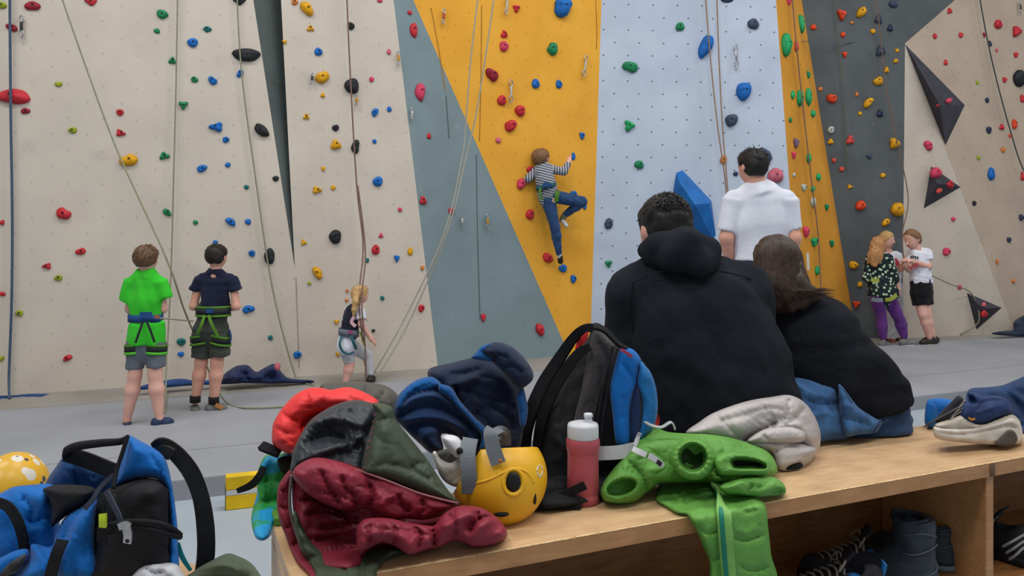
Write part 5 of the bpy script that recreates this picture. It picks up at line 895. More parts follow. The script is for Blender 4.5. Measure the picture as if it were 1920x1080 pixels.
# ------------------------------------------------------------------ white and navy running shoe on the bench
sh = thing('running_shoe', 'worn white and navy running shoe lying on the right of bench top', 'shoe', P(1835, 838, BD(838))); d0 = BD(838); M_NVM = mat('shoe_navy_mesh', (34, 56, 100), .7, (26, 44, 82), scale=20, bump=.3, bscale=250); M_SHW = mat('shoe_white_foam', (214, 208, 198), .6, (186, 176, 162), scale=14, bump=.15); M_SHT = mat('shoe_offwhite', (200, 194, 184), .6, (168, 156, 138), scale=18)
cushion('sole', [(1750, 806), (1753, 800), (1790, 803), (1830, 800), (1868, 790), (1895, 782), (1912, 792), (1918, 815), (1917, 828), (1902, 834), (1860, 834), (1810, 830), (1765, 825), (1752, 818)], d0-.03, M_SHW, sh, thick=.03, R=9, g=2.5, k=.1, kx=.3, folds=[([(1754, 810), (1800, 815), (1850, 808), (1890, 800), (1912, 806)], -.005, 2.5), ([(1756, 804), (1800, 808), (1850, 801), (1890, 792), (1910, 797)], .004, 2.5)], noise=(.0008, 30), back=2.2, seed=3)
cushion('tread', [(1866, 832), (1880, 815), (1892, 806), (1903, 810), (1908, 824), (1900, 835), (1880, 837)], d0-.04, mat('tread_brown', (84, 76, 70), .7), sh, thick=.008, R=6, g=2.5, k=.1, kx=.3, noise=(.001, 20), back=2)
cushion('upper', [(1753, 801), (1756, 794), (1775, 788), (1790, 783), (1806, 778), (1822, 790), (1842, 794), (1868, 785), (1893, 776), (1908, 784), (1913, 795), (1890, 797), (1850, 805), (1805, 808), (1765, 806)], d0-.02, M_SHT, sh, thick=.034, R=12, g=2.5, k=.25, kx=.3, noise=(.002, 25), back=1.6, seed=4)
cushion('mesh_upper', [(1803, 785), (1802, 765), (1812, 745), (1818, 735), (1830, 738), (1845, 742), (1870, 742), (1890, 750), (1900, 772), (1892, 778), (1868, 786), (1842, 795), (1822, 792)], d0-.012, M_NVM, sh, thick=.036, R=22, g=2.5, k=.3, kx=.3, pits=[([(1814, 740), (1826, 742), (1832, 754), (1822, 760), (1815, 752)], .03)], folds=[([(1812, 752), (1835, 757), (1860, 750), (1885, 752)], -.006, 4), ([(1830, 775), (1850, 768), (1868, 762)], .006, 4)], noise=(.002, 20), back=1.6, seed=5)
cushion('tongue', [(1752, 790), (1765, 772), (1785, 752), (1796, 742), (1806, 748), (1806, 768), (1798, 782), (1785, 788), (1765, 793)], d0-.012, cloth('tongue_black', (34, 36, 44)), sh, thick=.02, R=14, g=2.5, k=.2, kx=.3, noise=(.002, 16), back=1.4, seed=6)
for i in range(4):
    V, Fc = tube([P(1778+i*7, 790-i*9, d0-.05), P(1790+i*6, 779-i*9, d0-.055), P(1802+i*3, 772-i*7, d0-.05)], .0022, 5); mk('lace', V, Fc, M_LACE, sh)
V, Fc = tube([P(1800, 762, d0-.05), P(1775, 776, d0-.06), P(1745, 792, d0-.045), P(1733, 800, d0-.02)], .0026, 5); mk('lace', V, Fc, mat('lace_dark', (88, 84, 84), .8), sh)
V, Fc = ribbon([P(1816, 783, d0-.053), P(1822, 787, d0-.055), P(1828, 785, d0-.056)], .006, .002, (0, -1, 0)); mk('emblem', V, Fc, mat('emblem_orange', (214, 140, 60), .6), sh)
# ------------------------------------------------------------------ drinks bottle
d0 = BD(941); bc = P(1093, 941, d0); bc[2] = ZB; R1 = 31.5/F*d0; s = d0/F
M_BTL = mat('bottle_pink', (214, 110, 120), .25, (200, 96, 108), scale=4, trans=.35, spec=.5, ior=1.3); M_CAPW = mat('cap_white', (222, 226, 232), .4, spec=.45); M_LIQ = mat('drink_red', (176, 60, 78), .4)
bt = thing('drinks_bottle', 'translucent pink drinks bottle with white spout cap beside the black rucksack', 'bottle', bc)
V, Fc = lathe([(R1*.9, 0.0005), (R1*.97, .003), (R1*.98, 14*s), (R1*.93, 17*s), (R1*.93, 20*s), (R1*.97, 24*s), (R1*.94, 60*s), (R1*.93, 86*s), (R1*.95, 96*s), (R1*1.0, 100*s), (R1*1.02, 110*s), (R1*1.0, 118*s), (R1*.92, 121*s), (R1*.90, 124*s)], bc, 36); body = mk('body', V, Fc, M_BTL, bt)
V, Fc = lathe([(R1*.84, .004), (R1*.88, 14*s), (R1*.86, 24*s), (R1*.86, 96*s), (R1*.8, 104*s)], bc, 28); mk('drink', V, Fc, M_LIQ, body)
V, Fc = lathe([(R1*.93, 121*s), (R1*.94, 123*s), (R1*.93, 143*s), (R1*.88, 147*s), (R1*.6, 149.5*s), (R1*.2, 151*s)], bc, 36); cp = mk('cap', V, Fc, M_CAPW, bt)
sp = bc+np.array([10*s, 0, 0]); V, Fc = lathe([(9.5*s, 144*s), (8*s, 152*s), (7*s, 155*s), (7*s, 158*s), (8.6*s, 159*s), (8.6*s, 164*s), (7.5*s, 166*s), (2*s, 166.3*s)], sp, 20); mk('spout', V, Fc, M_CAPW, cp)
# ------------------------------------------------------------------ clothing and bags on the benches
def nylon(n, a, b=None, rough=.52, scale=7): return mat('nylon_'+n, a, rough, b, scale=scale, bump=.12, bscale=160, spec=.33, crease=.2, cscale=20)
N_MAR = nylon('maroon', (142, 44, 62), (118, 34, 50)); N_OLV = nylon('olive', (70, 80, 65), (58, 68, 54), .55); N_CHR = nylon('charcoal', (62, 66, 72), (48, 52, 58), .42); N_RED = nylon('red', (238, 66, 66), (222, 52, 54), .5); N_GRN = nylon('green', (104, 160, 74), (88, 144, 60)); N_GRD = nylon('green_dark', (44, 66, 36), (32, 50, 28)); N_SIL = nylon('silver', (190, 184, 182), (172, 166, 166), .4); N_KHK = nylon('khaki', (88, 86, 80), (74, 72, 68), .6)
C_FLN = cloth('fleece_navy', (30, 42, 68), (24, 34, 56)); C_FLB = cloth('fleece_blue', (18, 84, 146), (16, 66, 118)); C_FLM = cloth('fleece_mid', (30, 58, 98), (26, 48, 84)); C_DEN = cloth('denim', (62, 104, 150), (44, 80, 124), bump=.5, scale=20); C_BAGB = cloth('bag_blue', (8, 102, 182), (7, 88, 162), .7); C_BAGD = cloth('bag_blue_dark', (14, 64, 116), (12, 54, 100), .7); C_BAGK = mat('cloth_bag_black', (30, 31, 35), .7, (24, 25, 28), bump=.2, bscale=200, spec=.25); C_BAGG = cloth('bag_grey', (74, 70, 72), (62, 58, 60), .7); C_WEB = mat('cloth_webbing', (30, 31, 35), .8, (24, 25, 28), scale=30, bump=.4, bscale=260, spec=.2); M_REFL = mat('reflective', (196, 198, 202), .35, spec=.6); M_ZIP = mat('zip_metal', (200, 200, 202), .3, metal=.8)
def P3(pts): return [P(*p) for p in pts]
def rb(name, pts, w, m, parent, th=.003, nrm=(0, -1, .15)):
    V, Fc = ribbon(P3(pts), w, th, nrm); o = mk(name, V, Fc, m, parent); o.data.set_sharp_from_angle(angle=math.radians(50)); return o
def tb(name, pts, r, m, parent, seg=7): V, Fc = tube(P3(pts), r, seg); return mk(name, V, Fc, m, parent)
def on_bench(x, y): return P(x, y, BD(y))
# --- maroon quilted jacket with olive collar
j = thing('quilted_jacket', 'maroon quilted jacket with olive collar and charcoal lining heaped on bench end', 'jacket', on_bench(760, 1040)); dj = 1.665
q1 = [([(575, 915), (620, 945), (660, 958)], -0.0204, 5), ([(600, 990), (640, 985), (672, 972)], -0.0204, 5), ([(560, 940), (600, 935), (640, 960), (660, 975)], -0.0238, 5), ([(575, 965), (610, 958), (640, 968)], -0.0204, 4), ([(590, 1015), (630, 1008), (668, 1005)], -0.0238, 5), ([(600, 1035), (640, 1028), (675, 1030)], -0.0204, 5), ([(585, 1000), (640, 1000), (670, 990)], .008, 8)]
cushion('body_shell', [(548, 895), (560, 872), (600, 858), (680, 872), (760, 905), (830, 935), (860, 946), (860, 965), (830, 1000), (760, 1030), (700, 1040), (676, 1062), (650, 1070), (600, 1060), (565, 1010), (550, 960)], dj+.05, N_MAR, j, thick=.045, R=26, g=3, k=.45, folds=q1, noise=(.004, 26), seed=2, back=1)
cushion('lapel', [(545, 880), (530, 897), (521, 915), (519, 946), (524, 975), (533, 1000), (553, 1050), (575, 1075), (590, 1092), (606, 1092), (590, 1062), (566, 1025), (552, 990), (546, 950), (543, 920), (552, 893)], dj-.02, N_MAR, j, thick=.022, R=10, g=2.5, k=.3, kx=.3, folds=[([(528, 920), (545, 922)], -0.0102, 3), ([(524, 950), (545, 955)], -0.0102, 3), ([(532, 990), (552, 985)], -0.0102, 3), ([(545, 1025), (562, 1015)], -0.0102, 3)], noise=(.002, 20), seed=3, back=1)
tb('zip', [(547, 890, dj-.05), (543, 930, dj-.052), (546, 965, dj-.054), (556, 1000, dj-.056), (574, 1040, dj-.06), (598, 1080, dj-.065)], .0035, nylon('zip_taupe', (112, 98, 94)), j)
cushion('upper_roll', [(549, 893), (556, 874), (591, 858), (640, 866), (690, 884), (760, 908), (835, 934), (853, 946), (842, 960), (820, 970), (790, 975), (760, 972), (735, 978), (708, 975), (690, 955), (650, 958), (620, 950), (590, 935), (565, 915)], dj-.02, N_MAR, j, thick=.055, R=26, g=3, k=.25, folds=[([(600, 880), (612, 905), (625, 925), (640, 950)], -0.0170, 5), ([(640, 890), (648, 915), (665, 930), (670, 955)], -0.0170, 5), ([(690, 905), (700, 930), (690, 950)], -0.0204, 5), ([(715, 950), (725, 935), (745, 928)], .012, 6), ([(745, 925), (752, 945), (770, 960)], -0.0170, 5), ([(790, 935), (795, 955), (780, 970)], -0.0170, 5), ([(580, 920), (640, 930), (700, 962), (735, 974)], -0.0136, 6), ([(630, 905), (700, 925), (780, 945)], .006, 8)], noise=(.005, 22), seed=5, back=1)
cushion('sleeve', [(668, 1000), (674, 982), (690, 972), (730, 972), (765, 980), (800, 985), (815, 985), (830, 965), (855, 950), (880, 948), (905, 953), (928, 967), (945, 985), (951, 1000), (946, 1012), (925, 1022), (890, 1027), (870, 1018), (850, 1014), (825, 1026), (800, 1031), (768, 1040), (740, 1024), (715, 1018), (690, 1030), (672, 1040)], dj-.055, N_MAR, j, thick=.06, R=26, g=3, k=.2, folds=[([(700, 975), (690, 1000), (695, 1025)], -0.0170, 5), ([(735, 975), (742, 1000), (735, 1020)], -0.0170, 5), ([(775, 983), (790, 1005), (780, 1030)], -0.0204, 5), ([(808, 985), (815, 1005), (812, 1030)], -0.0272, 5), ([(840, 962), (855, 985), (850, 1012)], -0.0170, 5), ([(893, 955), (898, 972), (885, 985), (878, 1000)], -0.0204, 4), ([(895, 975), (915, 968), (930, 970)], -0.0170, 4), ([(690, 990), (760, 995), (810, 1005)], -0.0102, 6), ([(825, 990), (870, 970), (890, 965)], .010, 8)], noise=(.005, 22), seed=6, back=1)
cushion('lining', [(546, 886), (546, 866), (556, 830), (580, 790), (610, 768), (640, 755), (668, 750), (700, 757), (707, 772), (702, 800), (692, 830), (686, 860), (680, 888), (650, 878), (620, 870), (590, 868), (565, 877)], dj+.05, N_CHR, j, thick=.05, R=18, g=3, k=.55, folds=[([(575, 830), (610, 815), (640, 820), (665, 830)], -.030, 12), ([(570, 850), (610, 845), (650, 830), (690, 815)], .022, 9), ([(585, 795), (620, 785), (655, 790), (690, 800)], .022, 10), ([(635, 765), (645, 790), (660, 805)], -.010, 5), ([(655, 756), (668, 775), (690, 790)], .010, 7), ([(600, 780), (615, 800), (625, 815)], -.008, 4), ([(600, 868), (630, 850), (670, 850)], -.010, 6), ([(556, 868), (590, 858), (640, 868), (676, 880)], .012, 5)], noise=(.005, 24), seed=7, back=1)
cushion('collar_shell', [(698, 757), (714, 756), (735, 764), (742, 785), (762, 812), (800, 860), (830, 905), (852, 933), (866, 945), (825, 938), (775, 918), (725, 900), (680, 889), (684, 860), (692, 830), (700, 800), (704, 775)], dj+.0, N_OLV, j, thick=.055, R=24, g=3, k=.45, folds=[([(706, 790), (730, 783), (740, 790)], -.008, 4), ([(690, 880), (730, 870), (790, 890), (840, 930)], -.006, 5), ([(770, 880), (785, 868), (800, 872)], -.010, 5), ([(800, 900), (815, 892), (820, 900)], -.008, 5), ([(720, 800), (735, 840), (745, 870)], .006, 12)], noise=(.003, 36), seed=8, back=1)
tb('collar_piping', [(547, 887, dj-.02), (590, 866, dj-.03), (650, 876, dj-.035), (720, 899, dj-.045), (790, 926, dj-.05), (860, 944, dj-.045)], .0022, nylon('piping_rose', (150, 92, 96)), j)
for i in range(9):
    y = 775+i*12.5; tb('stitch', [(706-i*2.4, y, dj-.015-.0025*i), (700-i*2.4, y+5, dj-.018-.0025*i)], .0014, nylon('stitch_rust', (120, 60, 60)), j, 4)
cushion('hem', [(550, 962), (556, 960), (566, 985), (585, 1018), (608, 1036), (622, 1045), (650, 1056), (672, 1052), (684, 1030), (702, 1020), (725, 1018), (750, 1026), (760, 1036), (742, 1042), (722, 1052), (708, 1070), (695, 1095), (600, 1095), (586, 1070), (565, 1035), (554, 1000)], dj-.05, N_OLV, j, thick=.035, R=14, g=3, k=.25, folds=[([(610, 1040), (640, 1060), (660, 1085)], -.010, 5), ([(672, 1055), (680, 1075), (672, 1092)], -.016, 5), ([(690, 1035), (720, 1028), (750, 1032)], .008, 5), ([(560, 990), (580, 1020), (600, 1050)], .006, 5), ([(590, 1060), (620, 1058), (650, 1070)], -.008, 4)], noise=(.004, 20), seed=9, back=1)
cushion('inner_facing', [(640, 1068), (650, 1045), (668, 1036), (680, 1040), (674, 1062), (660, 1075)], dj-.075, N_OLV, j, thick=.015, R=10, g=3, k=.3, seed=10)
# --- red jacket behind it
j = thing('puffer_jacket', 'bright red padded jacket rolled up behind the maroon jacket', 'jacket', P(610, 850, 1.96)); dr = 1.90
cushion('outer_roll', [(520, 840), (510, 828), (511, 800), (516, 786), (528, 767), (549, 744), (574, 729), (600, 727), (620, 731), (640, 727), (660, 727), (690, 739), (710, 754), (700, 775), (660, 770), (625, 770), (595, 775), (575, 785), (565, 800), (568, 820), (556, 845), (540, 850)], dr, N_RED, j, thick=.065, R=24, g=3, k=.35, kx=.25, folds=[([(528, 775), (545, 785), (560, 792)], -.010, 4), ([(572, 732), (578, 750), (582, 768)], -.010, 5), ([(515, 800), (535, 812), (560, 815)], -.008, 5), ([(625, 732), (600, 745), (585, 765)], .008, 8), ([(640, 735), (660, 748), (690, 755)], -.008, 5)], noise=(.004, 30), seed=11, back=1)
cushion('inner_fold', [(550, 850), (545, 815), (555, 785), (580, 768), (620, 760), (670, 762), (700, 775), (680, 800), (640, 820), (600, 850)], dr+.03, N_RED, j, thick=.05, R=26, g=3, k=.5, kx=.25, folds=[([(560, 810), (590, 795), (630, 780), (660, 775)], .024, 9), ([(565, 800), (600, 775), (650, 765)], -.020, 7), ([(590, 830), (600, 810), (620, 800)], -.010, 6)], noise=(.004, 26), seed=12, back=1)
j = thing('padded_jacket', 'dark khaki padded jacket behind the red jacket', 'jacket', P(690, 800, 2.06))
cushion('body', [(600, 724), (625, 717), (660, 715), (695, 717), (725, 724), (745, 740), (752, 760), (745, 790), (700, 800), (640, 790), (605, 760)], 2.04, N_KHK, j, thick=.07, R=30, g=3, k=.4, folds=[([(655, 715), (650, 735)], -.010, 5), ([(690, 717), (688, 740)], -.010, 5), ([(725, 725), (715, 745)], -.010, 5), ([(640, 720), (700, 722), (740, 742)], .004, 8)], noise=(.003, 30), seed=13, back=1)
# --- blue and navy fleece
j = thing('fleece_jacket', 'crumpled navy and bright blue fleece heaped above the yellow helmet', 'jacket', on_bench(880, 920)); df = 2.0
cushion('back', [(802, 706), (805, 692), (820, 686), (844, 681), (884, 671), (905, 668), (940, 675), (965, 690), (978, 715), (984, 735), (989, 768), (984, 800), (975, 840), (960, 870), (900, 880), (860, 850), (830, 790), (815, 745)], df+.02, C_FLN, j, thick=.09, R=48, g=3.5, k=.35, folds=[([(850, 735), (845, 725), (870, 715), (900, 705)], .014, 8), ([(853, 720), (856, 745), (865, 760)], -.025, 8), ([(820, 700), (850, 695), (880, 680)], .010, 9), ([(895, 705), (925, 710), (950, 725)], -.006, 5), ([(880, 720), (910, 728), (940, 740)], -.005, 5), ([(900, 745), (935, 752), (950, 745)], -.006, 5), ([(955, 770), (970, 745), (978, 730)], -.012, 6), ([(890, 770), (920, 800), (930, 830)], -.014, 8), ([(840, 700), (870, 700), (905, 690)], -.012, 5), ([(870, 730), (900, 745), (905, 775)], -.012, 6), ([(930, 700), (960, 730), (965, 760)], .010, 9), ([(915, 760), (950, 780), (965, 810)], -.012, 6)], noise=(.004, 34), seed=21, back=.8)
cushion('sleeve_end', [(902, 655), (918, 644), (938, 642), (964, 653), (987, 676), (999, 697), (998, 713), (979, 728), (964, 722), (950, 704), (935, 690), (922, 678), (908, 668)], df-.03, C_FLN, j, thick=.05, R=22, g=3, k=.3, folds=[([(922, 672), (935, 665), (955, 672)], -.012, 5), ([(945, 690), (965, 688), (980, 700)], -.010, 5), ([(928, 660), (960, 672), (985, 695)], .006, 8)], noise=(.003, 26), seed=22, back=1)
cushion('blue_panel', [(884, 672), (893, 660), (902, 650), (915, 645), (924, 644), (912, 656), (918, 668), (926, 678), (905, 676)], df-.045, C_FLB, j, thick=.03, R=12, g=2.5, k=.3, folds=[([(900, 655), (912, 668), (922, 676)], -.012, 3)], seed=23)
cushion('blue_side', [(978, 728), (985, 742), (990, 768), (985, 798), (976, 800), (972, 770), (968, 745)], df-.02, C_FLB, j, thick=.03, R=10, g=2.5, k=.3, seed=28)
cushion('front', [(738, 780), (739, 757), (753, 734), (776, 716), (800, 707), (815, 708), (830, 720), (846, 727), (862, 754), (889, 781), (908, 800), (912, 820), (907, 843), (893, 851), (880, 843), (872, 828), (844, 815), (827, 816), (831, 843), (809, 850), (787, 832), (760, 806)], df-.06, C_FLM, j, thick=.06, R=28, g=3, k=.3, folds=[([(748, 770), (775, 748), (815, 742), (850, 760), (880, 785)], .020, 7), ([(745, 785), (780, 765), (820, 762), (860, 785), (890, 812)], -.016, 6), ([(752, 792), (790, 782), (830, 785), (870, 805)], .016, 6), ([(765, 800), (800, 795), (830, 802), (860, 815)], -.014, 5), ([(745, 762), (770, 742), (810, 732), (835, 738)], -.014, 6), ([(790, 830), (800, 812), (820, 810)], .010, 6), ([(880, 800), (895, 825), (900, 842)], -.010, 5)], noise=(.003, 26), seed=24, back=1)
cushion('blue_shoulder', [(742, 765), (750, 738), (775, 716), (800, 707), (815, 709), (828, 722), (812, 730), (785, 738), (765, 750), (752, 770)], df-.085, C_FLB, j, thick=.04, R=18, g=2.5, k=.35, folds=[([(760, 748), (785, 728), (812, 718)], -.008, 6)], noise=(.003, 24), seed=25)
cushion('blue_edge', [(822, 722), (832, 721), (848, 728), (863, 752), (890, 782), (910, 802), (913, 820), (907, 842), (899, 843), (902, 820), (888, 800), (860, 770), (840, 748), (824, 735)], df-.085, C_FLB, j, thick=.035, R=9, g=2.5, k=.3, folds=[([(850, 745), (880, 778), (903, 805)], -.005, 3)], noise=(.002, 20), seed=29)
# --- yellow helmet lying upside down
hc = P(936, 893, 1.86); hm = thing('climbing_helmet', 'plain yellow climbing helmet lying upside down with grey chin straps', 'helmet', on_bench(945, 978)); M_HEL = mat('helmet_yellow', (232, 178, 30), .38, (222, 166, 26), scale=9, spec=.5); M_STG = cloth('strap_grey', (116, 122, 128), (104, 110, 116), .7); s = 1.86/F
a_, b_ = P(905, 836, 1.78), P(857, 912, 1.78); cn = np.cross(a_-CAM, b_-CAM); cn = cn if cn[0] < 0 else -cn; rimn = (-.06, .31, 1)
S = Sdf(.0035); S.ell(hc, (90*s, 100*s, 88*s), .01); S.ell(hc, (79*s, 89*s, 78*s), 0, None, 's'); S.cut(P(950, 840, 1.80), rimn); S.cut(a_, cn); S.ell(P(962, 904, 1.745), (13*s, .03, 17*s), 0, None, 's'); V, Q = S.mesh(); shell = mk('shell', V, Q, M_HEL, hm)
def onhel(x, y, out=0.0):                                  # nearest point of the helmet's outer skin on a sight line
    r = ray(x, y)/np.array([90*s, 100*s, 88*s]); o_ = (CAM-hc)/np.array([90*s, 100*s, 88*s]); A = r@r; B = r@o_; C = o_@o_-1; D = max(B*B-A*C, 0); return CAM+ray(x, y)*((-B-math.sqrt(D))/A-out)
V, Fc = tube([onhel(x, y, -.001) for x, y in ((868, 908), (890, 906), (915, 900), (940, 888), (958, 880), (975, 880), (990, 888), (1000, 905))], .0035, 6); mk('visor_ridge', V, Fc, M_HEL, shell)
S = Sdf(.003); S.ell(onhel(962, 904, -.006), (14*s, .009, 18*s)); V, Q = S.mesh(); mk('vent', V, Q, M_RUB, shell)
loop = [onhel(962+19*math.cos(t), 904+24*math.sin(t), -.0025) for t in np.linspace(0, 6.28, 20, endpoint=False)]; V, Fc = tube(loop, .0055, 6, True, 2); mk('vent_rim', V, Fc, M_HEL, shell)
S = Sdf(.003); S.ell(onhel(940, 964), (14*s, .006, 5*s)); V, Q = S.mesh(); mk('vent', V, Q, M_RUB, shell); S = Sdf(.003); S.ell(onhel(1003, 935), (3*s, .006, 12*s)); V, Q = S.mesh(); mk('vent', V, Q, M_RUB, shell)
rg = np.random.RandomState(8)
M_WORN = mat('sticker_worn', (214, 206, 190), .7)
for i in range(6):
    a = i/6*6.28; V, Fc = ribbon([onhel(1012+5*math.cos(a), 883+10*math.sin(a), .001), onhel(1012+5*math.cos(a+.8), 883+11*math.sin(a+.8), .001)], .004, .0015, (.5, -1, 0)); mk('worn_sticker', V, Fc, M_WORN, shell)
rb('chin_strap', [(945, 835, 1.85), (944, 815, 1.84), (934, 807, 1.80), (921, 810, 1.765), (924, 838, 1.752), (935, 870, 1.742)], .034, M_STG, hm, .0025, [(0, -1, 0), (.3, -1, .2), (0, -.3, 1), (0, -1, .3), (0, -1, .1), (0, -1, .1)]); V, Fc = lathe([(.0045, 0), (.004, .003), (.001, .0035)], P(938, 864, 1.738), 10, [[1, 0, 0], [0, 0, -1], [0, 1, 0]]); mk('rivet', V, Fc, mat('rivet_orange', (200, 120, 50), .5), hm)
rb('chin_strap', [(882, 822, 1.80), (877, 850, 1.76), (879, 890, 1.745), (880, 926, 1.75)], .036, M_STG, hm, .0025)
cushion('padding', [(811, 850), (817, 846), (826, 860), (845, 868), (868, 858), (869, 900), (858, 913), (838, 906), (824, 890), (816, 868)], 1.79, cloth('padding_white', (206, 204, 200), (170, 166, 158)), hm, thick=.02, R=14, g=2.5, k=.2, noise=(.003, 20), seed=26, back=1)
cushion('liner', [(815, 852), (835, 842), (868, 838), (884, 850), (882, 890), (862, 910), (836, 904), (821, 880)], 1.84, cloth('liner_grey', (84, 82, 80)), hm, thick=.015, R=12, g=3, k=.2, seed=30)
# small white plush shoe end poking out of the fleece
j = thing('soft_toy', 'white rounded object with dark spot beside helmet strap under fleece', 'soft toy', P(850, 850, 1.83)); cushion('head', [(829, 820), (840, 815), (856, 818), (866, 828), (872, 845), (869, 857), (856, 858), (843, 846), (833, 834)], 1.79, mat('plush_white', (222, 222, 226), .7), j, thick=.03, R=14, g=2, k=.2, seed=27, back=1)
for x, y in ((862, 846),): S = Sdf(.002); S.ell(P(x, y, 1.762), (.008, .006, .009)); V, Q = S.mesh(); mk('spot', V, Q, M_RUB, j)
# --- black, grey and blue rucksack
b = thing('rucksack', 'black and bright blue rucksack standing upright behind the pink bottle', 'backpack', on_bench(1090, 915)); dk = 2.13
cushion('main_body', [(1000, 950), (1000, 880), (1007, 812), (1022, 759), (1049, 714), (1084, 663), (1104, 630), (1111, 608), (1122, 606), (1140, 618), (1162, 640), (1185, 655), (1205, 675), (1222, 701), (1231, 732), (1234, 770), (1230, 800), (1225, 850), (1215, 900), (1160, 925), (1080, 950)], dk+.02, C_BAGK, b, thick=.12, R=75, g=4, k=.12, kx=.30, folds=[([(1070, 700), (1055, 740), (1045, 800)], -.006, 6), ([(1040, 820), (1055, 840), (1045, 870)], .008, 7), ([(1085, 850), (1080, 900)], -.006, 6)], noise=(.003, 40), seed=31, back=.9)
cushion('side_panel', [(1111, 619), (1118, 612), (1135, 628), (1153, 648), (1143, 675), (1133, 705), (1122, 746), (1113, 800), (1110, 850), (1072, 850), (1076, 790), (1089, 734), (1102, 668)], dk-.10, C_BAGG, b, thick=.025, R=14, g=3, k=.12, kx=.30, folds=[([(1122, 640), (1135, 670), (1130, 700)], -.006, 4), ([(1118, 660), (1124, 690)], .005, 5)], noise=(.002, 30), seed=32)
for o_ in (0, 9): tb('zip', [(1150+o_, 650+o_*.5, dk-.12), (1139+o_, 690, dk-.14), (1127+o_, 745, dk-.145), (1119+o_, 800, dk-.145), (1116+o_, 850, dk-.14)], .004, C_WEB, b)
cushion('blue_panel', [(1162, 656), (1172, 652), (1188, 656), (1202, 675), (1198, 697), (1194, 723), (1184, 765), (1183, 832), (1157, 835), (1149, 780), (1144, 732), (1152, 690)], dk-.125, C_BAGB, b, thick=.03, R=16, g=3, k=.12, kx=.30, folds=[([(1165, 680), (1180, 700), (1192, 720)], -.006, 5), ([(1170, 740), (1165, 790)], -.004, 6)], noise=(.002, 40), seed=33)
cushion('blue_pocket', [(1201, 677), (1212, 688), (1222, 702), (1231, 732), (1233, 770), (1226, 800), (1210, 818), (1194, 832), (1200, 800), (1204, 757), (1195, 723), (1197, 697)], dk-.115, cloth('bag_blue_light', (28, 112, 176), (22, 96, 156), .65), b, thick=.03, R=14, g=2.5, k=.12, kx=.35, folds=[([(1215, 710), (1222, 750), (1218, 800)], -.005, 5)], noise=(.002, 30), seed=34)
cushion('pocket_gap', [(1194, 727), (1202, 750), (1201, 790), (1194, 826), (1184, 826), (1184, 765)], dk-.135, cloth('pocket_navy', (24, 44, 84)), b, thick=.012, R=8, g=2.5, k=.12, kx=.30, seed=35)
rb('shoulder_strap', [(1113, 615, dk-.06), (1096, 616, dk-.05), (1075, 634, dk-.02), (1049, 672, dk), (1021, 716, dk), (1001, 760, dk-.01), (987, 805, dk-.03), (984, 845, dk-.03)], [.022, .022, .024, .03, .034, .036, .032, .026], C_WEB, b, .018, (-.5, -1, 0)); rb('shoulder_strap', [(1106, 650, dk-.10), (1084, 664, dk-.09), (1055, 702, dk-.075), (1029, 750, dk-.07), (1013, 800, dk-.07), (1006, 850, dk-.06)], [.02, .026, .028, .028, .026, .02], C_WEB, b, .016, (-.4, -1, 0))
cushion('red_tab', [(1103, 621), (1100, 638), (1088, 652), (1079, 656), (1081, 642), (1090, 628)], dk-.03, cloth('tab_red', (206, 44, 44)), b, thick=.006, R=6, g=2)
rb('top_handle', [(1113, 612, dk-.11), (1135, 620, dk-.115), (1160, 645, dk-.11), (1182, 658, dk-.09)], .02, C_WEB, b, .008, (0, -.5, 1)); rb('zip_pull', [(1164, 655, dk-.15), (1174, 661, dk-.155), (1185, 669, dk-.155)], .008, cloth('pull_rose', (150, 60, 80)), b, .004)
rb('reflective_band', [(1066, 852, dk-.155), (1122, 850, dk-.175), (1160, 848, dk-.18), (1190, 842, dk-.175)], .034, M_REFL, b, .003); rb('side_tail', [(1224, 770, dk-.08), (1232, 785, dk-.07), (1228, 800, dk-.08)], .014, cloth('tab_red', (206, 44, 44)), b, .004)
rb('compression_strap', [(1008, 938, dk-.16), (1040, 935, 1.91), (1070, 922, 1.895), (1097, 910, 1.88)], .020, C_WEB, b, .006); rb('compression_strap', [(1005, 950, dk-.16), (1045, 948, 1.90), (1088, 945, 1.885)], .024, C_WEB, b, .012)
cushion('base', [(995, 955), (1000, 915), (1030, 900), (1075, 905), (1090, 930), (1085, 952), (1040, 957)], 1.93, C_BAGK, b, thick=.03, R=20, g=3, k=.3, noise=(.004, 24), seed=36)
# --- green padded jacket hanging over the front edge
j = thing('puffer_jacket', 'green padded jacket with teal zip draped over the bench front edge', 'jacket', on_bench(1260, 945)); dg = 1.97
cushion('back', [(1188, 835), (1205, 815), (1225, 801), (1253, 810), (1294, 813), (1328, 814), (1368, 820), (1411, 833), (1440, 847), (1454, 866), (1457, 886), (1440, 896), (1390, 900), (1330, 905), (1250, 905), (1205, 900)], dg+.05, N_GRN, j, thick=.07, R=30, g=3, k=.8, folds=[([(1225, 805), (1235, 830), (1240, 850)], -.010, 5), ([(1310, 816), (1325, 840), (1330, 865)], -.018, 6), ([(1335, 830), (1370, 838), (1410, 842)], -.006, 5), ([(1250, 815), (1290, 820), (1310, 830)], .010, 8), ([(1335, 870), (1345, 890), (1370, 898)], -.020, 7), ([(1350, 822), (1360, 840), (1352, 852)], -.012, 4), ([(1385, 826), (1400, 842), (1420, 850)], -.010, 4), ([(1265, 812), (1275, 828), (1268, 845)], -.010, 4), ([(1240, 822), (1262, 832), (1285, 828)], -.008, 4)], noise=(.004, 26), seed=41, back=.6)
def ell(cx, cy, rx, ry, a=0, n=12): a = math.radians(a); return [(cx+rx*math.cos(t)*math.cos(a)-ry*math.sin(t)*math.sin(a), cy+rx*math.cos(t)*math.sin(a)+ry*math.sin(t)*math.cos(a)) for t in np.linspace(0, 6.28, n, endpoint=False)]
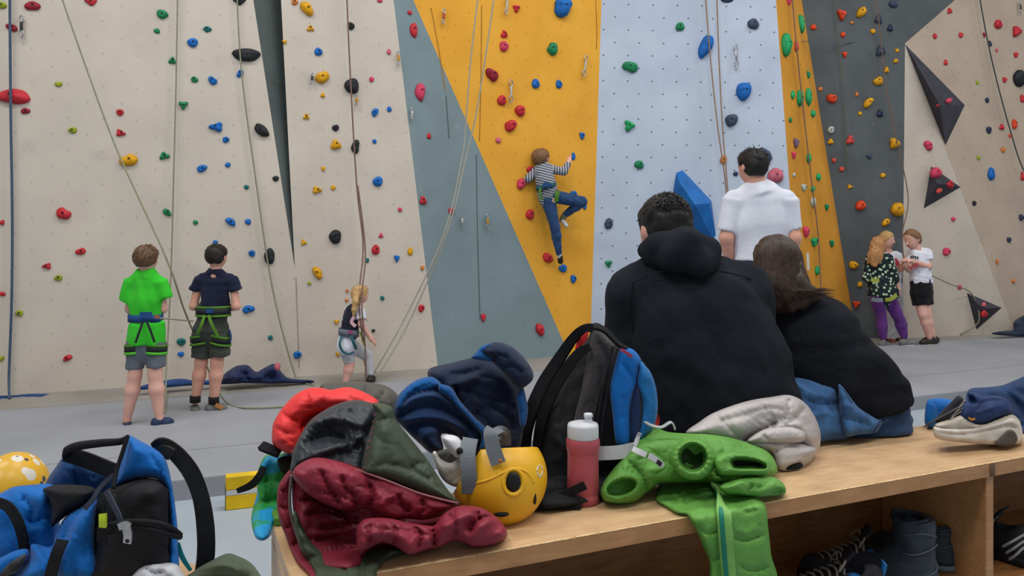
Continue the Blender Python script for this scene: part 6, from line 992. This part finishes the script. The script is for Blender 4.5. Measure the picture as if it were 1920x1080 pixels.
def rays(cx, cy, rx, ry, r0, r1, n, a0, a1, amp, w): return [([(cx+rx*r0*math.cos(t), cy+ry*r0*math.sin(t)), (cx+rx*r1*math.cos(t), cy+ry*r1*math.sin(t))], amp, w, 1) for t in np.linspace(math.radians(a0), math.radians(a1), n)]
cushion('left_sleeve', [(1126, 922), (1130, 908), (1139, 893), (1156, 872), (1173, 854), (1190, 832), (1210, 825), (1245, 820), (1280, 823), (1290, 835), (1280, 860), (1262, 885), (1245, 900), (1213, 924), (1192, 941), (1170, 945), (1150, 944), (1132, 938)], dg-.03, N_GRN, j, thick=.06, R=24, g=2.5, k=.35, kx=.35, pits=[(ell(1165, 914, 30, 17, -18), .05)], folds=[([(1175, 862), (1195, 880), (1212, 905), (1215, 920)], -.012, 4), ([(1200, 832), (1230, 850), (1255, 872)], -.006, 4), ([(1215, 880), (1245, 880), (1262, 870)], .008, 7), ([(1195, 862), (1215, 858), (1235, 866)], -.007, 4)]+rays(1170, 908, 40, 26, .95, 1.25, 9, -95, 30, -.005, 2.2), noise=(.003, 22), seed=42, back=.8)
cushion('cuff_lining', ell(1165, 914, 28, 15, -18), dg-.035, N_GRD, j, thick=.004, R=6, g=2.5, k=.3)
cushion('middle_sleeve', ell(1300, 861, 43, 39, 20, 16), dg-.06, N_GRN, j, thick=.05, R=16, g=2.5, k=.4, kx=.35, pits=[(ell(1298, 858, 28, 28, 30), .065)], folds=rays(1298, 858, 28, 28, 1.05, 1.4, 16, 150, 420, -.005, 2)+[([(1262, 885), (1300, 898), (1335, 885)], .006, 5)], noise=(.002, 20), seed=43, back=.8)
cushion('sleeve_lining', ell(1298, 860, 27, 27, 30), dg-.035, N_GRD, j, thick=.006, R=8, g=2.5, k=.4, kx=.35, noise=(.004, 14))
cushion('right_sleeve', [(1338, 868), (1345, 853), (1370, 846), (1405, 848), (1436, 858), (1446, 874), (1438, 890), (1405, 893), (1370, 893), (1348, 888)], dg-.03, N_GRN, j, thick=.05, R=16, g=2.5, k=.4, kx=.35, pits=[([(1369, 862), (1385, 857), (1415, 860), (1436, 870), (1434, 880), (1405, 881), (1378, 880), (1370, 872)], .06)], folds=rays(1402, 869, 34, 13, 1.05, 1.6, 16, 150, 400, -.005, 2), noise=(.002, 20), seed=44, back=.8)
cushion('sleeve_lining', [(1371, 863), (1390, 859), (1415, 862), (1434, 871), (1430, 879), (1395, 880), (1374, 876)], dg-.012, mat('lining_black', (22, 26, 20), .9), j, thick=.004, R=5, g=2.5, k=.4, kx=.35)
cushion('lower_sleeve', [(1348, 912), (1375, 898), (1400, 893), (1430, 893), (1452, 895), (1468, 906), (1474, 918), (1470, 927), (1445, 930), (1420, 932), (1385, 928), (1360, 925)], dg-.03, N_GRN, j, thick=.05, R=16, g=2.5, k=.3, kx=.40, pits=[([(1440, 925), (1455, 915), (1470, 916), (1470, 924), (1455, 928)], .03)], folds=[([(1395, 900), (1410, 910), (1400, 922)], -.010, 4), ([(1425, 895), (1432, 908), (1418, 918)], -.008, 4), ([(1360, 915), (1390, 905), (1415, 905)], .006, 5)], noise=(.003, 18), seed=45, back=.6)
def drape(q):                                              # along the seat, round its front edge, straight down
    n2 = BN[:2]; r = np.stack([(q[:, 0]-960)/F, np.ones(len(q))], 1); dv = (BO[:2]@n2-.022)/(r@n2); dt_ = F*(CH-ZB)/(q[:, 1]-YH)-.012
    return np.logaddexp(dt_/.012, dv/.012)*.012
cushion('front_left', [(1232, 920), (1240, 900), (1271, 888), (1310, 880), (1338, 878), (1345, 925), (1352, 960), (1358, 1020), (1362, 1095), (1333, 1095), (1330, 1055), (1318, 1025), (1308, 1000), (1297, 980), (1288, 966), (1268, 962), (1248, 950), (1230, 938)], 1.9, N_GRN, j, thick=.035, R=14, g=3, fdepth=drape, rest=False, folds=[([(1265, 915), (1285, 935), (1290, 955)], -.012, 5), ([(1285, 930), (1275, 940), (1262, 955)], .008, 5), ([(1310, 930), (1320, 980), (1330, 1040)], .006, 9), ([(1305, 985), (1325, 1000), (1348, 996)], -.009, 4), ([(1300, 905), (1310, 930), (1330, 945)], -.008, 4), ([(1325, 1040), (1338, 1050), (1352, 1045)], -.007, 4), ([(1252, 925), (1268, 938), (1270, 955)], -.010, 4)], noise=(.003, 34), seed=46, back=.5)
cushion('front_right', [(1340, 900), (1366, 905), (1397, 914), (1422, 932), (1436, 950), (1440, 985), (1446, 1040), (1453, 1095), (1360, 1095), (1358, 1020), (1354, 970)], 1.9, N_GRN, j, thick=.035, R=16, g=3, fdepth=drape, rest=False, folds=[([(1375, 1010), (1400, 1012), (1435, 1002)], -.010, 4), ([(1385, 990), (1400, 1000), (1420, 985)], .006, 8), ([(1372, 940), (1376, 990), (1378, 1080)], .005, 9), ([(1385, 1060), (1410, 1070), (1445, 1062)], -.008, 4), ([(1380, 945), (1395, 960), (1420, 955)], -.007, 4), ([(1410, 930), (1425, 960), (1430, 985)], .005, 8)], noise=(.003, 40), seed=47, back=.5)
zpts = [(1330, 900), (1343, 925), (1350, 955), (1354, 1000), (1357, 1040), (1362, 1095)]; zd = drape(np.array(zpts, float))-.050
rb('zip_band', [(x+6, y, d) for (x, y), d in zip(zpts, zd)], .034, nylon('green_pale', (128, 182, 96), (116, 168, 86)), j, .006); rb('zip', [(x+1, y, d-.004) for (x, y), d in zip(zpts, zd)], .010, nylon('teal_zip', (24, 128, 104)), j, .006)
rb('reflective_tag', [(1186, 841, dg-.10), (1200, 848, dg-.108), (1212, 853, dg-.112)], .014, M_REFL, j, .003, (0, -1, .6)); rb('reflective_tag', [(1216, 854, dg-.112), (1232, 864, dg-.113), (1243, 874, dg-.112)], .015, M_REFL, j, .003, (0, -1, .6)); rb('tag_print', [(1232, 865, dg-.117), (1240, 871, dg-.116)], .010, M_RUB, j, .003, (0, -1, .6))
rb('neck_loop', [(1208, 790, 2.0), (1220, 797, 1.98), (1240, 801, 1.97), (1258, 792, 1.98), (1266, 805, 1.99)], .008, cloth('loop_grey', (176, 180, 182)), j, .003, (0, -.6, 1)); rb('inner_edge', [(1190, 836, dg-.04), (1196, 820, dg-.02), (1200, 812, dg-.02)], .01, cloth('loop_grey', (176, 180, 182)), j, .003)
# --- silver grey quilted jacket
j = thing('quilted_jacket', 'silver grey quilted jacket rolled up on bench behind green jacket', 'jacket', on_bench(1460, 880)); ds = 2.24
cushion('outer_roll', [(1286, 812), (1310, 792), (1340, 773), (1397, 753), (1447, 744), (1482, 741), (1512, 758), (1532, 790), (1539, 820), (1534, 845), (1520, 850), (1500, 835), (1470, 832), (1440, 830), (1400, 834), (1360, 830), (1320, 825)], ds+.0, N_SIL, j, thick=.07, R=40, g=3, k=.2, folds=[([(1340, 776), (1365, 800), (1390, 825)], -.010, 5), ([(1345, 790), (1390, 780), (1440, 765), (1475, 770)], -.008, 5), ([(1480, 745), (1478, 770), (1470, 788)], -.014, 5), ([(1512, 762), (1490, 785), (1468, 800)], -.016, 6), ([(1450, 805), (1480, 795), (1505, 800)], .014, 7), ([(1395, 830), (1420, 810), (1460, 790)], -.030, 8), ([(1425, 755), (1440, 775), (1430, 785)], -.008, 5), ([(1520, 790), (1530, 815)], -.008, 5)], noise=(.004, 28), seed=51, back=.6)
cushion('lower_roll', [(1392, 832), (1410, 824), (1440, 822), (1480, 824), (1510, 832), (1530, 840), (1527, 855), (1515, 870), (1500, 879), (1474, 883), (1456, 878), (1446, 850), (1420, 843)], ds-.03, N_SIL, j, thick=.055, R=20, g=3, k=.35, pits=[([(1474, 881), (1482, 870), (1500, 866), (1506, 872), (1498, 879)], .03)], folds=[([(1450, 848), (1475, 838), (1495, 826)], -.010, 5), ([(1470, 855), (1500, 850), (1520, 845)], .006, 6)], noise=(.003, 24), seed=52, back=.8)
cushion('inner_roll', [(1400, 828), (1425, 808), (1455, 800), (1490, 800), (1510, 812), (1505, 828), (1470, 832), (1430, 832)], ds-.04, N_SIL, j, thick=.04, R=14, g=2.5, k=.35, folds=[([(1430, 815), (1440, 825)], -.010, 4)], noise=(.003, 20), seed=53)
cushion('cuff_lining', [(1475, 881), (1483, 872), (1499, 868), (1505, 873), (1497, 879)], ds-.055, mat('lining_black', (22, 26, 20), .9), j, thick=.003, R=4, g=2)
# --- denim jacket
j = thing('denim_jacket', 'faded blue denim jacket crumpled behind the seated woman', 'jacket', on_bench(1570, 822)); dd_ = 2.46
cushion('body', [(1482, 715), (1492, 708), (1515, 712), (1545, 720), (1572, 720), (1580, 740), (1585, 770), (1592, 800), (1588, 822), (1555, 826), (1520, 828), (1500, 790), (1488, 745)], dd_, C_DEN, j, thick=.06, R=24, g=3, k=.45, folds=[([(1500, 725), (1530, 740), (1560, 745)], .010, 7), ([(1510, 750), (1540, 760), (1575, 755)], -.012, 6), ([(1520, 780), (1550, 775), (1580, 785)], .010, 7), ([(1500, 760), (1515, 790), (1525, 820)], -.012, 7), ([(1570, 725), (1575, 760), (1580, 800)], -.010, 4)], noise=(.004, 20), seed=54, back=.7)
cushion('sleeve', [(1572, 722), (1582, 728), (1600, 752), (1612, 765), (1640, 782), (1655, 790), (1648, 805), (1640, 812), (1610, 815), (1585, 818), (1578, 790), (1574, 760)], dd_+.01, C_DEN, j, thick=.05, R=18, g=3, k=.35, folds=[([(1580, 760), (1600, 765), (1630, 785)], .010, 6), ([(1582, 785), (1605, 790), (1635, 800)], -.010, 6), ([(1585, 745), (1598, 758)], -.010, 5)], noise=(.004, 18), seed=55, back=.7)
tb('cuff_seam', [(1652, 788, dd_-.03), (1644, 800, dd_-.04), (1636, 812, dd_-.035)], .003, cloth('denim_dark', (36, 56, 92)), j); tb('cuff_seam', [(1572, 722, dd_-.05), (1584, 735, dd_-.05), (1598, 755, dd_-.05)], .0025, C_DEN, j)
# --- garments at the right end
j = thing('tracksuit_top', 'navy garment lying behind the running shoe at right edge', 'clothing', on_bench(1880, 812)); dn = 2.66
cushion('body', [(1812, 738), (1822, 728), (1850, 726), (1880, 722), (1905, 712), (1940, 700), (1990, 705), (1995, 790), (1950, 810), (1915, 812), (1880, 790), (1840, 770), (1815, 755)], dn, C_FLM, j, thick=.06, R=26, g=3.5, k=.6, folds=[([(1850, 732), (1890, 735), (1930, 760)], .014, 7), ([(1870, 728), (1900, 745), (1925, 790)], -.012, 6), ([(1890, 722), (1930, 730), (1960, 750)], .010, 7), ([(1900, 780), (1915, 800)], -.008, 6)], noise=(.003, 26), seed=56, back=.6)
j = thing('rolled_towel', 'bright blue cloth roll standing at left of the running shoe', 'clothing', on_bench(1755, 800)); cushion('roll', [(1736, 798), (1735, 765), (1740, 750), (1755, 747), (1775, 748), (1790, 756), (1790, 790), (1765, 801)], 2.68, C_BAGB, j, thick=.05, R=20, g=3, k=.2, folds=[([(1752, 750), (1760, 770), (1758, 795)], -.010, 5)], seed=57, back=1)
# ------------------------------------------------------------------ left: blue rucksack
b = thing('rucksack', 'large bright blue and black rucksack open at lower left corner', 'backpack', P(230, 1100, 1.50)); dl = 1.47
cushion('back_body', [(80, 930), (88, 900), (105, 875), (122, 853), (140, 850), (180, 866), (222, 885), (215, 960), (160, 960), (110, 945)], dl+.17, C_BAGD, b, thick=.05, R=30, g=4, k=.1, kx=0, folds=[([(135, 855), (140, 890), (150, 915)], -.012, 8), ([(180, 870), (175, 900)], -.008, 8)], noise=(.003, 40), seed=61, back=1)
rb('top_trim', [(123, 851, dl+.12), (160, 862, dl+.11), (190, 874, dl+.11), (215, 884, dl+.1)], .03, C_WEB, b, .008)
tb('handle', [(123, 856, dl+.12), (128, 843, dl+.10), (150, 836, dl+.06), (190, 831, dl+.03), (225, 828, dl+.01), (240, 820, dl)], [.007, .009, .009, .008, .007, .006], C_WEB, b)
cushion('side_bag', [(-30, 930), (0, 925), (25, 913), (60, 909), (100, 910), (110, 950), (112, 1000), (110, 1040), (90, 1075), (20, 1080), (-30, 1080)], dl+.05, C_BAGB, b, thick=.07, R=40, g=4, k=.1, kx=0, folds=[([(40, 930), (60, 955), (55, 985)], -.012, 8), ([(70, 925), (85, 950)], .008, 10), ([(60, 985), (80, 970), (100, 965)], -.010, 7)], noise=(.004, 40), seed=62, back=1)
rb('side_bag_strap', [(-8, 941, dl-.02), (15, 950, dl-.03), (32, 975, dl-.035), (42, 1005, dl-.03), (46, 1032, dl-.02)], .018, C_WEB, b, .005)
cushion('dark_gusset', [(80, 918), (105, 909), (140, 909), (172, 913), (182, 925), (165, 945), (135, 960), (108, 980), (96, 988), (97, 955), (92, 935)], dl-.02, C_BAGK, b, thick=.04, R=24, g=4, k=.1, kx=0, noise=(.003, 30), seed=63, back=1)
cushion('blue_bulge', [(182, 935), (150, 950), (122, 970), (105, 1000), (95, 1025), (60, 1020), (55, 1045), (35, 1095), (180, 1095), (180, 1010)], dl-.04, C_BAGB, b, thick=.07, R=40, g=4, k=.1, kx=0, folds=[([(160, 945), (130, 985), (118, 1015)], -.014, 8), ([(140, 1000), (125, 1040), (120, 1090)], .010, 12), ([(165, 1000), (160, 1050)], -.006, 10), ([(60, 1025), (90, 1040), (95, 1090)], -.012, 8)], noise=(.004, 40), seed=64, back=1)
rb('bulge_strap', [(118, 1012, dl-.115), (108, 1035, dl-.125), (100, 1060, dl-.125), (92, 1092, dl-.125)], .020, C_WEB, b, .004)
cushion('mesh_pocket', [(-30, 1060), (0, 1046), (30, 1032), (52, 1030), (52, 1050), (30, 1072), (-30, 1095)], dl-.06, C_BAGB, b, thick=.03, R=14, g=4, k=.1, kx=0, seed=65, noise=(.003, 24)); cushion('mesh_insert', [(5, 1066), (30, 1045), (50, 1038), (44, 1056), (25, 1074), (0, 1082)], dl-.085, cloth('mesh_grey', (70, 74, 82), (44, 46, 52), scale=60), b, thick=.012, R=8, g=3, k=.1, kx=0)
cushion('black_front', [(183, 938), (200, 918), (212, 914), (240, 902), (275, 896), (302, 903), (314, 925), (318, 980), (318, 1030), (312, 1095), (165, 1095), (172, 1040), (177, 985)], dl-.05, C_BAGK, b, thick=.06, R=34, g=4, k=.1, kx=0, folds=[([(215, 920), (218, 960), (215, 985)], -.006, 6), ([(240, 960), (262, 935), (290, 925)], .006, 12), ([(200, 985), (260, 980), (318, 985)], -.004, 4), ([(190, 950), (183, 1010), (180, 1080)], -.008, 5)], noise=(.002, 50), seed=66, back=1)
cushion('blue_lid', [(240, 817), (262, 826), (285, 838), (303, 850), (313, 868), (322, 905), (330, 960), (334, 1010), (334, 1095), (305, 1095), (316, 1000), (315, 930), (304, 905), (280, 896), (245, 902), (214, 918), (213, 905), (220, 880), (232, 845)], dl-.03, C_BAGB, b, thick=.05, R=22, g=3.5, k=.1, kx=0, folds=[([(280, 850), (300, 880), (305, 905)], -.008, 5), ([(260, 840), (245, 870), (225, 895)], .005, 10), ([(310, 880), (320, 930), (324, 1000)], -.004, 5)], noise=(.003, 40), seed=67, back=1)
tb('lid_piping', [(240, 817, dl-.05), (230, 848, dl-.06), (219, 882, dl-.07), (213, 916, dl-.09)], .004, C_WEB, b)
for o_ in (0, 13): tb('front_zip', [(205, 985+o_, dl-.115), (240, 978+o_*.9, dl-.125), (290, 980+o_, dl-.125), (320, 990+o_, dl-.11), (338, 1003+o_*.3, dl-.08)], .005, C_WEB, b)
for pts in ([(214, 890, dl-.06), (190, 912, dl-.075), (175, 935, dl-.09), (158, 955, dl-.10)], [(200, 922, dl-.12), (212, 945, dl-.13), (222, 965, dl-.135), (228, 985, dl-.135)]): rb('cord', pts, .008, cloth('cord_slate', (52, 58, 74)), b, .005)
tb('zip_pull_cord', [(190, 925, dl-.125), (196, 945, dl-.13), (192, 968, dl-.13)], .003, C_WEB, b); rb('lime_pull', [(193, 963, dl-.135), (193, 975, dl-.137), (193, 988, dl-.135)], .012, mat('tag_lime', (190, 214, 50), .5), b, .005); rb('loop', [(191, 990, dl-.13), (191, 1016, dl-.13)], .016, C_WEB, b, .003)
rb('silver_puller', [(236, 986, dl-.14), (240, 1002, dl-.142), (239, 1018, dl-.14)], .014, M_ZIP, b, .004); rb('silver_slider', [(224, 988, dl-.14), (234, 984, dl-.142), (242, 988, dl-.14)], .012, M_ZIP, b, .006); S = Sdf(.0012); S.ell(P(239, 1014, dl-.1425), (.004, .003, .004)); V, Q = S.mesh(); mk('puller_hole', V, Q, M_RUB, b)
rb('shoulder_strap', [(288, 836, dl+.02), (305, 832, dl+.02), (330, 850, dl+.02), (358, 885, dl+.02), (376, 930, dl+.02), (385, 985, dl+.02), (386, 1040, dl+.02), (378, 1092, dl+.02)], [.016, .022, .028, .030, .030, .032, .032, .03], C_WEB, b, .014, (.5, -1, 0)); rb('buckle', [(290, 850, dl+.0), (306, 846, dl-.005), (322, 852, dl)], .022, mat('buckle_black', (28, 28, 30), .4), b, .01); rb('teal_tail', [(333, 1018, dl-.03), (342, 1045, dl-.03), (358, 1070, dl-.03)], [.008, .009, .006], cloth('tail_teal', (24, 128, 130)), b, .002)
# --- patterned helmet at the left border
S = Sdf(.005); hc = P(22, 922, 1.72); s = 1.72/F; hl = thing('kids_helmet', 'yellow helmet with white and black print at left border', 'helmet', P(22, 1004, 1.72))
mh = mat('helmet_print', (232, 180, 42), .35, spec=.5); nt = mh.node_tree; N = nt.nodes.new; L = nt.links.new; tc = N('ShaderNodeTexCoord'); src = nt.nodes['Principled BSDF'].inputs['Base Color'].links[0].from_socket
for sc_, thr, cl in ((22, .30, (214, 208, 196)), (34, .24, (60, 66, 76))):
    v = N('ShaderNodeTexVoronoi'); v.inputs['Scale'].default_value = sc_; L(tc.outputs['Object'], v.inputs['Vector']); lt = N('ShaderNodeMath'); lt.operation = 'LESS_THAN'; L(v.outputs['Distance'], lt.inputs[0]); lt.inputs[1].default_value = thr; mx = N('ShaderNodeMix'); mx.data_type = 'RGBA'; L(lt.outputs[0], mx.inputs[0]); L(src, mx.inputs[6]); mx.inputs[7].default_value = lin(cl); src = mx.outputs[2]
L(src, nt.nodes['Principled BSDF'].inputs['Base Color'])
S.ell(hc, (58*s, 75*s, 72*s), .01); S.box(hc-np.array([0, 0, 45*s]), (58*s, 75*s, 40*s), 24*s, .01); S.ell(hc-np.array([0, 0, 45*s]), (49*s, 66*s, 90*s), 0, None, 's'); S.cut((0, 0, ZB+.002), (0, 0, -1)); V, Q = S.mesh(); mk('shell', V, Q, mh, hl); band_c = Fig.__new__(Fig); band_c.d = 1.72; band_c.root = hl; band(band_c, (22, 998, 0), 57, 74, 8, M_RUB, 'rim')
# --- small garments at the bottom edge
j = thing('sock_ball', 'light grey cloth in front of the blue rucksack at bottom', 'clothing', P(298, 1115, 1.42)); cushion('cloth', [(245, 1095), (255, 1070), (275, 1058), (300, 1056), (325, 1056), (338, 1066), (342, 1095)], 1.37, cloth('cloth_grey', (188, 190, 196), (168, 170, 178)), j, thick=.04, R=18, g=3, k=.3, kx=0, folds=[([(270, 1062), (290, 1075), (310, 1070)], -.010, 5), ([(300, 1060), (320, 1078)], .006, 6)], seed=71)
j = thing('folded_trousers', 'olive green garment at bottom edge left of maroon jacket', 'clothing', P(430, 1100, 1.47)); cushion('cloth', [(345, 1095), (365, 1070), (395, 1052), (425, 1038), (445, 1042), (470, 1055), (488, 1078), (492, 1095)], 1.45, cloth('olive_cotton', (84, 94, 74), (68, 78, 60)), j, thick=.05, R=24, g=3, k=.4, kx=0, folds=[([(380, 1065), (420, 1060), (450, 1075)], .008, 7), ([(400, 1080), (440, 1080), (470, 1085)], -.008, 6)], seed=72)
# --- tropical print bag hanging at the bench end, small mat, yellow case
mt = mat('tropical_print', (28, 150, 206), .5, (44, 146, 66), scale=11, detail=3, mix=(.46, .54)); j = thing('drawstring_bag', 'blue and green leaf print drawstring bag hanging at the bench end', 'bag', P(510, 1000, 1.93)); dt = 1.90
cushion('bag', [(492, 862), (500, 853), (515, 855), (535, 848), (548, 846), (552, 870), (546, 900), (535, 935), (522, 965), (512, 985), (506, 1005), (492, 1014), (478, 1006), (471, 975), (475, 950), (482, 925), (481, 900), (485, 878)], dt+.03, mt, j, thick=.04, R=20, g=3, k=.1, kx=.2, folds=[([(505, 870), (500, 910), (505, 950)], -.010, 6), ([(525, 860), (515, 900)], .008, 7)], noise=(.004, 22), seed=73, back=1)
rb('strap', [(490, 836, dt-.01), (505, 842, dt-.02), (525, 850, dt-.02)], .022, C_WEB, j, .012, (0, -.6, .8)); rb('strap', [(446, 920, dt-.02), (470, 910, dt-.03), (485, 895, dt-.03), (495, 875, dt-.02)], [.012, .018, .018, .014], C_WEB, j, .008); cushion('dark_opening', [(520, 862), (538, 855), (550, 860), (546, 885), (530, 888)], dt-.02, mat('lining_black', (22, 26, 20), .9), j, thick=.01, R=8, g=3)
V, Fc = boxm(bp(.022, .355, ZB+.010), (.02, .028, .010), BR, .003); tag(mk('foam_pad', V, Fc, mat('foam_green', (96, 150, 60), .8), None, smooth=False), 'small green foam pad on the back corner of bench', 'pad')
yc = thing('yellow_case', 'yellow and white plastic case standing against the mat edge', 'case', (P(456, 930, 3.66)[0], 3.66, -.0995)); cx, cy = P(456, 930, 3.66)[:2]; Y1 = mat('case_yellow', (236, 196, 20), .45); ang = rotz(WA); hh = .155
for z0, z1, m_, nm in ((0, .066, Y1, 'lower_panel'), (.066, .092, mat('case_white', (214, 216, 218), .5), 'white_stripe'), (.092, hh, Y1, 'upper_panel')):
    V, Fc = boxm((cx+.05, cy, -.0995+(z0+z1)/2), (.125, .03, (z1-z0)/2-.0008), ang, .002); mk(nm, V, Fc, m_, yc, smooth=False)
V, Fc = boxm(np.array([cx+.05, cy, -.0995+.055])-np.array([math.cos(WA), math.sin(WA), 0])*.1262, (.0012, .03, .053), ang); mk('black_side', V, Fc, M_RUB, yc, smooth=False)
# --- tarpaulins and rope bags along the wall foot
C_TAR = cloth('tarp_navy', (38, 50, 92), (28, 38, 72)); C_TRB = cloth('tarp_blue', (44, 74, 128), (34, 58, 106))
def heap(label, d, pts, m, thick, seed, extra=(), nm='rope_tarp'):
    rg = np.random.RandomState(seed); xa = min(p[0] for p in pts); xb = max(p[0] for p in pts); ya = min(p[1] for p in pts); yb = max(p[1] for p in pts)
    for _ in range(14): x = rg.uniform(xa, xb); y = rg.uniform(ya, yb); a = rg.normal()*.8; extra = list(extra)+[([(x-12*math.cos(a), y-9*math.sin(a)), (x, y+rg.normal()*3), (x+12*math.cos(a), y+9*math.sin(a))], thick*rg.choice([-.35, .35]), 4)]
    t = thing(nm, label, 'tarpaulin', P(np.mean([p[0] for p in pts]), max(p[1] for p in pts), d), 'rope tarpaulins along the wall'); cushion('sheet', pts, d, m, t, thick=thick, R=14, g=2.5, k=.9, kx=.37, noise=(.035, 18), seed=seed, folds=extra, back=.3); return t
heap('flat blue tarpaulin under the thick rope at far left', 5.55, [(-40, 752), (-30, 742), (20, 742), (60, 738), (105, 740), (100, 746), (40, 751), (0, 756)], C_TRB, .03, 81)
t_ = heap('crumpled navy tarpaulin lying behind the two standing boys', 5.95, [(416, 716), (420, 702), (436, 690), (448, 685), (465, 685), (480, 697), (495, 690), (512, 682), (522, 688), (530, 700), (545, 710), (585, 713), (580, 718), (500, 719), (440, 718)], C_TAR, .10, 82, [([(440, 712), (450, 695), (465, 690)], .03, 6), ([(485, 712), (505, 695), (518, 688)], .03, 6)])
cushion('flat_sheet', [(254, 731), (270, 722), (310, 713), (340, 710), (370, 714), (400, 712), (425, 712), (470, 714), (450, 719), (400, 721), (340, 724), (300, 728)], 5.78, C_TRB, t_, thick=.04, R=10, g=2.5, k=.9, kx=.37, noise=(.008, 18), seed=83, back=.2); cushion('pink_corner', [(514, 686), (520, 680), (526, 684), (524, 694), (517, 694)], 5.86, mat('tarp_pink', (206, 110, 124), .8), t_, thick=.02, R=5, g=2)
heap('dark rope bag at the wall foot by right border', 8.75, [(1858, 626), (1870, 622), (1885, 620), (1900, 618), (1900, 605), (1912, 595), (1930, 590), (1960, 600), (1965, 628), (1900, 630)], cloth('ropebag_dark', (42, 54, 74)), .10, 84, nm='rope_bag')
